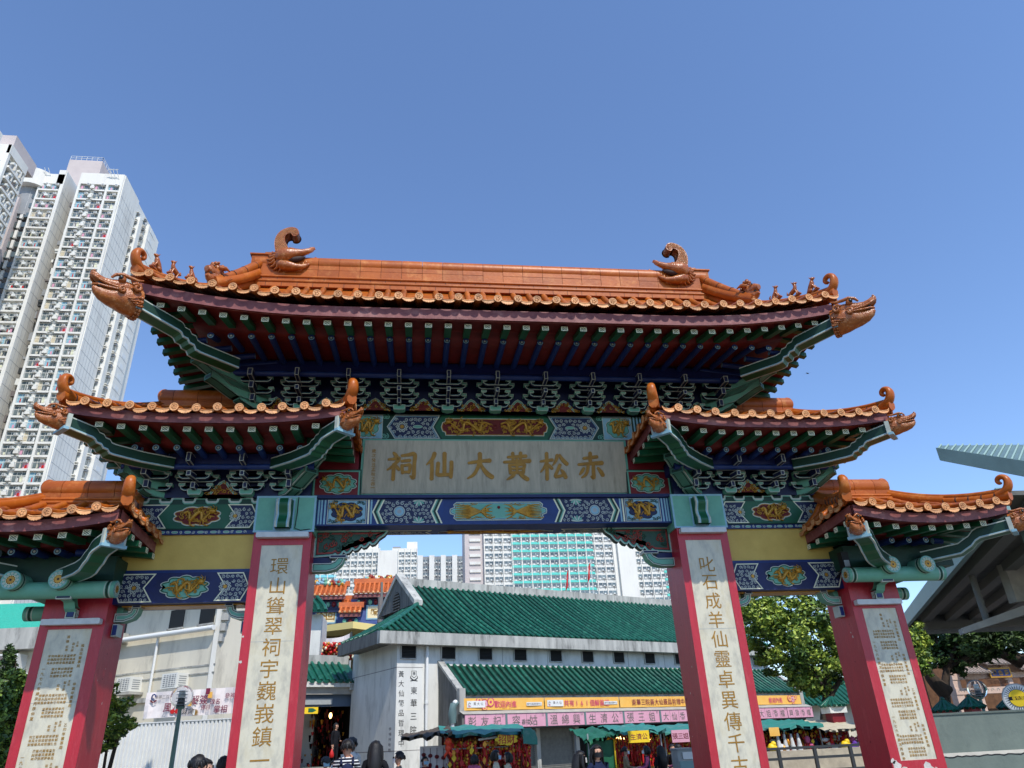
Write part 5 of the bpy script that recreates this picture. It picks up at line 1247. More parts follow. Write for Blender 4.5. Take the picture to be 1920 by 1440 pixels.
# ------------------------------------------------------------------ far housing blocks seen under the beam
def block(name, label, x0, x1, y, z1, base, wallm, bandm, bands, cols, st=2.8, zlo=20, cores=(), d=18, roof=None, joints=True):
    T0 = empty(name, ((x0+x1)/2, y+d/2, 0), label, 'apartment block')
    mb = MB(); mb.box(x0, x1, y, y+d, 0, z1, wallm)
    for a, b, zz in cores: mb.box(a, b, y-1.2, y+d, 0, zz, TOWW)
    if roof:
        for a, b, ya, yb, za, zb, m in roof: mb.box(a, b, y+ya, y+yb, za, zb, m)
    mb.build('wall', T0, ((x0+x1)/2, y, 0))
    cw = (x1-x0)/cols
    mesh = MB(); w = cw*.82
    mesh.box(-w/2, w/2, -.06, -.02, .9, 2.3, GLASSD); mesh.box(-w/2, -w*.1, -.09, -.05, .9, 1.5, TOWG); mesh.box(-.05, .05, -.1, -.02, .9, 2.3, TOWW); mesh.box(w*.1, w*.1+.55, -.5, -.05, 1.0, 1.45, ACW); mesh.box(-w/2-.1, w/2+.1, -.25, -.02, .78, .9, TOWW)
    mesh.box(-w*.4, -w*.15, -.2, -.12, .6, 1.2, FENCE); mesh.box(w*.3, w*.38, -.3, -.12, .3, 1.2, INKG)
    src = mesh.build('window', T0, (0, 0, 0)); n = 0; rest = MB(); bd = MB()
    rows = int((z1-zlo-1)/st)
    for r in range(rows):
        z = z1-1-(r+1)*st
        for (a, b) in bands:
            if r % 1 == 0: bd.box(a, b, y-.28, y-.01, z-.15, z+.72, bandm)
        for c in range(cols):
            x = x0+cw*(c+.5)
            if any(a-.5 < x < b+.5 for a, b, zz in cores): continue
            if n < 90:
                if n == 0: place(src, (x, y, z))
                else: inst(src, T0, (x, y, z))
                n += 1
            else:
                bq = len(rest.v); sm = src.data
                rest.add([v.co+Vector((x, y, z)) for v in sm.vertices], [], TOWW)
                for p in sm.polygons: rest.f.append([bq+k for k in p.vertices]); rest.m.append(rest.mi(sm.materials[p.material_index])); rest.sm.append(False)
    if rest.v: tag(rest.build('windows', T0, ((x0+x1)/2, y, 0)), kind='stuff')
    if bands: tag(bd.build('balcony_band', T0, ((x0+x1)/2, y, 0)), kind='stuff')
    if joints:
        j = MB()
        for c in range(cols+1): j.box(x0+cw*c-.12, x0+cw*c+.12, y-.32, y-.01, 0, z1, wallm)
        tag(j.build('pilaster', T0, ((x0+x1)/2, y, 0)), kind='stuff')
    return T0
p = at(880, 1060, 245); q = at(1330, 1060, 245)
xa = p.x; cw_ = 3.4
block('apartment_block', 'long white apartment block with turquoise balcony bands right of the hill', xa+5.5, xa+98, 245, 82, 0, TOWW, TURQ, [(xa+15.5, xa+46), (xa+72, xa+98)], 27, zlo=40, cores=((xa+55, xa+61.5, 90),), d=18, roof=[(xa-1.5, xa+5.5, 1, 17, 0, 82, TOWP)] + [(xa+.2, xa+4.2, .6, 1.1, z*2.8+1.2, z*2.8+2.2, TOWW) for z in range(12, 29)])
p = at(598, 1060, 232); q = at(712, 1040, 232)
block('apartment_block', 'white apartment block with pale aqua balcony bands behind the orange gate roofs', p.x-16, q.x, 232, at(700, 1028, 232).z, 0, TOWW, AQUA, [(p.x-16, q.x-14)], 15, zlo=38, d=26, roof=[(q.x-.5, q.x+6, -1.5, 4, 0, at(720, 1034, 232).z, TOWW), (q.x-6, q.x-1, 6, 12, 50, at(705, 1018, 240).z, TOWW)])
p = at(735, 1060, 262); q = at(782, 1060, 262)
block('apartment_block', 'tall pale apartment block with narrow bays and a boxy rooftop tank', p.x, q.x, 262, at(760, 1028, 262).z, 0, TOWW, TOWW, [], 4, zlo=42, d=20, roof=[(q.x-4, q.x, 2, 8, 40, at(775, 1016, 264).z, TOWW), (p.x, p.x+3, 1, 6, 40, at(740, 1025, 263).z, TOWG)])
p = at(783, 1070, 300); q = at(869, 1070, 300)
block('apartment_block', 'distant grey white apartment block nearest the hillside gap', p.x, q.x, 300, at(825, 1043, 300).z, 0, TOWG, TOWW, [], 9, zlo=48, d=20, roof=[(p.x+i*((q.x-p.x)/4), p.x+i*((q.x-p.x)/4)+2.2, -1.2, 2, 0, at(825, 1042, 300).z, TOWW) for i in range(5)])

# ------------------------------------------------------------------ green-roofed hall
HA = radians(26); HD = (cos(HA), sin(HA)); HP = (-2.53, 25.99, 0)
HT = wall_T(HP, HD)
def hp(u, v, w): return HT @ Vector((u, v, w))
HALL = empty('temple_hall', hp(12, 0, -5), 'white temple hall with sweeping green tiled roof and black wall lettering', 'hall')
def tile_slope(mb, rows, m=GTILE, r=.1, step=.42):
    """rows: list of point lists running from ridge to eave"""
    for P in rows:
        L = sum((Vector(P[i+1])-Vector(P[i])).length for i in range(len(P)-1)); n = max(2, int(L/step)); Q = []; R = []
        acc = [0]
        for i in range(len(P)-1): acc.append(acc[-1]+(Vector(P[i+1])-Vector(P[i])).length)
        def g(s_):
            for i in range(len(P)-1):
                if s_ <= acc[i+1]+1e-9: t = (s_-acc[i])/max(1e-9, acc[i+1]-acc[i]); return Vector(P[i]).lerp(Vector(P[i+1]), t)
            return Vector(P[-1])
        for i in range(n):
            a, b = g(L*i/n), g(L*(i+.93)/n); Q += [a, b]; R += [r*.9, r*1.06]
        Q.append(g(L)); R.append(r); mb.tube(Q, R, m, 8)
def sheet(mb, A, B, m):
    n = len(A); mb.add([Vector(p) for p in A]+[Vector(p) for p in B], [(i, i+1, n+i+1, n+i) for i in range(n-1)], m, True)
def hall():
    mb = MB()
    mb.box(0, 28.5, 0, 6.9, -6, 0, WALLW, HT); mb.box(2.9, 28.5, 0, 8.2, -12, -6, WALLW, HT)
    for u in [1.72+3.05*k-1.5 for k in range(1, 10)]: mb.box(u-.01, u+.01, 4.4, 6.4, 0, .004, INKG, HT)
    for v in (1.55, 5.32): mb.box(0, 1.45, v-.012, v+.012, 0, .004, INKG, HT)
    mb.box(-.004, 0, 1.55-.012, 1.57, -6, 0, INKG, HT); mb.box(-.004, 0, 5.3, 5.33, -6, 0, INKG, HT)
    Wl = mb.build('wall', HALL, hp(12, 0, 0))
    src = MB(); src.box(-.41, .41, -.3, .3, -.02, .02, LOUV); 
    for k in range(8): src.add([(-.4, -.28+.075*k, .02), (.4, -.28+.075*k, .02), (.4, -.24+.075*k, .07), (-.4, -.24+.075*k, .07)], [(0, 1, 2, 3), (3, 2, 1, 0)], RAIL)
    for a, b, c, d in ((-.45, .45, .29, .34), (-.45, .45, -.34, -.29), (-.45, -.4, -.3, .3), (.4, .45, -.3, .3)): src.box(a, b, c, d, -.02, .06, CONC)
    R4 = HT.to_3x3().to_4x4()
    for v in src.v: v.xyz = (R4 @ v)
    so_ = src.build('louvre_window', HALL, (0, 0, 0))
    for k, (pxl, pxr) in enumerate(((752, 779), (825, 855), (896, 923), (961, 988), (1028, 1054), (1088, 1113), (1146, 1171), (1204, 1228), (1259, 1284), (1403, 1428))):
        c = on_plane((pxl+pxr)/2, 1222 if k == 0 else 1224, HP, HD); u = (Vector((c.x-HP[0], c.y-HP[1])).dot(Vector(HD)))
        if k == 0: place(so_, hp(u, 6.05, .02))
        else: inst(so_, HALL, hp(u, 6.05, .02))
    # concrete eaves fascia
    mb = MB()
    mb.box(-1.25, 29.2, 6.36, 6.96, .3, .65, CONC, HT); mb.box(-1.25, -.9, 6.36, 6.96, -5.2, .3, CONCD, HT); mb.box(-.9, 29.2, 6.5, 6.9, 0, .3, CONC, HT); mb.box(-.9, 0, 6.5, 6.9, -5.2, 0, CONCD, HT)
    mb.build('eaves_fascia', HALL, hp(12, 6.6, .4))
    # upper roof
    mb = MB(); rows = []; g0 = 2.9
    def prof(t): return (10.75-(10.75-6.98)*(t*1.18-.18*t*t), -6+6.35*t)            # z, w from ridge to eave
    N = 10
    u = g0+.2
    while u < 28.8: rows.append([hp(u, prof(t/N)[0]+.05, prof(t/N)[1]) for t in range(N+1)]); u += .4
    ug = g0-.2; th0 = .38
    while ug > -1.1:
        t0 = th0+(1-th0)*(g0-ug)/(g0+1.1)
        rows.append([hp(ug, prof(t0+(1-t0)*t/5)[0]+.05, prof(t0+(1-t0)*t/5)[1]) for t in range(6)]); ug -= .4
    tile_slope(mb, rows)
    A = [hp(g0, prof(t/N)[0], prof(t/N)[1]) for t in range(N+1)]; B = [hp(29, prof(t/N)[0], prof(t/N)[1]) for t in range(N+1)]; sheet(mb, B, A, GPAN)
    A = [hp(g0, prof(th0+(1-th0)*t/6)[0], prof(th0+(1-th0)*t/6)[1]) for t in range(7)]; B = [hp(g0-(g0+1.1)*t/6, prof(th0+(1-th0)*t/6)[0], prof(th0+(1-th0)*t/6)[1]) for t in range(7)]; sheet(mb, A, B, GPAN)
    C_ = [hp(g0-(g0+1.1)*t/6, prof(th0+(1-th0)*t/6)[0], max(-5.3, -6-(prof(th0+(1-th0)*t/6)[1]+6))) for t in range(7)]; sheet(mb, B, C_, GPAN)
    for j in range(14):
        w0 = -6+ (j-6.5)*.62
        t0 = abs(w0+6)/6.35; t0 = max(t0, th0)
        if w0 < -5.4: continue
        tile_slope(mb, [[hp(g0-(g0+1.1)*(q-th0)/(1-th0), prof(q)[0]+.05, w0) for q in [t0+(1-t0)*k/4 for k in range(5)]]])
    mb.tube([B[i]+Vector((0, 0, .08)) for i in range(7)], .13, GTILE, 8)
    mb.add([hp(29, prof(t/N)[0], -6-(prof(t/N)[1]+6)) for t in range(N+1)]+[hp(g0, prof(t/N)[0], -6-(prof(t/N)[1]+6)) for t in range(N+1)], [(i, i+1, N+2+i, N+1+i) for i in range(N)], GTILE)
    mb.build('upper_roof', HALL, hp(12, 9, -3))
    mb = MB()
    mb.box(g0-.1, 29, 10.6, 11.1, -6.3, -5.7, CONC, HT)
    zb, wb = prof(th0)
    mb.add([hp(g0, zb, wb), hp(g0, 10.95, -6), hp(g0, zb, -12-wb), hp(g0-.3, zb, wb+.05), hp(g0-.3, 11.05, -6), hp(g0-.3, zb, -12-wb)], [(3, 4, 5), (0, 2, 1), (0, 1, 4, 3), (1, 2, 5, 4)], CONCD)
    for a, b in (((zb-.1, wb+.25), (11.1, -6)), ((zb-.1, -12-wb-.25), (11.1, -6))):
        mb.add([hp(g0-.4, a[0], a[1]), hp(g0-.4, b[0], b[1]), hp(g0-.4, b[0]+.3, b[1]), hp(g0-.4, a[0]+.3, a[1]), hp(g0+.15, a[0], a[1]), hp(g0+.15, b[0], b[1]), hp(g0+.15, b[0]+.3, b[1]), hp(g0+.15, a[0]+.3, a[1])], [(0, 1, 2, 3), (7, 6, 5, 4), (3, 2, 6, 7), (1, 0, 4, 5), (0, 3, 7, 4)], CONC)
    G = mb.build('gable', HALL, hp(g0, 9.5, -6))
    mb = MB(); n = 20; c = (9.55, -6.0)
    ring = [hp(g0-.32, c[0]+.72*sin(2*pi*i/n), c[1]+.5*cos(2*pi*i/n)) for i in range(n)]; mb.add(ring, [tuple(range(n)), tuple(range(n-1, -1, -1))], LOUV)
    for k in range(8):
        z = c[0]-.6+.17*k; hw = .5*sqrt(max(0, 1-((z-c[0])/.72)**2)); mb.box(-.01, .02, z, z+.06, -hw, hw, CONCD, Matrix.Translation(hp(0, 0, 0)-hp(0, 0, 0)) @ HT @ Matrix.Translation((g0-.34, 0, c[1])))
    mb.build('gable_louvre', G, hp(g0, 9.5, -6))
    # lean-to roof over the shop row
    mb = MB(); rows = []
    u = 2.85
    def pl(t): return (5.42-(5.42-3.86)*(t*1.12-.12*t*t), .05+2.25*t)
    while u < 28.2: rows.append([hp(u, pl(t/5)[0]+.05, pl(t/5)[1]) for t in range(6)]); u += .4
    tile_slope(mb, rows); sheet(mb, [hp(28.3, *pl(t/5)) for t in range(6)], [hp(2.6, *pl(t/5)) for t in range(6)], GPAN)
    mb.build('lean_to_roof', HALL, hp(12, 4.6, 1))
    for u0 in (2.35, 28.3):
        mb = MB()
        T = Matrix(((HT[0][2], 0, HT[0][0], hp(u0, 0, 0).x), (HT[1][2], 0, HT[1][0], hp(u0, 0, 0).y), (0, 1, 0, 0), (0, 0, 0, 1)))
        q = [(0, 0), (2.2, 0), (2.2, 3.95), (2.0, 4.1), (0.0, 5.55)]
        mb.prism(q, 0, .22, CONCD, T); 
        for (a, b) in (((-.02, 5.53), (2.05, 4.05)),): mb.prism([(a[0], a[1]), (b[0], b[1]), (b[0], b[1]+.14), (a[0], a[1]+.16)], -.06, .3, CONC, T)
        mb.box(2.0, 2.3, 2.7, 4.16, -.04, .3, CONC, T)
        mb.build('end_wall', HALL, hp(u0, 3, 1))
    mb = MB()
    mb.box(2.6, 28.3, 3.0, 3.9, 1.9, 2.18, CONC, HT); mb.box(2.6, 28.3, 0, 3.0, .6, .7, DARK, HT)
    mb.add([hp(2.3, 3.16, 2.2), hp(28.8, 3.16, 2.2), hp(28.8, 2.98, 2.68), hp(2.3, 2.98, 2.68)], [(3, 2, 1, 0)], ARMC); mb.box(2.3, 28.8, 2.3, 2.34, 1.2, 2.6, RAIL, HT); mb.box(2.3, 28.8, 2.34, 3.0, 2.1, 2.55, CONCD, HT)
    mb.build('shop_canopy', HALL, hp(12, 3.1, 2.3))
    for u0, u1 in ((4.9, 7.3), (7.5, 9.8)):
        mb = MB(); mb.box(u0, u1, 0, 2.35, 1.2, 1.25, SHUT, HT)
        for k in range(24): mb.box(u0, u1, .05+.096*k, .09+.096*k, 1.25, 1.275, SHUT, HT)
        mb.build('roller_shutter', HALL, hp((u0+u1)/2, 1, 1.25))
    for u in (4.75, 7.4, 9.95, 12.5, 15.1, 17.8, 20.4, 23.6, 26.3): mb = MB(); mb.box(u-.12, u+.12, 0, 2.4, 1.2, 1.5, CONC, HT); mb.build('shop_column', HALL, hp(u, 0, 1.35))
    mb = MB(); mb.tube([hp(1.62, 0, .14), hp(1.62, 6.4, .14)], .085, PIPE, 8)
    for v in (1.4, 3.6, 5.9): mb.tube([hp(1.62, v, .14), hp(1.62, v+.14, .14)], .11, PIPE, 8)
    mb.build('drain_pipe', HALL, hp(1.62, 0, .14))
    mb = MB()
    for ch, v in zip('東華三院', (4.23, 3.66, 3.05, 2.44)): text(mb, ch, .97, v, .38, .006, INK, HT, .004, 1, 4)
    for i, ch in enumerate('黃大仙籤品哲理中心'): text(mb, ch, .25+.012*i, 5.0-i*.447, .32, .006, INK, HT, .004, 1, 4)
    for i, ch in enumerate('李福祥敬題'): text(mb, ch, -.0+.29-.56+.03*0, 2.52-i*.23, .15, .006, INK, HT, .006)
    T2 = HT @ Matrix.Translation((.96, 4.92, .004))
    mb.plaque([(-.14, -.02), (.0, -.1), (.14, -.02), (.14, .24), (-.14, .24)], -.004, .006, [(.022, INK)], WALLW, T=T2); text(mb, '善', 0, .11, .17, .008, INK, T2, .01)
    for a in (-1, 1): mb.ribbon([(a*.0, -.2), (a*.1, -.17), (a*.19, -.1), (a*.2, 0)], [.03, .05, .05, .02], .007, INK, T2)
    mb.ribbon([(-.2, -.24), (0, -.21), (.2, -.24)], .035, .008, INK, T2)
    mb.build('wall_lettering', HALL, hp(.6, 3, .01))
    # shop name boards
    names = [('彭友記', '31', 2.42, 4.72), ('容姑', '32', 4.78, 7.12), ('溫綿興', '33', 7.24, 9.62), ('生濟公', '34', 9.74, 12.3), ('張三姐', '35', 12.4, 15.0), ('大仙香檔', '36', 15.14, 17.9), ('順利香檔', '37', 18.0, 20.6), ('友好香檔', '38', 20.7, 23.2), ('大姐香檔', '39', 23.3, 26.15), ('興發香檔', '40', 26.22, 28.76)]
    for nm, num, u0, u1 in names:
        mb = MB(); mb.box(u0, u1, 2.36, 2.97, 2.56, 2.64, PINK, HT)
        for k in range(1, 4): mb.box(u0+(u1-u0)*k/4-.006, u0+(u1-u0)*k/4+.006, 2.37, 2.96, 2.64, 2.643, INKG, HT)
        o = mb.build('name_board', HALL, hp((u0+u1)/2, 2.66, 2.6))
        mb = MB(); n = len(nm); w = u1-u0; sz = min(.5, w/n*.62)
        for i, ch in enumerate(nm): text(mb, ch, u0+w*(i+.5)/(n+.25)+.03, 2.64, sz, 2.647, INKG, HT, .006, 1, 4)
        text(mb, num, u1-.16, 2.87, .16, 2.647, INKG, HT, .0)
        if nm == '容姑': text(mb, '香檔', (u0+u1)/2-.05, 2.58, .26, 2.649, INKG, HT, .008)
        mb.build('board_lettering', o, hp((u0+u1)/2, 2.66, 2.6))
    mb = MB()
    for u in (4.75, 7.18, 9.68, 12.35, 15.07): mb.box(u-.06, u+.06, 2.34, 2.98, 2.55, 2.66, STEELG, HT)
    mb.build('board_divider', HALL, hp(9, 2.6, 2.6))
hall()
BANN = [('歡迎內進', 2.56, 7.3, 'yellow banner with welcome lettering and pink round fruit above the first shop'), ('共有161個解簽檔', 7.36, 12.4, 'yellow banner stating one hundred sixty one stalls'), ('東華三院黃大仙簽品哲理中心', 12.46, 18.1, 'yellow banner with one long line of purple lettering beside the right pillar'), ('歡迎內進', 23.0, 28.3, 'yellow banner at the far right end of the shop row')]
for i, (tx, u0, u1, lb) in enumerate(BANN):
    B = MB(); nu = 16
    V = [HT @ Vector((u0+(u1-u0)*k/nu, v, 2.3+.02*sin(k*1.3+i))) for v in (3.16, 3.7) for k in range(nu+1)]
    B.add(V, [(k, k+1, nu+2+k, nu+1+k) for k in range(nu)], YBAN); B.add([v-(HT.to_3x3() @ Vector((0, 0, .02))) for v in V], [(nu+1+k, nu+2+k, k+1, k) for k in range(nu)], YBAN)
    o = tag(B.build('shop_banner', None, hp((u0+u1)/2, 3.4, 2.3)), lb, 'banner', 'yellow banners above the shop row')
    B = MB(); w = u1-u0; n = len(tx); sz = .34; W_ = 2.335
    uc = u0+w*(.5 if n < 9 else .55); pit = .33 if n < 9 else .345
    if i == 3: uc = u0+w*.5
    for k, ch in enumerate(tx): text(B, ch, uc+(k-(n-1)/2)*pit, 3.42, sz, W_, MAGE if i != 2 else MAROON, HT, .005, 1, 4)
    if i in (0, 3):
        for a, b, r, m in ((.85, 3.6, .19, MAGE), (1.15, 3.45, .22, ORT), (1.5, 3.52, .22, MAGE), (1.15, 3.25, .15, MAGE)):
            uu = u0+a if i == 0 else u1-a*.8
            for q, mm, e in ((r, m, 0), (r*.75, YBAN if m is MAGE else PINK, .003), (r*.3, m, .006)): B.add([(uu+q*cos(t*pi/7), min(3.69, max(3.17, b+q*sin(t*pi/7))), W_+e) for t in range(14)], [tuple(range(14))], mm, T=HT)
    if i < 2:
        uu = u0+.28; B.plaque(rect(uu-.14, 3.28, uu+.9, 3.58), 2.325, W_+.008, [(.01, FENCE)], FENCE, T=HT)
        B.tube([(uu+.05*cos(t*.7), 3.43+.07*sin(t*.7), W_+.012) for t in range(8)], .014, INKG, 4, T=HT); B.ribbon([(uu-.08, 3.36), (uu, 3.32), (uu+.08, 3.36)], .025, W_+.012, MAGE, HT)
        for k, ch in enumerate('黃大仙'): text(B, ch, uu+.3+k*.2, 3.45, .16, W_+.012, INKG, HT)
        B.plaque(rect(u1-1.1, 3.33, u1-.15, 3.49), 2.325, W_+.008, [(.01, FENCE)], FENCE, T=HT); text(B, '黃大仙簽品哲理中心', u1-.62, 3.41, .1, W_+.012, INK, HT)
    B.build('banner_print', o, hp((u0+u1)/2, 3.4, 2.3))

# ------------------------------------------------------------------ porch at the left of the hall
def porch():
    W0 = -6.0; P0 = empty('entrance_porch', hp(-5, 0, W0), 'green tiled entrance porch with a dark doorway left of the white hall', 'porch')
    mb = MB(); rows = []
    def pr_(t): return (6.28-1.15*t, W0-1.6+1.9*t)
    u = -11.5
    while u < 0.1: rows.append([hp(u, pr_(t/4)[0]+.05, pr_(t/4)[1]) for t in range(5)]); u += .4
    tile_slope(mb, rows); sheet(mb, [hp(.3, *pr_(t/4)) for t in range(5)], [hp(-11.8, *pr_(t/4)) for t in range(5)], GTILE)
    for u in [-11.6+.4*k for k in range(30)]: mb.plaque(cloud(u, 5.12, .3, .16, 3, .1), W0+.3, W0+.33, [(.02, GTILE)], GTILE, T=HT)
    mb.build('roof', P0, hp(-5, 5.6, W0))
    mb = MB(); mb.box(-11.8, .3, 6.2, 6.7, W0-1.9, W0-1.5, CONC, HT); mb.box(-11.8, .2, 4.86, 5.06, W0-.1, W0+.25, WALLW, HT); mb.box(-11.8, .2, 4.5, 4.86, W0-.2, W0, ARMC, HT); mb.box(-.2, .55, 4.7, 5.0, W0-.3, W0+.3, CONC, HT); mb.build('eaves_beam', P0, hp(-5, 5, W0))
    mb = MB(); mb.box(-11.8, .2, 3.9, 4.5, W0-.5, W0-.3, mat('blue_grey_lintel', (92, 108, 124), .6), HT); mb.box(-11.8, -1.0, 4.0, 4.3, W0-.3, W0-.2, GREYM, HT); mb.build('lintel', P0, hp(-5, 4.2, W0))
    mb = MB(); mb.box(-11.8, 1.0, 0, .95, W0-8, W0+1.2, CONC, HT)
    for k in range(5): mb.box(-11.8, -.1, 0, .8-.17*k, W0+1.2+.3*k, W0+1.5+.3*k, CONC, HT)
    mb.build('steps', P0, hp(-5, .5, W0))
    mb = MB(); mb.box(-11.8, .9, .95, 4.5, W0-6.2, W0-6, DARK, HT); mb.box(-11.9, -11.7, .95, 4.9, W0-6, W0, WALLC, HT); mb.box(.9, 1.0, .95, 4.5, W0-6, W0-.3, DARK, HT); mb.box(-11.8, 1.0, .951, .96, W0-6, W0+.2, CONCD, HT); mb.box(-11.8, .9, 4.5, 4.6, W0-6, W0-.2, DARK, HT); mb.box(-4.2, -3.4, .95, 4.5, W0-2.5, W0-2.2, WALLC, HT); mb.box(-3.0, -2.7, .95, 4.5, W0-3.5, W0-3.2, WALLC, HT); mb.build('interior', P0, hp(-5, 2, W0-3))  # back, right side and ceiling painted near black so the porch looks unlit
    mb = MB(); mb.box(-5.5, -1.75, 3.55, 3.88, W0-.34, W0-.28, YSIGN, HT); mb.add([HT @ Vector(p) for p in ((-2.3, 3.62, W0-.275), (-2.05, 3.62, W0-.275), (-1.85, 3.72, W0-.275), (-2.05, 3.83, W0-.275), (-2.3, 3.83, W0-.275))], [(0, 1, 2, 3, 4)], TARPD)
    text(mb, '簽品哲理中心 1-30', -3.2, 3.72, .13, W0-.27, INK, HT); mb.build('direction_sign', P0, hp(-3.5, 3.7, W0))
    rnd = random.Random(4); mb = MB()
    for k in range(900):
        u, v, w = rnd.uniform(-6, .7), rnd.uniform(1.0, 3.9), W0-rnd.uniform(2.2, 5.5)
        if u < -2.2 and v > 2.2: continue
        if -1.9 < u < -1.2 and v > 1.6: continue
        r = rnd.uniform(.04, .1); m = rnd.choice([REDC, BROWNC, BROWNC, BROWNC, GOLDC, DARK]); c = hp(u, v, w); mb.tube([c, c+Vector((0, 0, -rnd.uniform(.1, .4)))], [r, r*.5], m, 5)
    tag(mb.build('hanging_charms', P0, hp(-3, 2, W0-3)), kind='stuff')
    mb = MB(); mb.blob(hp(-.55, 3.5, W0-1.6), (.09, .09, .16), mat('warm_bulb', (255, 226, 150), .5, emit=((255, 214, 130), 4)), 8, 6); mb.tube([hp(-.55, 3.66, W0-1.6), hp(-.55, 4.4, W0-1.6)], .01, INK, 4); mb.build('lantern_bulb', P0, hp(-.55, 3.5, W0-1.6))
    mb = MB(); mb.tube([hp(-.3, .8, W0+1.3), hp(-.3, 2.0, W0+1.0), hp(.2, 2.4, W0-.5)], .04, RAIL, 6); mb.build('handrail', P0, hp(-.3, 1, W0+1))
porch()

# ------------------------------------------------------------------ cream building at the left
def left_building():
    d = Vector((-.84, .545)).normalized(); c = at(398, 1290, 14); L0 = Vector((c.x, c.y, 0)); dd = (-d.x, -d.y)
    T = wall_T((L0.x, L0.y, 0), dd)                 # u runs towards the right end at u=0, so the wall is u<0
    B = empty('office_building', (L0.x-6, L0.y+6, 0), 'cream rendered building with air conditioners behind the white hoarding', 'building')
    mb = MB(); mb.box(-14, 0, 0, 6.9, -2.2, 0, WALLC, T)
    mb.box(-14, .0, 3.45, 3.6, 0, .12, CONC, T); mb.box(-14, 0, 4.45, 4.5, 0, .02, CONC, T); mb.box(-14, .0, 4.2, 4.24, 0, .03, CONC, T)
    mb.build('wall', B, (L0.x-5, L0.y+3, 0))
    mb = MB(); mb.box(-14, .15, 6.9, 7.5, -2.2, .5, CONC, T); mb.box(-14, -4.6, 5.55, 5.9, 0, .35, CONC, T); mb.build('parapet', B, (L0.x-5, L0.y+3, 7))
    mb = MB(); mb.tube([T @ Vector((-14, 5.66, .2)), T @ Vector((-.1, 5.66, .2))], .09, PIPE, 8); mb.tube([T @ Vector((-2.9, 5.6, .1)), T @ Vector((-2.9, 3.2, .1))], .05, PIPE, 6); mb.build('drain_pipe', B, (L0.x-3, L0.y+2, 5.6))
    for u in (-2.2, -.7, -5.2):
        mb = MB(); mb.box(u-.35, u+.35, 5.85, 6.5, -.06, .03, LOUV, T); mb.box(u-.4, u+.4, 5.8, 5.86, 0, .08, CONC, T); mb.build('window', B, T @ Vector((u, 6, 0)))
    acs = [on_plane(x, y, (L0.x, L0.y), dd) for x, y in ((253, 1285), (339, 1278))]
    for u, v in [(-(Vector((q.x, q.y, 0))-L0).length, q.z) for q in acs]:
        mb = MB(); mb.box(u-.36, u+.36, v-.24, v+.24, -.1, .5, ACW, T); mb.box(u-.3, u+.3, v-.19, v+.19, .5, .505, TOWG, T)
        for k in range(6): mb.box(u-.3, u+.3, v-.17+.062*k, v-.15+.062*k, .505, .512, ACW, T)
        for k in range(5): mb.box(u-.29+.13*k, u-.27+.13*k, v-.19, v+.19, .505, .514, ACW, T)
        for k in range(5): mb.box(u+.36, u+.364, v-.16+.07*k, v-.13+.07*k, .1, .4, TOWG, T)
        mb.box(u-.42, u+.5, v-.34, v-.26, 0, .56, CONC, T); mb.build('air_conditioner', B, T @ Vector((u, v, .2)))
    # stepped end wing with tall windows
    e = at(440, 1300, 16.5); E2 = Vector((e.x-L0.x, e.y-L0.y)).normalized(); TE = wall_T((L0.x, L0.y, 0), E2)
    mb = MB(); mb.box(0.02, 2.9, 0, 7.2, -.2, 0, WALLW, TE)
    for k in range(4): mb.box(-.05, .25-.05*k, 5.2+.35*k, 5.45+.35*k, 0, .12+.06*k, CONC, TE)
    mb.build('end_wing', B, (L0.x+1, L0.y+2, 0))
    for u in (.75, 1.5):
        mb = MB(); mb.box(u-.24, u+.24, 4.25, 6.2, -.02, .02, GLASSD, TE)
        for a, b in ((u-.28, u-.22), (u+.22, u+.28), (u-.02, u+.02)): mb.box(a, b, 4.2, 6.25, .0, .07, PIPE, TE)
        mb.box(u-.28, u+.28, 5.1, 5.16, 0, .06, PIPE, TE); mb.build('window', B, TE @ Vector((u, 5, 0)))
    mb = MB(); rows = []
    for k in range(16): u = 1.1+.3*k; rows.append([TE @ Vector((u, 4.35-.22*0, -.2)), TE @ Vector((u, 3.95, .7)), TE @ Vector((u, 3.6, 1.5))])
    tile_slope(mb, rows, r=.08); sheet(mb, [TE @ Vector((6, 4.3, -.2)), TE @ Vector((6, 3.9, .7)), TE @ Vector((6, 3.55, 1.5))], [TE @ Vector((1, 4.3, -.2)), TE @ Vector((1, 3.9, .7)), TE @ Vector((1, 3.55, 1.5))], GTILE)
    mb.box(.9, 1.05, 3.5, 3.6, 1.4, 1.5, CONC, TE); mb.prism([(-.1, 4.35), (1.6, 3.55), (1.6, 3.68), (-.1, 4.5)], .9, 1.04, CONC, Matrix(((TE[0][2], 0, TE[0][0], TE[0][3]), (TE[1][2], 0, TE[1][0], TE[1][3]), (0, 1, 0, 0), (0, 0, 0, 1))))
    mb.build('lean_to_roof', B, (L0.x+2, L0.y, 4))
    # the low annexe at the far left with a green mesh cover and wall notice
    q = at(20, 1240, 13); TQ = wall_T((q.x-6, q.y+.8, 0), (1, -.12))
    A = empty('annexe_building', (q.x-2, q.y+3, 0), 'low annexe with a concrete eaves and green netting at the left edge', 'building')
    mb = MB(); mb.box(-2, 7.0, 0, 5.0, -3, 0, WALLC, TQ); mb.box(-2, 7.1, 4.95, 5.6, -3, .5, CONC, TQ); mb.box(-2, 7.0, 4.1, 4.25, 0, .3, WALLW, TQ); mb.build('wall', A, (q.x, q.y, 0))
    mb = MB()
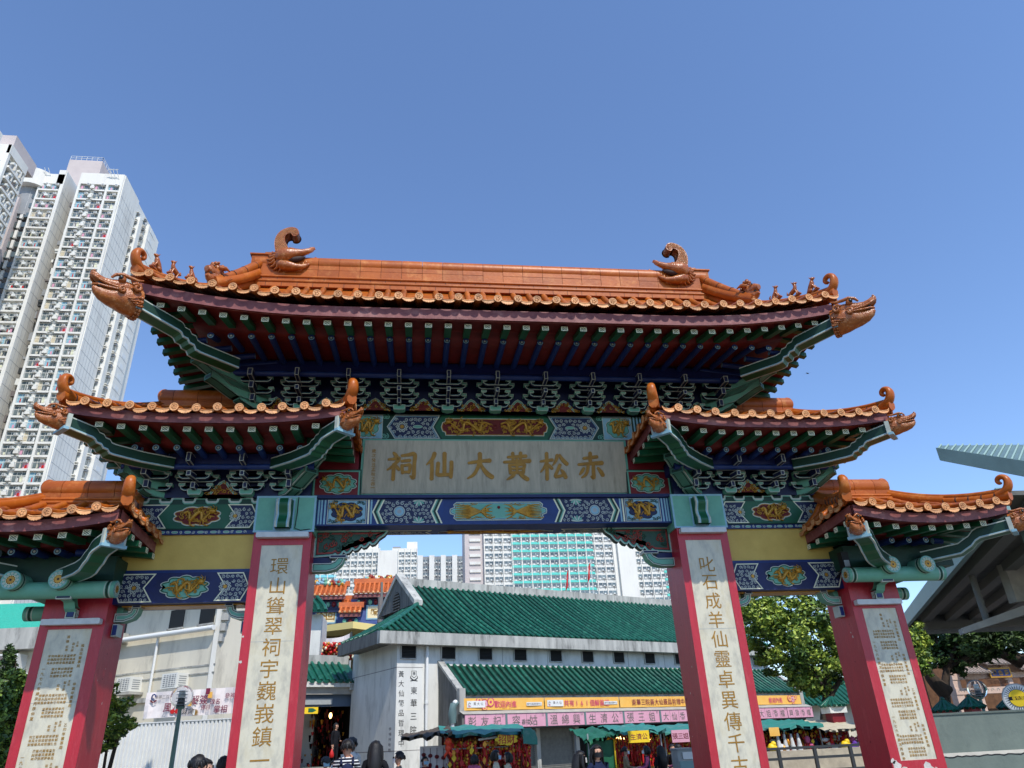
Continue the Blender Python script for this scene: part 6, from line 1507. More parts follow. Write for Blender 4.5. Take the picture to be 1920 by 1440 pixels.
    V = [TQ @ Vector((-2+9*i/12, 5.6+1.1*j/4, .4-1.6*j/4+.05*sin(i*2+j))) for j in range(5) for i in range(13)]; mb.add(V, [(j*13+i, j*13+i+1, (j+1)*13+i+1, (j+1)*13+i) for j in range(4) for i in range(12)], mat('green_netting', (60, 176, 150), .6, (40, 150, 124), 22, .3, 40)); mb.build('netting', A, (q.x, q.y, 5.6))
    mb = MB(); u, v = 6.15, 4.62; mb.box(u-.36, u+.36, v-.26, v+.2, 0, .5, ACW, TQ); mb.box(u-.28, u+.16, v-.2, v+.15, .5, .505, INKG, TQ); mb.build('air_conditioner', A, TQ @ Vector((u, v, .2)))
    mb = MB(); mb.box(4.6, 7.0, 2.2, 4.0, .02, .06, FENCE, TQ); N_ = tag(mb.build('notice_panel', None, TQ @ Vector((5.8, 3, .05))), 'large white notice panel with dark green lettering on the annexe wall', 'notice')
    mb = MB(); text(mb, '東華三院', 6.0, 3.66, .36, .064, INK, TQ, .01); text(mb, 'Tung Wah Group of Hospitals', 5.95, 3.38, .15, .064, INKG, TQ); text(mb, '黃大仙簽品哲理中心', 5.85, 3.05, .22, .064, MATS['dark_green_paint'], TQ); text(mb, 'Fortune-telling and Oblation', 5.85, 2.82, .13, .064, INKG, TQ); text(mb, '此道 For', 5.9, 2.48, .34, .064, PALEB, TQ); mb.build('notice_lettering', N_, TQ @ Vector((5.8, 3, .05)))
left_building()

# white corrugated hoarding
def hoarding():
    a = at(150, 1362, 9.6); b = at(470, 1358, 8.4); d = (b.x-a.x, b.y-a.y); L = hypot(*d); T = wall_T((a.x, a.y, 0), d); mb = MB(); n = int(L/.11)
    P = []
    for i in range(n):
        u = i*.11; P += [(u, 0), (u+.05, 0), (u+.065, -.035), (u+.095, -.035)]
    V = [T @ Vector((u, v, w)) for v in (0.05, a.z) for u, w in P]; k = len(P)
    mb.add(V, [(i, i+1, k+i+1, k+i) for i in range(k-1)], FENCE); mb.add([T @ Vector((u, v, w-.02)) for v in (0.05, a.z) for u, w in P], [(k+i, k+i+1, i+1, i) for i in range(k-1)], FENCE)
    mb.box(0, L, a.z-.02, a.z+.01, -.06, .01, FENCE, T); mb.box(0, L, 0, .06, -.05, .01, CONC, T)
    tag(mb.build('hoarding', None, (a.x+2, a.y, 0)), 'white corrugated hoarding in front of the cream building', 'hoarding')
hoarding()
# fortune banner
def fortune_banner():
    a = at(268, 1348, 10.6); b = at(455, 1336, 10.0); d = (b.x-a.x, b.y-a.y); L = hypot(*d); top = at(275, 1299, 10.6).z; T = wall_T((a.x, a.y, 0), d); mb = MB(); nu = 24; h = top-a.z
    z0 = a.z; dz = (b.z-a.z)
    V = [T @ Vector((L*i/nu, z0+dz*i/nu+h*j/4, .03*sin(i*1.1+j*.6)+.015*sin(i*2.3))) for j in range(5) for i in range(nu+1)]
    mb.add(V, [(j*(nu+1)+i, j*(nu+1)+i+1, (j+1)*(nu+1)+i+1, (j+1)*(nu+1)+i) for j in range(4) for i in range(nu)], BANW)
    o = tag(mb.build('fortune_banner', None, (a.x+L/2, a.y, z0)), 'long white banner with maroon fortune telling words above the hoarding', 'banner')
    k = L/187.0
    mb = MB(); W_ = .06
    def px2(x, y): return ((x-268)*k, z0+dz*(x-268)/187+h*(1348-(y+(x-268)*.068)+(0))/49.0)
    for tx, x, y, s_, m in (('解簽', 372, 1312, 15, MAROON), ('風水', 322, 1326, 15, MAROON), ('算命', 353, 1333, 11, INK), ('改名', 402, 1315, 9, MAROON), ('擇日', 385, 1326, 8, MAROON), ('掌相', 414, 1329, 12, MAROON), ('參神', 429, 1304, 9, MAROON)):
        u, v = px2(x, y); text(mb, tx, u, v, s_*k*1.12, W_, m, T, .008, 1, 4)
    u, v = px2(300, 1307); text(mb, '東華三院', u, v, 7*k, W_, INKG, T); u, v = px2(284, 1308); mb.tube([(u+.06*cos(t*.7), v+.08*sin(t*.7), W_) for t in range(8)], .02, BLUE, 4, T=T); mb.ribbon([(u-.1, v-.08), (u, v-.13), (u+.1, v-.08)], .035, W_, REDW, T)
    u, v = px2(367, 1336); mb.plaque(cloud(u, v, .17, .17, 3, 0), .05, W_, [(.01, GOLDL)], FENCE, T=T); mb.add([(u+.07*cos(t*pi/8-pi/2), v+.07*sin(t*pi/8-pi/2), W_+.003) for t in range(9)], [tuple(range(9))], GOLDL, T=T)
    for x, y, m in ((386, 1296, MAROON), (391, 1303, YBAN), (354, 1318, YBAN)): u, v = px2(x, y); mb.box(u-.06, u+.06, v-.08, v+.08, .05, W_, m, T)
    u, v = px2(327, 1334); mb.plaque(cloud(u-.05, v, .13, .12, 3, 0), .05, W_+.002, [(.01, REDC)], REDC, T=T); mb.plaque(cloud(u+.08, v, .13, .12, 3, 0), .05, W_+.002, [(.01, REDC)], REDC, T=T)
    mb.build('banner_print', o, (a.x+L/2, a.y, z0))
fortune_banner()

# globe lamps
def globe_lamp(px, py, y, r, label):
    c = at(px, py, y); L = empty('street_lamp', (c.x, c.y, 0), label, 'street lamp', 'globe street lamps')
    mb = MB(); mb.tube([(c.x, c.y, 0), (c.x, c.y, c.z-r*.95)], [.06, .045], CHR, 12); mb.tube([(c.x, c.y, 0), (c.x, c.y, .3)], .12, CHR, 12); mb.tube([(c.x, c.y, c.z-r*1.05), (c.x, c.y, c.z-r*.85)], [.09, .11], CHR, 12); mb.build('pole', L, (c.x, c.y, 0))
    mb = MB(); mb.blob(c, r, GLOBE, 24, 16); mb.build('globe', L, c)
    mb = MB(); mb.tube([(c.x, c.y, c.z-r*.85), (c.x, c.y, c.z-r*.1)], [.09, .07], RAIL, 10); mb.tube([(c.x, c.y, c.z-r*.05), (c.x, c.y, c.z+r*.5)], [.08, .06], FENCE, 10)
    for k in range(5): mb.tube([(c.x, c.y, c.z-r*.7+k*.07), (c.x, c.y, c.z-r*.67+k*.07)], .12, GREYM, 12)
    mb.build('lamp_holder', L, c)
globe_lamp(341, 1306, 6, .25, 'clear globe lamp on a green pole in front of the fortune banner')
globe_lamp(1832, 1292, 9, .27, 'clear globe lamp behind the grey green wall at the right')

# ------------------------------------------------------------------ trees and shrubs
def leaves(mb, c, r, n, size, mats, rnd, squash=.8, hollow=.35):
    for i in range(n):
        while True:
            p = Vector((rnd.uniform(-1, 1), rnd.uniform(-1, 1), rnd.uniform(-1, 1)))
            if hollow < p.length < 1: break
        q = Vector((c[0]+p.x*r, c[1]+p.y*r, c[2]+p.z*r*squash)); s = size*rnd.uniform(.6, 1.3)
        a = Vector((rnd.gauss(0, 1), rnd.gauss(0, 1), rnd.gauss(0, .6))).normalized(); nrm = (p.normalized()*.9+Vector((rnd.gauss(0, .5), rnd.gauss(0, .5), rnd.gauss(.4, .5)))).normalized(); b = a.cross(nrm).normalized()
        mb.add([q-a*s, q-b*s*.45-a*s*.1, q+a*s, q+b*s*.45+a*s*.1], [(0, 1, 2, 3)], rnd.choice(mats))
def tree(name, label, base, trunk, blobs, n, size, mats, seed, group=None, cat='tree', tr=.2):
    rnd = random.Random(seed); T_ = empty(name, base, label, cat, group); mb = MB()
    for P in trunk:
        mb.tube(crom([tuple(p) for p in P], 3), [tr*(1-.65*i/(3*(len(P)-1))) for i in range(3*(len(P)-1)+1)], BARK, 8)
    for (c, r) in blobs[:10]:
        st_ = Vector(trunk[0][-1]); mb.tube([st_, st_.lerp(Vector(c), .5)+Vector((rnd.uniform(-.2, .2), 0, rnd.uniform(-.2, .2))), c], [tr*.35, tr*.22, tr*.08], BARK, 6)
    mb.build('trunk', T_, base)
    mb = MB(); tot = sum(r*r for c, r in blobs)
    for c, r in blobs:
        k = int(n*r*r/tot); nc = 15
        for j in range(nc):
            a = Vector((rnd.gauss(0, 1), rnd.gauss(0, 1), rnd.gauss(0, 1))).normalized()*r*rnd.uniform(.35, 1.12); q = rnd.random()
            mm = [mats[0], mats[0], mats[1]] if q < .35 else ([mats[1], mats[1], mats[0]] if q < .65 else [mats[1], mats[2], mats[2]])
            leaves(mb, (c[0]+a.x, c[1]+a.y, c[2]+a.z*.85), r*rnd.uniform(.16, .4), int(k*.85/nc*rnd.uniform(.6, 1.3)), size, mm, rnd, squash=rnd.uniform(.55, .9), hollow=.05)
        leaves(mb, c, r*.9, k*15//100, size, mats, rnd)
    mb.build('crown', T_, base); return T_
def blobs_px(lst, y, rnd, dy=1.2):
    out = []
    for (px, py, rp) in lst:
        yy = y+rnd.uniform(-dy, dy); c = at(px, py, yy); d = (c-CAM).length; out.append((tuple(c), rp*d/FPX*1.06))
    return out
rr_ = random.Random(9)
b = at(1552, 1400, 16); br = at(1548, 1290, 16)
tree('broadleaf_tree', 'bright green broadleaf tree framed by the two right pillars', (b.x, b.y, 0), [[(b.x, b.y, 0), (b.x-.05, b.y, 1.5), (br.x, br.y, br.z)], [(b.x, b.y, 1.2), (b.x+.5, b.y+.1, 2.6), tuple(at(1580, 1270, 16))]],
     blobs_px([(1430, 1150, 42), (1480, 1140, 44), (1530, 1150, 42), (1440, 1200, 42), (1490, 1190, 46), (1545, 1200, 44), (1465, 1240, 34), (1510, 1245, 42), (1560, 1250, 38), (1535, 1285, 28), (1405, 1160, 28), (1500, 1275, 26), (1590, 1200, 40), (1600, 1150, 36)], 16, rr_), 34000, .10, LEAF, 3, tr=.2)
b = at(1790, 1396, 30); br = at(1775, 1255, 30)
tree('banyan_tree', 'dark spreading tree with a forked trunk below the steel canopy', (b.x, b.y, 0), [[(b.x, b.y, 0), (b.x-.1, b.y, 1.6), tuple(at(1772, 1300, 30)), (br.x, br.y, br.z)], [tuple(at(1775, 1300, 30)), tuple(at(1745, 1270, 30)), tuple(at(1735, 1240, 30))], [tuple(at(1915, 1240, 31)), tuple(at(1880, 1225, 31)), tuple(at(1800, 1200, 30))]],
     blobs_px([(1760, 1200, 32), (1800, 1195, 34), (1840, 1190, 34), (1875, 1200, 28), (1770, 1230, 26), (1815, 1225, 26), (1850, 1225, 20), (1900, 1195, 26), (1790, 1245, 18), (1750, 1170, 30), (1830, 1165, 34), (1900, 1160, 34), (1930, 1210, 26)], 30.5, rr_, 1.5), 22000, .17, LEAFD, 5, tr=.5)
b = at(1718, 1400, 8)
tree('broadleaf_tree', 'small sunlit yellow green tree right behind the right outer pillar', (b.x, b.y, 0), [[(b.x, b.y, 0), (b.x+.05, b.y, 2), tuple(at(1722, 1240, 8))]], blobs_px([(1718, 1190, 18), (1725, 1215, 17), (1722, 1240, 16), (1705, 1195, 18), (1730, 1255, 13), (1710, 1225, 18)], 8, rr_, .3), 5200, .08, LEAF, 6, tr=.09)
b = at(20, 1440, 4)
tree('bush', 'rounded leafy green bush at the lower left corner', (b.x, b.y, 0), [[(b.x, b.y, 0), (b.x, b.y, 1.2), tuple(at(15, 1340, 4))]], blobs_px([(20, 1300, 36), (45, 1345, 30), (5, 1350, 40), (30, 1390, 36), (0, 1410, 36), (-20, 1330, 40)], 4, rr_, .5), 12000, .065, [LEAF[1], LEAF[2], LEAF[1]], 8, cat='bush', tr=.08)
b = at(18, 1300, 7)
tree('cypress', 'narrow dark cypress rising behind the left bush', (b.x, b.y, 0), [[(b.x, b.y, 0), (b.x, b.y, 2), tuple(at(22, 1225, 7))]], blobs_px([(20, 1215, 6), (18, 1230, 9), (14, 1248, 12), (10, 1268, 15), (30, 1265, 7), (8, 1290, 18)], 7, rr_, .1), 4200, .05, LEAFD, 9, cat='cypress', tr=.06)
b = at(200, 1440, 5)
tree('shrub', 'thin leafy shrub beside the left outer pillar casting shade on the hoarding', (b.x, b.y, 0), [[(b.x, b.y, 0), (b.x-.05, b.y, 1.3), tuple(at(212, 1330, 5))], [(b.x, b.y, .8), tuple(at(225, 1370, 5)), tuple(at(243, 1350, 5))]], blobs_px([(205, 1300, 15), (215, 1330, 20), (232, 1318, 12), (200, 1350, 20), (225, 1360, 18), (244, 1358, 10), (205, 1385, 18)], 5, rr_, .5), 4200, .055, [LEAF[1], LEAF[0], LEAF[2]], 10, cat='shrub', tr=.05)

# ------------------------------------------------------------------ steel canopies and wall at the right
def canopy():
    z = 7.0; c0 = Vector((26.6, 27.3, z)); e = (Vector((14.0, 3.6, z))-c0); e.z = 0; en = e.normalized(); L = e.length-.2; xd = Vector((1, -.06, 0)).normalized()
    K = empty('steel_canopy', (c0.x+4, c0.y-4, 0), 'large grey steel canopy with ribbed underside behind the right roof', 'canopy')
    def Pt(a, b, h=0): return c0+en*a+xd*b+Vector((0, 0, h))
    mb = MB(); q = [Pt(0, 0), Pt(0, 18), Pt(L, 18), Pt(L, 0)]; mb.add(q+[p+Vector((0, 0, .12)) for p in q], [(0, 1, 2, 3), (7, 6, 5, 4), (0, 4, 5, 1), (1, 5, 6, 2), (2, 6, 7, 3), (3, 7, 4, 0)], STEELD); mb.build('roof_deck', K, c0)
    mb = MB()
    for a0, b0, a1, b1, h0, h1, m in ((-.05, -.2, L+.05, .02, -.42, .2, PALEG),):
        q = [Pt(a0, b0), Pt(a1, b0), Pt(a1, b1), Pt(a0, b1)]; lo = [p+Vector((0, 0, h0)) for p in q]; hi = [p+Vector((0, 0, h1)) for p in q]
        mb.add(lo+hi, [(0, 1, 2, 3), (7, 6, 5, 4), (0, 4, 5, 1), (1, 5, 6, 2), (2, 6, 7, 3), (3, 7, 4, 0)], m)
    mb.build('edge_fascia', K, c0)
    def beam(a0, b0, a1, b1, h0, h1, m, w):
        p, q = Pt(a0, b0), Pt(a1, b1); d = (q-p).normalized(); n = Vector((-d.y, d.x, 0))*w/2
        lo = [p-n, q-n, q+n, p+n]; mb.add([x+Vector((0, 0, h0)) for x in lo]+[x+Vector((0, 0, h1)) for x in lo], [(3, 2, 1, 0), (4, 5, 6, 7), (0, 1, 5, 4), (1, 2, 6, 5), (2, 3, 7, 6), (3, 0, 4, 7)], m)
    mb = MB(); beam(.05, .0, .05, 18, -.45, 0, STEELD, .7); beam(-.45, .4, -.45, 18, -.7, -.45, GREYM, .3); beam(1.9, .8, 1.9, 18, -.7, 0, RIBM, .5); mb.build('cross_beam', K, c0)
    for k in range(9):
        mb = MB(); b = .9+k*1.4; beam(2.2, b, L, b, -.32, 0, RIBM, .45); mb.build('roof_rib', K, Pt(3, b))
    mb = MB(); A = [at(1803, 1190, 13), at(1925, 1152, 12)]
    for (p, q, w, h) in ((A[0], A[1], .6, .36),):
        d = (q-p).normalized(); n = Vector((-d.y, d.x, 0)).normalized()*w/2; u = Vector((0, 0, h)); q2 = q+d*3
        lo = [p-n, q2-n, q2+n, p+n]; mb.add(lo+[lo[0]+u*.55, lo[1]+u*1.25, lo[2]+u*1.25, lo[3]+u*.55], [(3, 2, 1, 0), (4, 5, 6, 7), (0, 1, 5, 4), (1, 2, 6, 5), (2, 3, 7, 6), (3, 0, 4, 7)], ARMC)
    p = at(1900, 1130, 12.2); q = at(1895, 1058, 12.2); mb.box(p.x, p.x+1.6, p.y-.2, p.y+.2, p.z, q.z, ARMC)
    mb.build('support_arm', K, at(1860, 1165, 13))
    mb = MB(); p = at(1858, 1165, 12.6); mb.tube([(p.x, p.y+.2, p.z+.05), (p.x, p.y+.2, 6.8)], .12, RIBM, 10); mb.build('strut', K, p)
canopy()
def upper_canopy():
    a = at(1757, 852, 6); K = empty('metal_roof', (a.x+3, a.y+1, 0), 'green ribbed metal roof jutting in at the upper right edge', 'roof')
    zt = a.z
    p0 = at(1757, 845, 6); p1 = at(1935, 872, 4.2); d = (p1-p0); back = Vector((1.2, 6.0, 4.6))
    mb = MB(); q = [p0, p1, at(1945, 836, p1.y+3.0), at(1762, 838, p0.y+.6)]
    th = Vector((0, 0, .05)); mb.add(q+[v+th for v in q], [(3, 2, 1, 0), (4, 5, 6, 7), (0, 1, 5, 4), (1, 2, 6, 5), (2, 3, 7, 6), (3, 0, 4, 7)], STEELG); mb.build('roof_sheet', K, p0)
    mb = MB()
    for k in range(14):
        s_ = p0.lerp(p1, (k+.3)/14)+Vector((0, 0, .05)); t_ = q[3].lerp(q[2], (k+.3)/14)+Vector((0, 0, .05)); mb.tube([s_+Vector((0, 0, .03)), t_+Vector((0, 0, .03))], .03, mat('roof_rib_light', (150, 174, 160), .45), 6)
    mb.build('standing_seam', K, p0)
    mb = MB(); dn = d.normalized(); n = Vector((-dn.y, dn.x, 0))*-.05
    f = [p0+Vector((0, 0, -.32)), p1+Vector((0, 0, -.42)), p1+Vector((0, 0, .09)), p0+Vector((0, 0, .09))]
    mb.add([v+n for v in f]+[v-n for v in f], [(0, 1, 2, 3), (7, 6, 5, 4), (0, 4, 5, 1), (3, 2, 6, 7), (0, 3, 7, 4), (1, 5, 6, 2)], STEELG); mb.build('gutter_fascia', K, p0)
    mb = MB(); mb.box(p1.x+1, p1.x+1.3, p1.y+2, p1.y+2.3, 0, p1.z-.2, STEELG); mb.build('post', K, (p1.x+1, p1.y+2, 0))
upper_canopy()
def right_wall():
    mb = MB(); y = 6.5; x0 = at(1690, 1345, y).x
    zt = at(1820, 1337, y).z
    mb.box(x0, 24, y, y+.35, 0, zt-.02, GWALL); mb.box(x0-.02, 24, y-.03, y+.38, zt-.02, zt+.03, mat('wall_cap', (96, 106, 98), .7, (80, 90, 84), 3, .2)); z2 = at(1830, 1412, y).z; mb.box(x0-.02, 24, y-.12, y, 0, z2-.05, GWALL)
    mb.add([(x0, y-.12, z2-.05), (24, y-.12, z2-.05), (24, y, z2+.03), (x0, y, z2+.03)], [(0, 1, 2, 3)], ARMC)
    rnd = random.Random(3)
    P = [(x0+.12*i, rnd.uniform(-.022, .022)) for i in range(80)]; mb.ribbon([(p[0], z2-.06+p[1]) for p in P], .03, .0, INK, face_at(0, y-.124, 0))
    tag(mb.build('grey_wall', None, (x0+2, y, 0)), 'grey green painted wall with a ledge right of the outer pillar', 'wall')
right_wall()
def roof_posts():
    for k, (px, py, lb) in enumerate(((1773, 1332, 'small dark green tiled post cap left of the right globe lamp'), (1822, 1326, 'small dark green tiled post cap under the right globe lamp'), (1896, 1326, 'small dark green tiled post cap below the round emblem'))):
        c = at(px, py, 8.2); K = empty('tiled_post', (c.x, c.y, 0), lb, 'post', 'tiled posts behind the grey wall')
        mb = MB(); mb.box(c.x-.16, c.x+.16, c.y-.16, c.y+.16, 0, c.z, RED); mb.build('post', K, (c.x, c.y, 0))
        mb = MB(); n = 12
        for i in range(n):
            a = 2*pi*i/n; mb.tube([(c.x+.04*cos(a), c.y+.04*sin(a), c.z+.26), (c.x+.2*cos(a), c.y+.2*sin(a), c.z+.12), (c.x+.36*cos(a), c.y+.36*sin(a), c.z-.02)], [.03, .05, .06], GTILE, 6)
        mb.tube([(c.x, c.y, c.z), (c.x, c.y, c.z+.05), (c.x, c.y, c.z+.14), (c.x, c.y, c.z+.27)], [.36, .33, .17, .06], GTILE, 12); mb.blob((c.x, c.y, c.z+.3), .06, GTILE); mb.build('tiled_cap', K, c)
roof_posts()
def round_emblem():
    c = at(1909, 1309, 6.9); T = Matrix.Translation(c) @ Matrix.Rotation(radians(-42), 4, 'Z') @ FRONT; r = .38
    K = empty('round_emblem', c, 'round emblem with a yellow centre and black band on the right wall', 'emblem')
    circ = lambda q, n=28: [(q*cos(2*pi*i/n), q*sin(2*pi*i/n)) for i in range(n)]
    mb = MB(); mb.plaque(circ(r), -.08, 0, [(.03, GREYM)], FENCE, side=GREYM, T=T); mb.prism(circ(r), -.09, -.08, GREYM, T)
    mb.build('disc', K, c)
    mb = MB()
    for i in range(32): a = 2*pi*i/32; mb.ribbon([(r*.62*cos(a), r*.62*sin(a)), (r*.86*cos(a), r*.86*sin(a))], [.022, .006], .003, INK, T)
    mb.plaque(circ(r*.6), 0, .006, [(.012, INK)], YSIGN, T=T); mb.add([(-r*.58, -.045, .008), (r*.58, -.045, .008), (r*.58, .045, .008), (-r*.58, .045, .008)], [(0, 1, 2, 3)], INK, T=T); text(mb, '嗇色園', 0, 0, .1, .010, YSIGN, T, .01)
    mb.box(-.04, .04, -c.z, -r*.9, -.08, -.03, GREYM, T); mb.build('emblem_face', K, c)
round_emblem()
def stone_gate():
    Y0 = 37.0; c = at(1850, 1300, Y0); K = empty('stone_gate', (c.x, Y0, 0), 'pale pink stone gate with grey tiled roofs and a blue name plaque', 'gate')
    def X(px, py): return at(px, py, Y0)
    mb = MB()
    for px in (1800, 1836, 1900, 1940): a = X(px, 1300); mb.box(a.x-.28, a.x+.28, Y0, Y0+.6, 0, X(1850, 1235).z, GRAN)
    a, b = X(1790, 1290), X(1950, 1280)
    for (py0, py1) in ((1272, 1262), (1300, 1288), (1245, 1232)): z0, z1 = X(1860, py0).z, X(1860, py1).z; mb.box(a.x, b.x, Y0-.05, Y0+.65, z0, z1, GRAN)
    mb.box(a.x, b.x, Y0+.2, Y0+.4, X(1860, 1262).z, X(1860, 1245).z, GRAN); mb.box(a.x, b.x+3, Y0+3, Y0+3.2, 0, X(1860, 1235).z, mat('carved_brown', (120, 84, 56), .8, (84, 58, 40), 3, .5, 8))
    for k in range(26): u = a.x+.3+k*.42; mb.tube([(u+.1*cos(t), Y0-.06, X(1860, 1294).z+.12*sin(t)) for t in [j*.7 for j in range(6)]], .02, CONC, 4)
    mb.build('stone_frame', K, (c.x, Y0, 0))
    mb = MB(); GT = mat('grey_roof_tile', (176, 160, 146), .7, (146, 132, 120), 4)
    for (p0, p1, ptop, peave) in ((1835, 1900, 1228, 1247), (1790, 1840, 1244, 1262), (1895, 1960, 1240, 1258)):
        x0, x1 = X(p0, 1240).x, X(p1, 1240).x; z1 = X(1860, ptop).z; z0 = X(1860, peave).z
        u = x0
        while u < x1: mb.tube([(u, Y0+.3, z1), (u, Y0-.3, (z0+z1)/2-.08), (u, Y0-.8, z0)], .085, GT, 6); u += .24
        mb.add([(x0, Y0+.3, z1-.04), (x1, Y0+.3, z1-.04), (x1, Y0-.8, z0-.04), (x0, Y0-.8, z0-.04)], [(3, 2, 1, 0), (0, 1, 2, 3)], GT); mb.box(x0, x1, Y0+.2, Y0+.45, z1-.1, z1+.25, GRAN)
    mb.build('tiled_roof', K, (c.x, Y0, 5))
    p, q = X(1852, 1272), X(1886, 1252); mb = MB(); T = face_at(0, Y0-.35, 0); r_ = rect(p.x, p.z, q.x, q.z); mb.plaque(r_, -.1, 0, [(.1, GOLD)], BLUE, T=T); cx, cz = (p.x+q.x)/2, (p.z+q.z)/2
    for i, ch in enumerate('園色嗇'): text(mb, ch, cx+(i-1)*(q.x-p.x)*.28, cz, (q.z-p.z)*.52, .01, GOLDL, T, .03)
    mb.build('name_plaque', K, (cx, Y0-.3, cz))
    mb = MB(); z = X(1872, 1281).z
    for i, ch in enumerate('天初一第'): text(mb, ch, X(1858+9*i, 1281).x, z, .42, .01, mat('brown_letter', (120, 70, 30), .6), face_at(0, Y0-.06, 0), .02)
    mb.build('beam_lettering', K, (cx, Y0, z))
stone_gate()
# rear green hall, tiled gate post and stone parapet with rail
def right_back():
    a = at(1475, 1290, 46); mb = MB(); K = empty('rear_hall', (a.x+5, 50, 0), 'green tiled roof of a rear hall in the shade of the tree', 'hall')
    rows = []; x = a.x-1
    zt, ze = at(1520, 1272, 49).z, at(1520, 1322, 46).z
    while x < a.x+13: rows.append([(x, 49, zt), (x, 47.2, (zt+ze)/2-.1), (x, 45.5, ze)]); x += .42
    tile_slope(mb, rows); mb.add([(a.x-1, 49, zt-.05), (a.x+13, 49, zt-.05), (a.x+13, 45.5, ze-.05), (a.x-1, 45.5, ze-.05)], [(3, 2, 1, 0)], GTILE); mb.build('roof', K, (a.x+5, 47, zt))
    mb = MB(); mb.box(a.x-.6, a.x+12.6, 46.5, 52, 0, ze, WALLC); mb.build('wall', K, (a.x+5, 49, 0))
    c = at(1562, 1325, 12); K = empty('tiled_post', (c.x, c.y, 0), 'red post with a green tiled cap left of the right outer pillar', 'post')
    mb = MB(); mb.box(c.x-.22, c.x+.22, c.y-.22, c.y+.22, 0, c.z-.2, REDW); mb.box(c.x-.3, c.x+.3, c.y-.3, c.y+.3, c.z-.2, c.z, WALLW); mb.build('post', K, (c.x, c.y, 0))
    mb = MB()
    for i in range(16): t = 2*pi*i/16; mb.tube([(c.x+.04*cos(t), c.y+.04*sin(t), c.z+.3), (c.x+.24*cos(t), c.y+.24*sin(t), c.z+.15), (c.x+.43*cos(t), c.y+.43*sin(t), c.z+.02)], [.03, .05, .06], GTILE, 6)
    mb.tube([(c.x, c.y, c.z), (c.x, c.y, c.z+.08), (c.x, c.y, c.z+.18), (c.x, c.y, c.z+.32)], [.43, .38, .2, .06], GTILE, 12); mb.build('tiled_cap', K, c)
    y = 7.0; a, b = at(1425, 1408, y), at(1640, 1398, y); mb = MB(); z = at(1530, 1410, y).z
    mb.box(a.x, b.x+2, y+.5, y+.8, 0, z+.05, mat('stone_parapet', (196, 184, 160), .8, (160, 150, 132), 3, .3, 12)); tag(mb.build('stone_parapet', None, (a.x+1, y+.6, 0)), 'low pale stone parapet below the right stalls', 'parapet')
    K = empty('railing', (a.x+1, y, 0), 'dark metal railing with two rails before the stone parapet', 'railing')
    for d in (.12, -.12, -.42):
        mb = MB(); mb.box(a.x, b.x+2, y-.03, y+.03, z+d-.03, z+d+.03, RAIL); mb.build('rail', K, (a.x+1, y, z+d))
    for k in range(5): mb = MB(); x = a.x+.5+1.0*k; mb.box(x-.04, x+.04, y-.04, y+.04, 0, z+.12, RAIL); mb.build('rail_post', K, (x, y, 0))
right_back()

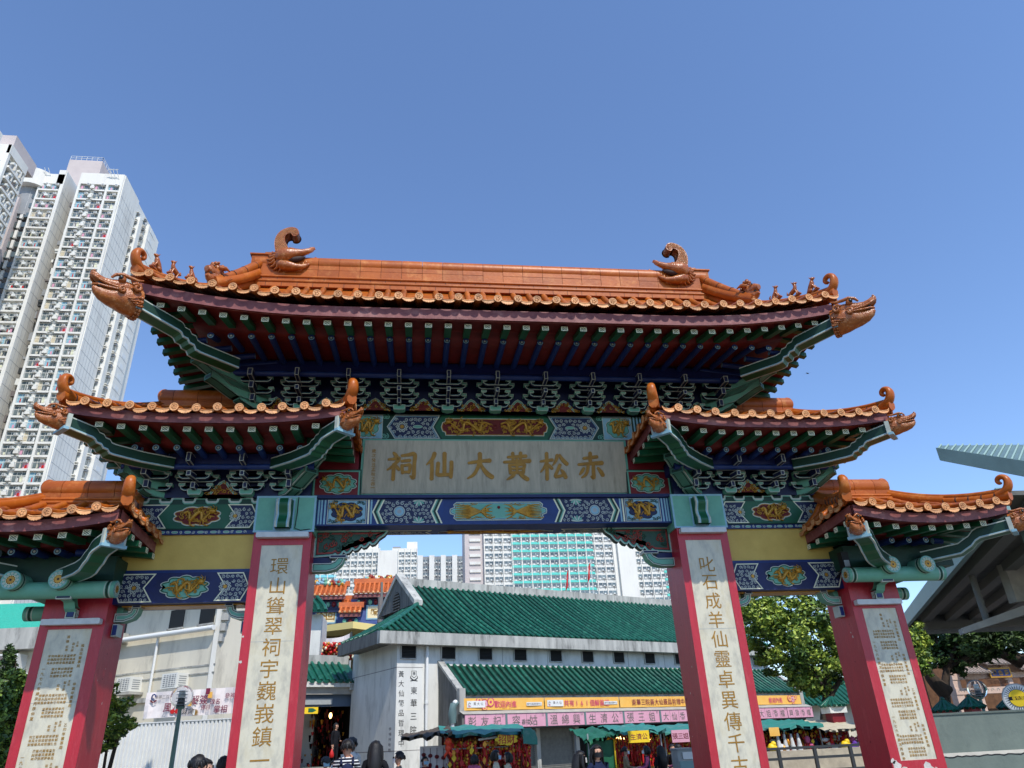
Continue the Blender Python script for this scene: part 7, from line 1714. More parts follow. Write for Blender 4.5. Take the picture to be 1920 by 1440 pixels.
# ------------------------------------------------------------------ older orange-roofed gate, canopy and lanterns behind the porch
def far_gate():
    Y0 = 55.0; K = empty('orange_gate', (-8, Y0, 0), 'distant blue painted gate with orange tiled roofs beyond the porch', 'gate')
    X = lambda px, py, y=Y0: at(px, py, y)
    mb = MB()
    a, b = X(570, 1190), X(668, 1190); zt = X(620, 1128).z; mb.box(a.x, X(650, 1150).x, Y0, Y0+1.5, 0, zt, PBLUE); mb.box(X(658, 1150).x, X(800, 1150).x, Y0-.6, Y0+1.2, 0, X(700, 1125).z, PBLUE); mb.box(X(640, 1150).x, X(665, 1150).x, Y0+.2, Y0+1, 0, X(650, 1135).z, REDW)
    mb.build('painted_wall', K, (-8, Y0, 0))
    def rf(p0, p1, pyt, pye, y, ov, m=ORT):
        mb = MB(); x0, x1 = X(p0, pyt, y).x, X(p1, pyt, y).x; z1 = X((p0+p1)/2, pyt, y).z; z0 = X((p0+p1)/2, pye, y-ov).z; u = x0
        while u < x1:
            mb.tube([(u, y, z1), (u, y-ov*.5, (z0+z1)/2-.12), (u, y-ov, z0)], .12, m, 6); mb.blob((u, y-ov-.02, z0), .13, TILEF, 6, 4); u += .42
        mb.add([(x0, y, z1-.05), (x1, y, z1-.05), (x1, y-ov, z0-.06), (x0, y-ov, z0-.06)], [(3, 2, 1, 0), (0, 1, 2, 3)], m); mb.box(x0-.2, x1+.2, y-.15, y+.3, z1-.1, z1+.35, m); mb.box(x0, x1, y-ov+.1, y-ov+.2, z0-.4, z0-.08, FASC); mb.box(x0+.3, x1-.3, y-ov*.55, y, z0-1.4, z0-.3, NAVY)
        k = 0; u = x0+.4
        while u < x1-.3: mb.blob((u, y-ov*.6, z0-.75), (.2, .1, .25), REDW if k % 2 else MINT, 6, 4); u += .5; k += 1
        mb.build('tiled_roof', K, ((x0+x1)/2, y, z1))
    rf(570, 652, 1098, 1115, Y0+.6, 1.6); rf(668, 760, 1092, 1110, Y0+.3, 1.7); rf(644, 676, 1124, 1132, Y0, 1.0); rf(640, 678, 1137, 1147, Y0-1.2, 1.0)
    mb = MB(); rnd = random.Random(2)
    for p0, p1, py in ((590, 645, 1094), (682, 745, 1087)):
        for k in range(46): c = X(rnd.uniform(p0, p1), py-rnd.uniform(-1, 6), Y0+.5); mb.blob(c, (rnd.uniform(.1, .25),)*3, rnd.choice([GOLD, MINT, CREAM, CARVR, PALEB]), 5, 4)
    tag(mb.build('ridge_figurines', K, (-8, Y0, 16)), kind='stuff')
    for (p0, p1, y0, y1, tx, yy) in ((686, 760, 1162, 1133, '蹟分華金', Y0-.62), (590, 632, 1170, 1138, '谷回', Y0-.02)):
        mb = MB(); T = face_at(0, yy, 0); p, q = at(p0, y0, yy), at(p1, y1, yy); mb.plaque(rect(p.x, p.z, q.x, q.z), -.1, .03, [(.12, PALEB)], mat('cream_plaque', (240, 222, 176), .6), T=T)
        for i, ch in enumerate(tx): cc = at((p0+p1)/2+(i-(len(tx)-1)/2)*(10.5 if len(tx) > 2 else 17)+(-6 if len(tx) > 2 else 0), (y0+y1)/2, yy); text(mb, ch, cc.x, cc.z, .62 if len(tx) > 2 else .9, .05, GOLDL, T, .02)
        mb.build('name_plaque', K, ((p.x+q.x)/2, yy, p.z))
    # yellow edged shelter
    Y1 = 40.0; K2 = empty('yellow_shelter', (-5, Y1, 0), 'flat shelter with a yellow edge below the distant orange gate', 'shelter')
    mb = MB(); a, b, c = at(600, 1176, Y1+2), at(662, 1168, Y1), at(725, 1176, Y1+1); zt = b.z+.1
    for p, q in ((a, b), (b, c)):
        mb.add([(p.x, p.y, p.z-.35), (q.x, q.y, q.z-.35), (q.x, q.y, q.z+.1), (p.x, p.y, p.z+.1), (p.x, p.y+4, p.z-.35), (q.x, q.y+4, q.z-.35), (q.x, q.y+4, q.z+.1), (p.x, p.y+4, p.z+.1)], [(0, 1, 2, 3), (3, 2, 6, 7), (1, 0, 4, 5)], mat('yellow_edge', (226, 204, 130), .6))
    mb.build('roof', K2, b)
    for px in (608, 659, 715): mb = MB(); p = at(px, 1190, Y1+1); mb.tube([(p.x, p.y, 0), (p.x, p.y, p.z+.2)], .08, GREYM, 6); mb.build('post', K2, (p.x, p.y, 0))
    mb = MB(); mb.box(at(598, 1200, Y1+4).x, at(730, 1200, Y1+4).x, Y1+4, Y1+4.2, 0, at(660, 1185, Y1+4).z, mat('shelter_back', (112, 92, 52), .8)); mb.build('back_wall', K2, (-5, Y1+4, 0))
    mb = MB(); a, b = at(600, 1195, Y1-.5), at(656, 1188, Y1-.5); n = 10; V = []
    for j in range(4):
        for i in range(n+1): t = i/n; V.append((a.x+(b.x-a.x)*t, a.y+.1*sin(i), a.z+(b.z-a.z)*t-.35*sin(pi*t)*.5-j*.35))
    mb.add(V, [(j*(n+1)+i, j*(n+1)+i+1, (j+1)*(n+1)+i+1, (j+1)*(n+1)+i) for j in range(3) for i in range(n)], BANW); tag(mb.build('cloth_banner', None, (a.x+1, Y1-.5, a.z)), 'sagging white cloth hung under the yellow edged shelter', 'cloth')
    mb = MB(); rnd = random.Random(8)
    for k in range(620): c = at(rnd.uniform(600, 690), rnd.uniform(1206, 1236), 36+rnd.uniform(-1, 1)); mb.blob(c, (.09, .09, .11), rnd.choice([REDC, REDC, BROWNC, GOLDC, CREAM]), 6, 4)
    tag(mb.build('lantern_rows', None, (-5, 36, 5)), 'dense rows of small red and gold lanterns above the porch roof', 'lanterns', kind='stuff')
    mb = MB(); p = at(716, 1092, 48); q = at(720, 1175, 48); mb.tube([(q.x, 48, 0), (p.x, 48, p.z)], [.14, .1], RIBM, 8); mb.tube([(p.x-.05, 48, p.z-1.2), (p.x-.05, 48, p.z-3.2)], .22, INKG, 8); tag(mb.build('mast', None, (p.x, 48, 0)), 'grey mast standing before the distant orange gate', 'mast')
    # flags in front of the long block
    for px, py, lb in ((1063, 1100, 'small red flag left of the white stair core'), (1104, 1085, 'larger red flag before the white stair core')):
        mb = MB(); p = at(px, py, 120); mb.tube([(p.x+.6, 120, 0), (p.x+.6, 120, p.z+3.5)], .07, PIPE, 6); K3 = tag(mb.build('flag_pole', None, (p.x+.6, 120, 0)), lb, 'flag', 'red flags on poles')
        mb = MB(); V = [(p.x+.6-.12*i-.1*j, 120+.2*sin(i+j), p.z+3.2-.8*j-.22*i) for j in range(5) for i in range(5)]; mb.add(V, [(j*5+i, j*5+i+1, (j+1)*5+i+1, (j+1)*5+i) for j in range(4) for i in range(4)], REDC); mb.build('flag_cloth', K3, p)
    # small white pavilion with green roof left of the pillar gap
    p = at(597, 1160, 34); mb = MB(); K4 = empty('white_annexe', (p.x-2, 35, 0), 'white annexe with a green tiled eave just right of the left pillar', 'building')
    mb.box(p.x-5, p.x+.2, 34, 37, 0, at(597, 1152, 34).z, WALLW); mb.build('wall', K4, (p.x-2, 34, 0)); mb = MB()
    z = at(597, 1148, 34).z; 
    for k in range(14): x = p.x+.5-.42*k; mb.tube([(x-.8, 34.8, z+1.1), (x-.2, 34, z+.4), (x, 33.4, z)], .12, GTILE, 6)
    mb.add([(p.x-6, 34.8, z+1.0), (p.x, 34.8, z+1.0), (p.x+.6, 33.3, z-.1), (p.x-5.5, 33.3, z-.1)], [(3, 2, 1, 0), (0, 1, 2, 3)], GTILE); mb.build('roof', K4, (p.x, 34, z))
far_gate()

# the bird
c = at(1514, 700, 40); mb = MB(); mb.tube([c+Vector((-.12, 0, .06)), c, c+Vector((.14, 0, -.05))], [.02, .06, .015], INK, 6); mb.add([c, c+Vector((-.05, .1, .02)), c+Vector((-.22, .3, .1)), c+Vector((.04, .08, .0))], [(0, 1, 2, 3), (3, 2, 1, 0)], INK); mb.add([c, c+Vector((.05, -.1, .02)), c+Vector((.2, -.3, -.04)), c+Vector((-.04, -.08, .0))], [(0, 1, 2, 3), (3, 2, 1, 0)], INK)
tag(mb.build('bird', None, c), 'small dark bird flying below the upper right eave', 'bird')
# ------------------------------------------------------------------ people
SKIN = mat('skin', (206, 158, 130), .6, (190, 140, 114), 5); HAIRB = mat('black_hair', (22, 20, 20), .45, (34, 30, 28), 30, .3, 60, stretch=(3, 3, .4)); MASKW = mat('white_mask', (226, 228, 226), .7); MASKB = mat('blue_mask', (150, 190, 210), .7)
def cloth(n, c, c2=None): return mat('cloth_'+n, c, .85, c2 or tuple(int(v*.8) for v in c), 7, .25, 14, .2)
CB = cloth('black', (26, 26, 30)); CN = cloth('navy', (34, 42, 70)); CG = cloth('grey', (74, 76, 80)); CC = cloth('cream', (216, 206, 178)); CT = cloth('tan', (166, 144, 110)); CW = cloth('white', (226, 226, 222)); CP = cloth('pink', (220, 110, 150)); CJ = cloth('denim', (52, 66, 92)); CK = cloth('dark_red', (120, 30, 40))
def stripe_mat():
    m = cloth('striped', (30, 34, 52)); n = m.node_tree.nodes; l = m.node_tree.links; w = n.new('ShaderNodeTexWave'); w.wave_type = 'BANDS'; w.bands_direction = 'Z'; w.inputs['Scale'].default_value = 6.5; r = n.new('ShaderNodeValToRGB'); r.color_ramp.interpolation = 'CONSTANT'
    r.color_ramp.elements[0].color = lin((26, 30, 48)); r.color_ramp.elements[1].color = lin((220, 220, 216)); r.color_ramp.elements[1].position = .68
    tc = n['Texture Coordinate']; l.new(tc.outputs['Object'], w.inputs[0]); l.new(w.outputs['Fac'], r.inputs[0]); l.new(r.outputs[0], n['Principled BSDF'].inputs['Base Color']); return m
CS = stripe_mat()
def skin_body(joints, edges, root):
    me = bpy.data.meshes.new('sk'); me.from_pydata([j[:3] for j in joints], edges, []); o = bpy.data.objects.new('sk', me); COL.objects.link(o)
    md = o.modifiers.new('s', 'SKIN'); md.use_smooth_shade = True; md.branch_smoothing = .3
    for i, j in enumerate(joints): v = me.skin_vertices[0].data[i]; v.radius = (j[3], j[4] if len(j) > 4 else j[3]); v.use_root = (i == root)
    sb = o.modifiers.new('u', 'SUBSURF'); sb.levels = 1; sb.render_levels = 1
    dg = bpy.context.evaluated_depsgraph_get(); dg.update(); ev = o.evaluated_get(dg); m2 = ev.to_mesh()
    vs = [v.co.copy() for v in m2.vertices]; fs = [tuple(p.vertices) for p in m2.polygons]; ev.to_mesh_clear(); bpy.data.objects.remove(o); bpy.data.meshes.remove(me); return vs, fs
def person(loc, h, face, label, top, legs, hair='short', mask=None, arms=('down', 'down'), turn=0, glasses=False, bag=None, cap=None, shoes=None, sleeves=None, group=None, backpack=None, z=0):
    """standing figure facing +x before rotation by `face` (degrees); h = height"""
    k = h/1.7; R = Matrix.Rotation(radians(face), 4, 'Z'); base = Vector((loc[0], loc[1], z))
    O = empty('person', base, label, 'person', group)
    J = [(0, 0, .95, .125, .15), (0, 0, 1.12, .115, .14), (.0, 0, 1.30, .125, .17), (-.01, 0, 1.42, .085, .12), (.0, 0, 1.49, .05, .052)]
    E = [(0, 1), (1, 2), (2, 3), (3, 4)]; HN = []
    for s, pose in ((-1, arms[0]), (1, arms[1])):
        b = len(J); J.append((-.01, s*.165, 1.40, .062))
        if pose == 'down': q = [(-.02, s*.21, 1.15, .045), (.03, s*.22, .92, .034), (.05, s*.215, .84, .03)]
        elif pose == 'fwd': q = [(.06, s*.21, 1.16, .045), (.28, s*.15, 1.12, .034), (.36, s*.12, 1.13, .03)]
        elif pose == 'up': q = [(.10, s*.22, 1.22, .045), (.26, s*.16, 1.38, .034), (.31, s*.13, 1.44, .03)]
        else: q = [(-.02, s*.24, 1.16, .045), (.14, s*.16, 1.04, .034), (.22, s*.08, 1.04, .03)]
        J += q; E += [(3, b), (b, b+1), (b+1, b+2), (b+2, b+3)]; HN.append((Vector(q[-1][:3]), (Vector(q[-1][:3])-Vector(q[-2][:3])).normalized(), s))
        b = len(J); J += [(0, s*.09, .88, .095), (.01, s*.095, .50, .062), (-.02, s*.1, .1, .042), (.0, s*.1, .05, .045), (.13, s*.11, .035, .035)]
        E += [(0, b), (b, b+1), (b+1, b+2), (b+2, b+3), (b+3, b+4)]
    hb = len(J); J += [(.01, 0, 1.54, .06, .062), (.02, 0, 1.60, .092, .08), (.012, 0, 1.66, .09, .078), (.0, 0, 1.695, .05, .05)]; E += [(4, hb), (hb, hb+1), (hb+1, hb+2), (hb+2, hb+3)]
    vs, fs = skin_body(J, E, 0); HR = Matrix.Rotation(radians(turn), 4, 'Z')
    def X(p):
        p = Vector(p)
        if p.z > 1.5: p = HR @ p
        return base + (R @ (p*k))
    mb = MB(); sl = sleeves or top; sh = shoes or CB
    mb.v = [X(v) for v in vs]
    hd = [n[0] for n in HN]
    for f in fs:
        c = Vector((0, 0, 0))
        for i in f: c += vs[i]
        c /= len(f)
        if c.z > 1.475: m = SKIN
        elif any((c-q).length < .075 for q in hd): m = SKIN
        elif c.z < .075: m = sh
        elif c.z < .9 and abs(c.y) < .19 and not any((c-q).length < .16 for q in hd): m = legs
        elif abs(c.y) > .175 or c.x > .15: m = sl
        else: m = top
        mb.f.append(f); mb.m.append(mb.mi(m)); mb.sm.append(True)
    def add(b2, m2, *a): pass
    # face: nose, eyes, ears, mouth; palm and fingers in the same skin
    for p, r in (((.112, 0, 1.600), (.02, .014, .02)), ((.0, .085, 1.605), (.022, .012, .03)), ((.0, -.085, 1.605), (.022, .012, .03))): mb.blob(X(p), tuple(q*k for q in r), SKIN, 6, 5)
    for s in (-1, 1): mb.blob(X((.1, s*.032, 1.632)), .009*k, BLACK, 6, 4); mb.tube([X((.104, s*.015, 1.655)), X((.1, s*.05, 1.655))], .004*k, HAIRB, 4)
    mb.tube([X((.102, -.025, 1.56)), X((.108, 0, 1.558)), X((.102, .025, 1.56))], .005*k, CK, 4)
    for q, d, s in HN:
        side = Vector((-d.y, d.x, 0)) if abs(d.z) < .7 else Vector((1, 0, 0)); side.normalize()
        mb.tube([X(q), X(q+d*.05), X(q+d*.09)], [.03*k, .034*k, .026*k], SKIN, 6, flat=.6)
        for i, L in enumerate((.07, .08, .075, .06)):
            o = side*(.027-.018*i); a = q+d*.085+o; nb = d.cross(side)*.5*-s; mb.tube([X(a), X(a+d*L*.55), X(a+d*L*.8+nb*L*.35)], [.0085*k, .008*k, .006*k], SKIN, 5)
        mb.tube([X(q+d*.03+side*.03), X(q+d*.06+side*.055), X(q+d*.09+side*.06)], [.011*k, .009*k, .007*k], SKIN, 5)
    mb.build('body', O, base)
    mb = MB(); rnd = random.Random(int(abs(loc[0])*97+h*10))
    if hair:
        c = (-.012, 0, 1.655); V = []; F = []; nu, nv = 14, 8
        for j in range(nv+1):
            for i in range(nu):
                a = 2*pi*i/nu; t = pi/2-(j/nv)*(2.05 if hair != 'long' else 1.9); r_ = .112
                front = max(0, cos(a)); lim = t if not (front > .35 and t < .45) else .45
                V.append(X((c[0]+r_*cos(a)*cos(lim)*.98, c[1]+r_*.93*sin(a)*cos(lim), c[2]+r_*.9*sin(lim)*(1+.02*rnd.uniform(-1, 1)))))
        for j in range(nv):
            for i in range(nu): F.append((j*nu+i, (j+1)*nu+i, (j+1)*nu+(i+1) % nu, j*nu+(i+1) % nu))
        for i_ in range(len(V)): V[i_] = V[i_]+Vector((rnd.uniform(-1, 1), rnd.uniform(-1, 1), rnd.uniform(-1, 1)))*.007*k
        mb.add(V, F, HAIRB, True)
        nl = {'long': 34, 'bob': 22, 'short': 14}[hair]; ln = {'long': (.3, .5), 'bob': (.12, .2), 'short': (.05, .1)}[hair]
        for q_ in range(nl):
            a = rnd.uniform(.9, 5.4); L_ = rnd.uniform(*ln); r0 = .104; z_ = 1.67+rnd.uniform(-.03, .02)
            mb.tube([X((r0*cos(a)-.012, r0*.93*sin(a), z_)), X(((r0+.012)*cos(a)-.02, (r0+.008)*sin(a), max(1.505, z_-L_*.5) if hair != 'long' else z_-L_*.5)), X(((r0+rnd.uniform(-.01, .025))*cos(a)-.02, (r0+.0)*sin(a), max(1.5, z_-L_)))], [.02*k, .018*k, .004*k], HAIRB, 4)
        if hair == 'long':
            mb.tube([X((-.05, 0, 1.68)), X((-.085, 0, 1.55)), X((-.11, 0, 1.40)), X((-.12, 0, 1.22)), X((-.115, 0, 1.12))], [.09*k, .095*k, .10*k, .09*k, .03*k], HAIRB, 10, flat=1.15)
            for s in (-1, 1): mb.tube([X((-.0, s*.085, 1.66)), X((-.02, s*.1, 1.54)), X((.0, s*.1, 1.40)), X((.0, s*.09, 1.3))], [.04*k, .042*k, .04*k, .015*k], HAIRB, 8)
        if hair == 'bob':
            mb.tube([X((-.03, 0, 1.68)), X((-.06, 0, 1.58)), X((-.055, 0, 1.50))], [.09*k, .1*k, .07*k], HAIRB, 10, flat=1.1)
            for s in (-1, 1): mb.tube([X((.0, s*.085, 1.66)), X((-.0, s*.1, 1.57)), X((.01, s*.09, 1.5))], [.04*k, .045*k, .025*k], HAIRB, 8)
        mb.build('hair', O, base)
    if mask:
        mb = MB(); V = []
        for j in range(4):
            for i in range(7): a = -1.1+2.2*i/6; V.append(X((.022+.1*cos(a)*(1.02+.06*(1-abs(i-3)/3)), .088*sin(a), 1.535+.025*j*1.15)))
        mb.add(V, [(j*7+i, j*7+i+1, (j+1)*7+i+1, (j+1)*7+i) for j in range(3) for i in range(6)], mask, True)
        for s in (-1, 1): mb.tube([X((.07, s*.075, 1.6)), X((.0, s*.09, 1.615))], .003*k, mask, 4)
        mb.build('face_mask', O, base)
    if glasses:
        mb = MB()
        for s in (-1, 1): mb.blob(X((.113, s*.036, 1.632)), (.012*k, .027*k, .02*k), BLACK, 8, 5); mb.tube([X((.1, s*.06, 1.636)), X((0, s*.09, 1.63))], .004*k, BLACK, 4)
        mb.build('sunglasses', O, base)
    if cap:
        mb = MB(); mb.tube([X((-.01, 0, 1.665)), X((-.01, 0, 1.72)), X((-.01, 0, 1.765))], [.112*k, .105*k, .04*k], cap, 12); mb.tube([X((.06, 0, 1.675)), X((.17, 0, 1.662))], [.085*k, .06*k], cap, 10, flat=1.0, up=(0, 0, 1)); mb.build('cap', O, base)
    if backpack:
        mb = MB(); mb.tube([X((-.17, 0, 1.0)), X((-.2, 0, 1.15)), X((-.19, 0, 1.3)), X((-.16, 0, 1.38))], [.1*k, .13*k, .12*k, .05*k], backpack, 10, flat=1.1)
        for s in (-1, 1): mb.tube([X((-.13, s*.09, 1.38)), X((-.02, s*.1, 1.47)), X((.11, s*.1, 1.36)), X((.12, s*.11, 1.15)), X((-.08, s*.13, 1.02))], .022*k, backpack, 6)
        tag(mb.build('backpack', None, X((-.18, 0, 1.2))), 'navy backpack on the person in the striped shirt', 'backpack')
    if bag:
        q, d, s = HN[0]; c = X(q+Vector((0, 0, -.3))); mb = MB(); mb.tube([X(q+Vector((0, 0, -.06))), X(q+Vector((0, 0, -.14))), X(q+Vector((0, 0, -.26))), X(q+Vector((0, 0, -.38))), X(q+Vector((0, 0, -.42)))], [.012, .05, .1, .11, .06], bag, 9); tag(mb.build('plastic_bag', None, c), 'red plastic bag hanging from the hand of the person on the porch steps', 'bag')
    return O
def head_at(px, py, y): c = at(px, py, y); return c
def stand(px, py, y, label, face, top, legs, z=0, **kw):
    c = at(px, py, y); h = max(1.38, min(1.84, (c.z-z)/1.015)); return person((c.x, y), h, face, label, top, legs, z=z, **kw)
stand(652, 1389, .8, 'person in a navy and white striped shirt with short black hair seen from behind', 100, CS, CJ, hair='short', arms=('up', 'fwd'), backpack=CN)
stand(705, 1392, .9, 'person in black with long black hair seen from behind', 85, CB, CB, hair='long', arms=('in', 'in'))
stand(660, 1381, 5.5, 'person in a white top and grey cap beyond the striped shirt', 120, CW, CG, hair='short', cap=CG, arms=('fwd', 'down'))
stand(631, 1352, 24.5, 'person in a dark hooded jacket standing on the porch steps with a red bag', -40, CB, CB, z=.95, hair='bob', arms=('down', 'in'), bag=REDC)
stand(748, 1411, 2.6, 'man in a dark grey jacket with sunglasses and white mask walking left', 175, CG, CB, hair='short', mask=MASKW, glasses=True, arms=('in', 'down'))
stand(611, 1421, 5.0, 'person in navy with a grey cap and blue mask low beside the left pillar', -60, CN, CB, hair='short', cap=CG, mask=MASKB, arms=('in', 'in'))
stand(626, 1427, 7.5, 'person in a white top partly behind the grey cap', -80, CW, CG, hair='short', mask=MASKW)
stand(930, 1408, 4.6, 'woman in a cream cardigan with a blue mask facing right before the red stall', -10, CC, CG, hair='bob', mask=MASKB, arms=('in', 'in'))
stand(951, 1412, 4.9, 'woman in a pale top and black trousers just right of the cream cardigan', 160, CC, CB, hair='bob', arms=('in', 'down'), turn=15)
stand(890, 1427, 6.4, 'child in a pink jacket with black hair at the red stall', 60, CP, CG, hair='bob', arms=('fwd', 'in'))
stand(797, 1424, 7.4, 'stall keeper with a blue mask at the left end of the red stall', -60, CK, CB, hair='short', mask=MASKB, arms=('in', 'fwd'))
stand(1088, 1410, .2, 'woman with long dark hair and white mask in shade, left of the pair', 15, CB, CB, hair='long', mask=MASKW, arms=('in', 'in'))
stand(1118, 1399, .1, 'woman in a blue top with a black mask in shade, right of the pair', -75, CN, CB, hair='long', mask=BLACK, arms=('in', 'in'))
stand(1172, 1405, 7.6, 'person in a tan jacket and white mask choosing goods at the lit stall', -10, CT, CG, hair='short', mask=MASKW, arms=('fwd', 'fwd'))
stand(1211, 1408, 7.0, 'person in a navy vest with pink sleeves at the lit stall', 170, CN, CB, hair='bob', mask=MASKW, sleeves=CP, arms=('fwd', 'fwd'))
stand(1238, 1411, 6.2, 'person in a black coat with long hair turned to the lit stall', 110, CB, CB, hair='long', arms=('fwd', 'in'))
stand(1262, 1414, 8.0, 'person in dark clothes seated deep among the charms left of the right pillar', -95, CB, CB, hair='short', arms=('in', 'in'))
stand(1273, 1420, 7.2, 'person in a pink quilted jacket reaching left beside the right pillar', 120, CP, CB, hair='bob', arms=('fwd', 'fwd'))
stand(374, 1419, -2.6, 'person with short black hair in front of the white hoarding, left of two', 80, CB, CB, hair='short')
stand(388, 1426, -1.6, 'person with black hair and a white mask just right of the short haired one', -30, CG, CB, hair='short', mask=MASKW)
stand(422, 1420, 2.2, 'person with dark hair mostly hidden by the left inner pillar', 60, CB, CB, hair='bob')

# ------------------------------------------------------------------ stalls with charms
def charm(mb, c, kind, rnd, s=1.0):
    x, y, z = c
    if kind == 0:
        mb.tube([(x, y, z), (x, y, z-.08*s)], .006, GOLDC, 4); mb.blob((x, y, z-.13*s), (.045*s, .03*s, .05*s), REDC if rnd.random() < .6 else GOLDC, 6, 5); mb.tube([(x, y, z-.17*s), (x, y, z-.2*s), (x, y, z-.42*s)], [.02*s, .028*s, .034*s], rnd.choice([REDC, REDC, BROWNC]), 6)
    elif kind == 1:
        for k in range(3): mb.blob((x+rnd.uniform(-.02, .02), y, z-.07*s-.085*k*s), (.04*s, .03*s, .036*s), rnd.choice([GOLDC, GOLDC, REDC]), 6, 4)
        mb.tube([(x, y, z-.3*s), (x, y, z-.5*s)], [.02*s, .026*s], REDC, 5)
    else:
        mb.add([(x-.06*s, y-.01, z-.12*s), (x, y-.01, z-.2*s), (x+.06*s, y-.01, z-.12*s), (x, y-.01, z-.04*s)], [(0, 1, 2, 3)], rnd.choice([REDC, GOLDC, YSIGN])); mb.tube([(x, y, z-.2*s), (x, y, z-.38*s)], [.018*s, .026*s], rnd.choice([REDC, BROWNC]), 5)
def charms(name, label_, x0, x1, y0, y1, z0, z1, n, seed, par, s=1.0, gap=None):
    mb = MB(); rnd = random.Random(seed)
    for k in range(n):
        x, y, z = rnd.uniform(x0, x1), rnd.uniform(y0, y1), rnd.uniform(z0, z1)
        if gap and gap[0] < x < gap[1] and z < gap[2]: continue
        charm(mb, (x, y, z), rnd.choice((0, 0, 1, 2)), rnd, s*rnd.uniform(.7, 1.15))
    o = mb.build(name, None, ((x0+x1)/2, (y0+y1)/2, z0)); tag(o, label_, 'charms', kind='stuff'); return o
def tarp(K, P, m, name='canopy', sag=.05, seed=1):
    """P: 4 corners (front-left, front-right, back-right, back-left)"""
    rnd = random.Random(seed); mb = MB(); n = 12; V = []
    for j in range(n+1):
        for i in range(n+1):
            a = Vector(P[0]).lerp(Vector(P[1]), i/n); b = Vector(P[3]).lerp(Vector(P[2]), i/n); p = a.lerp(b, j/n); p.z += -sag*sin(pi*i/n*3)**2*.5 + .03*rnd.uniform(-1, 1)+.02*sin(i*1.7+j); V.append(p)
    k = n+1; F = [(j*k+i, j*k+i+1, (j+1)*k+i+1, (j+1)*k+i) for j in range(n) for i in range(n)]; mb.add(V, F, m, True); mb.add([v-Vector((0, 0, .015)) for v in V], [f[::-1] for f in F], m, True)
    fr = [V[i] for i in range(k)]; dn = [v+Vector((0, -.02, -.06-.03*rnd.random())) for v in fr]; mb.add(fr+dn, [(i, k+i, k+i+1, i+1) for i in range(n)]+[(i+1, k+i+1, k+i, i) for i in range(n)], m, True)
    return mb.build(name, K, P[0])
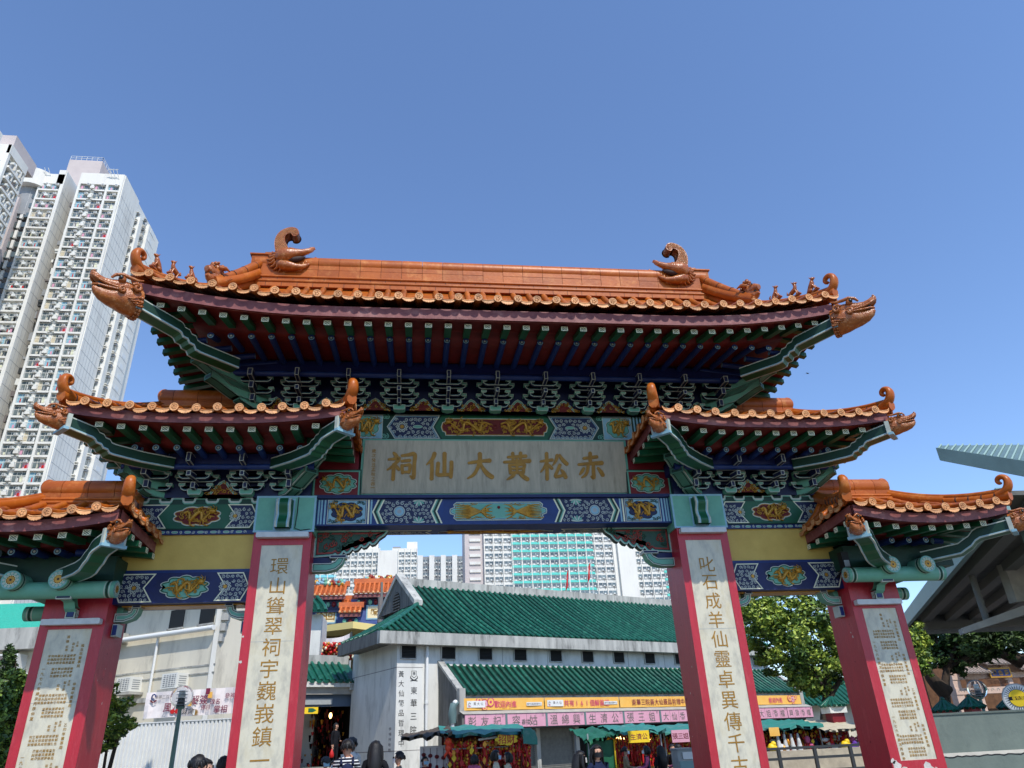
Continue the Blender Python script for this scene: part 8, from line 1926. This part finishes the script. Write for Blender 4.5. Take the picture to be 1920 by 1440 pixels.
def stall1():
    y = 7.6; a, b = at(832, 1377, y), at(996, 1376, y); K = empty('market_stall', ((a.x+b.x)/2, y+.8, 0), 'low market stall with a teal tarpaulin hung with red and gold charms', 'market stall', 'charm stalls')
    zt = a.z; mb = MB()
    for x in (a.x+.1, (a.x+b.x)/2, b.x-.05):
        for yy in (y+.1, y+1.7): mb.tube([(x, yy, 0), (x, yy, zt-.02)], .022, GREYM, 6)
    for z in (zt-.05, zt-.35): mb.tube([(a.x, y+.1, z), (b.x, y+.1, z)], .015, GREYM, 5)
    mb.tube([(a.x+.9, y+.05, zt-.16), (b.x-.9, y+.05, zt-.12)], .03, FENCE, 6)
    mb.build('frame', K, (a.x, y, 0))
    l = at(752, 1384, y)
    tarp(K, [(l.x+1.0, y-.2, zt+.02), (b.x-.1, y-.2, zt), (b.x-.1, y+1.9, zt+.22), (l.x+1.0, y+1.9, zt+.25)], TARP, seed=3)
    tarp(K, [(l.x, y-.25, l.z), (l.x+1.3, y-.2, zt+.05), (l.x+1.3, y+1.9, zt+.25), (l.x, y+1.5, l.z+.1)], mat('brown_tarp', (92, 78, 60), .7, (66, 56, 44), 4, .3, 8), 'side_awning', seed=5)
    mb = MB(); P = [(b.x-.25, zt+.04), (b.x-.05, zt+.06), (b.x+.07, zt-.02), (b.x+.12, zt-.2), (b.x+.12, zt-.34)]
    V = [(p[0], yy, p[1]) for yy in (y-.25, y+.7, y+1.7) for p in P]; mb.add(V, [(j*5+i, j*5+i+1, (j+1)*5+i+1, (j+1)*5+i) for j in range(2) for i in range(4)], TARP, True); mb.add([V[i] for i in range(5)]+[(b.x-.25, y-.25, zt-.3)], [(5, 4, 3, 2, 1, 0)], TARP); mb.build('curled_edge', K, (b.x, y, zt))
    mb = MB(); mb.box(a.x-.6, a.x+.15, y+.6, y+.66, .2, zt-.25, CARVR if False else BANW); rnd = random.Random(3)
    for k in range(4): u = a.x-.5+.17*k; mb.blob((u, y+.58, zt-.45-.03*k), (.06, .02, .05), REDW, 6, 4); mb.blob((u, y+.58, zt-.65-.05*k), (.045, .02, .06), CK, 6, 4); mb.tube([(u, y+.58, zt-.3), (u, y+.58, zt-1.0)], .008, REDW, 4)
    mb.build('display_sheet', K, (a.x-.3, y+.6, 1))
    mb = MB(); mb.box(a.x, b.x, y+.5, y+1.6, .0, .75, BROWNC); mb.box(a.x-.05, b.x+.05, y+.4, y+1.65, .75, .8, CARVR); mb.build('counter', K, ((a.x+b.x)/2, y+1, 0))
    mb = MB(); mb.box(a.x, b.x, y+1.75, y+1.8, 0, zt, BROWNC); mb.build('back_panel', K, ((a.x+b.x)/2, y+1.8, 0))
    charms('hanging_charms', 'dense red and gold charms hanging along the front of the teal stall', a.x+.1, b.x-.05, y-.05, y+.3, 1.0, zt-.08, 300, 5, K, gap=(a.x+.95*(b.x-a.x)*.55, a.x+.78*(b.x-a.x), 1.5)); charms('hanging_charms', 'second row of red tassels deep inside the teal stall', a.x+.1, b.x-.1, y+.6, y+1.6, .9, zt-.1, 320, 6, K)
    c = at(840, 1396, y-.12); mb = MB(); mb.blob(c+Vector((0, 0, .06)), (.09, .05, .1), mat('orange_red_fish', (238, 74, 40), .45), 9, 7); mb.blob(c+Vector((0, 0, -.08)), (.075, .045, .09), MATS['orange_red_fish'], 8, 6)
    for s in (-1, 1): mb.tube([c+Vector((0, 0, -.15)), c+Vector((s*.08, 0, -.25)), c+Vector((s*.07, 0, -.3))], [.03, .035, .01], MATS['orange_red_fish'], 6); mb.blob(c+Vector((s*.03, -.045, .1)), .014, GOLDC, 5, 4)
    mb.tube([c+Vector((0, 0, .15)), c+Vector((0, 0, .3))], .006, GOLDC, 4); tag(mb.build('fish_lantern', None, c), 'orange red fish shaped lantern at the left of the teal stall', 'lantern')
    c = at(950, 1386, y-.15); mb = MB(); mb.plaque(cloud(c.x, c.z, .62, .3, 7, .2), -c.y-.02, -c.y, [(.02, YSIGN)], YSIGN, T=FRONT); text(mb, '招財', c.x, c.z, .22, -c.y+.004, REDC, FRONT, .01); tag(mb.build('fortune_sign', None, c), 'bright yellow jagged fortune sign under the teal tarpaulin', 'sign')
stall1()
def stall2():
    y = 9.2; a, b = at(1098, 1376, y), at(1238, 1380, y); K = empty('market_stall', ((a.x+b.x)/2, y+.8, 0), 'market stall under a rumpled green and white tarpaulin with a solid green side', 'market stall', 'charm stalls')
    zt = a.z+.02; m = at(1152, 1400, y); mb = MB()
    for x in (a.x+.05, m.x, b.x):
        for yy in (y, y+1.8): mb.tube([(x, yy, 0), (x, yy, zt-.02)], .024, YSIGN if x == m.x else GREYM, 6)
    mb.build('frame', K, (a.x, y, 0))
    tarp(K, [(a.x-.15, y-.35, zt-.18), (m.x+.1, y-.3, zt), (m.x+.1, y+1.9, zt+.2), (a.x-.1, y+1.9, zt+.15)], TARPD, seed=8, sag=.12); tarp(K, [(m.x, y-.3, zt+.02), (b.x+.1, y-.3, zt), (b.x+.1, y+1.9, zt+.2), (m.x, y+1.9, zt+.22)], TARP, seed=9)
    mb = MB(); V = [(a.x+.0+(m.x-a.x)*i/8, y+.02+.03*sin(i*1.9), .05+(zt-.25)*j/4) for j in range(5) for i in range(9)]; mb.add(V, [(j*9+i, j*9+i+1, (j+1)*9+i+1, (j+1)*9+i) for j in range(4) for i in range(8)], TARPD, True); mb.build('side_sheet', K, (a.x, y, 1))
    mb = MB(); mb.box(m.x, b.x, y+.5, y+1.6, 0, .8, BROWNC); mb.box(m.x-.02, b.x, y+.4, y+1.6, .8, .86, GOLD); mb.box(m.x, b.x, y+1.8, y+1.86, 0, zt, BROWNC); mb.build('counter', K, (m.x, y+1, 0))
    mb = MB(); rnd = random.Random(4); bl = mat('stall_bulb', (255, 232, 170), .4, emit=((255, 214, 140), 5))
    for k in range(9): c = (rnd.uniform(m.x+.1, b.x-.1), y+rnd.uniform(.2, 1.6), zt-rnd.uniform(.12, .3)); mb.blob(c, .035, bl, 8, 6)
    mb.build('stall_bulb', K, (m.x, y+1, zt-.2))
    charms('hanging_charms', 'gold and red charms hanging in the lit stall with the yellow sign', m.x+.1, b.x, y+.0, y+.35, 1.35, zt-.05, 150, 15, K, .8); charms('hanging_charms', 'tassels at the back of the lit stall with the yellow sign', m.x+.1, b.x, y+.6, y+1.7, .95, zt-.1, 260, 16, K, .8)
    c = at(1198, 1381, y-.4); mb = MB(); w = .3; mb.plaque(rect(c.x-w, c.z-.15, c.x+w, c.z+.15), -c.y-.03, -c.y, [(.02, YSIGN)], YSIGN, T=FRONT)
    for i, ch in enumerate('生濟公'): text(mb, ch, c.x+(i-1)*.17, c.z, .17, -c.y+.004, MAROON, FRONT, .006)
    tag(mb.build('stall_sign', None, c), 'yellow sign with three dark red characters on the lit stall', 'sign')
stall2()
def stall3():
    y = 9.6; a, b = at(1240, 1378, y), at(1300, 1380, y); K = empty('market_stall', ((a.x+b.x)/2, y+.8, 0), 'dim market stall with a pink sign left of the right inner pillar', 'market stall', 'charm stalls'); zt = a.z+.06; mb = MB()
    for x in (a.x+.08, b.x+.6): mb.tube([(x, y, 0), (x, y, zt)], .024, GREYM, 6); mb.tube([(x, y+1.8, 0), (x, y+1.8, zt)], .024, GREYM, 6)
    mb.build('frame', K, (a.x, y, 0)); tarp(K, [(a.x+.02, y-.3, zt), (b.x+.8, y-.3, zt+.05), (b.x+.8, y+1.9, zt+.25), (a.x+.02, y+1.9, zt+.2)], TARP, seed=12)
    mb = MB(); mb.box(a.x, b.x+.6, y+1.8, y+1.86, 0, zt, DARK); mb.box(a.x+.1, b.x+.6, y+.6, y+1.6, 0, .8, BROWNC); mb.build('counter', K, (a.x, y+1, 0))
    charms('hanging_charms', 'red tassels in the dim stall left of the right inner pillar', a.x+.15, b.x+.6, y+.1, y+1.6, 1.2, zt-.05, 200, 17, K, .8)
    c = at(1276, 1380, y-.4); mb = MB(); mb.plaque(rect(c.x-.26, c.z-.16, c.x+.26, c.z+.16), -c.y-.03, -c.y, [(.015, PINK)], PINK, T=FRONT)
    for i, ch in enumerate('張三姐'): text(mb, ch, c.x+(i-1)*.16, c.z, .17, -c.y+.004, CK, FRONT, .004)
    tag(mb.build('stall_sign', None, c), 'small pink sign on the dim stall beside the right pillar', 'sign')
    c = at(1283, 1425, 6.6); mb = MB(); mb.box(c.x-.22, c.x+.22, 6.4, 6.9, 0, c.z+.22, GREYM); mb.box(c.x-.2, c.x+.2, 6.37, 6.4, c.z-.3, c.z-.02, PALEG); mb.box(c.x-.24, c.x+.24, 6.36, 6.92, c.z+.22, c.z+.27, TOWG); mb.box(c.x-.1, c.x+.2, 6.36, 6.39, c.z+.02, c.z+.18, FENCE); tag(mb.build('metal_cabinet', None, (c.x, 6.6, 0)), 'grey metal cabinet with a pale panel beside the right inner pillar', 'cabinet')
stall3()
def stall4():
    y = 10.5; a, b = at(1400, 1366, y), at(1535, 1362, y); c = at(1605, 1365, y); K = empty('market_stall', ((a.x+c.x)/2, y+.8, 0), 'long market stall with white goods and charms between the right pillars', 'market stall', 'charm stalls'); zt = a.z; mb = MB()
    for x in (a.x, (a.x+b.x)/2, b.x, c.x+.3): mb.tube([(x, y, 0), (x, y, zt)], .024, GREYM, 6); mb.tube([(x, y+1.8, 0), (x, y+1.8, zt)], .024, GREYM, 6)
    mb.build('frame', K, (a.x, y, 0)); tarp(K, [(a.x-.3, y-.3, zt), (b.x, y-.3, zt+.02), (b.x, y+1.9, zt+.25), (a.x-.3, y+1.9, zt+.22)], TARP, seed=13); tarp(K, [(b.x-.1, y-.5, zt-.14), (c.x+.4, y-.4, zt-.1), (c.x+.4, y+1.9, zt+.12), (b.x-.1, y+1.9, zt+.2)], TARPB, 'beige_canopy', seed=14)
    mb = MB(); mb.box(a.x, c.x+.4, y+1.8, y+1.86, 0, zt, DARK); mb.box(a.x, c.x+.4, y+.3, y+1.5, 0, .85, BROWNC); mb.build('counter', K, (a.x, y+1, 0))
    charms('hanging_charms', 'charms and tassels in the long stall between the right pillars', a.x, c.x, y-.02, y+1.2, 1.2, zt-.05, 300, 19, K, .85)
    mb = MB(); rnd = random.Random(6)
    for k in range(110): u, v, w = rnd.uniform(a.x, c.x+.2), y+rnd.uniform(-.1, .4), rnd.uniform(.85, 1.35); mb.blob((u, v, w), (rnd.uniform(.05, .14), .08, rnd.uniform(.05, .12)), rnd.choice([CW, CW, CC, CN, REDC, GOLDC, CP, CB]), 6, 5)
    for k in range(4): u = a.x+.9+.22*k; mb.tube([(u, y-.1, zt-.2), (u, y-.1, zt-.5), (u, y-.1, 1.0)], [.03, .07, .09], CW, 6)
    tag(mb.build('stall_goods', None, ((a.x+c.x)/2, y, .9)), 'heap of white and mixed wares on the long stall between the right pillars', 'wares', kind='stuff')
    for px, py, m, lb in ((1448, 1402, YSIGN, 'lime yellow cloth bundle at the left of the long stall'), (1586, 1397, YSIGN, 'lime yellow cloth bundle near the right outer pillar'), (1601, 1401, mat('purple_cloth', (96, 50, 150), .7), 'purple cloth bundle touching the right outer pillar')):
        p = at(px, py, y-.3); mb = MB(); mb.blob((p.x, p.y, p.z), (.16, .1, .12), m, 9, 7, jit=.15, rnd=rnd); mb.blob((p.x+.06, p.y, p.z+.1), (.09, .08, .08), m, 7, 5); tag(mb.build('cloth_bundle', None, p), lb, 'cloth')
    p = at(1452, 1372, y-.35); mb = MB(); mb.plaque(rect(p.x-.16, p.z-.12, p.x+.16, p.z+.12), -p.y-.02, -p.y, [(.012, YBAN)], YBAN, T=FRONT); tag(mb.build('price_card', None, p), 'orange card hung under the teal tarpaulin of the long stall', 'card')
stall4()
# statue-like guardian pipe head at the lean-to end wall
p = at(850, 1335, 24.8); mb = MB(); mb.tube([(p.x-.05, p.y, p.z-1.3), (p.x-.03, p.y, p.z-.2)], .09, PIPE, 8); mb.tube([(p.x-.03, p.y, p.z-.5), (p.x-.05, p.y, p.z-.1), (p.x, p.y, p.z+.3), (p.x+.25, p.y, p.z+.42)], [.16, .22, .18, .1], STEELG, 8); mb.blob((p.x+.1, p.y, p.z+.4), .14, PIPE, 8, 6); tag(mb.build('wrapped_lamp', None, p), 'bent lamp wrapped in pale sheeting on the dark end wall', 'lamp')
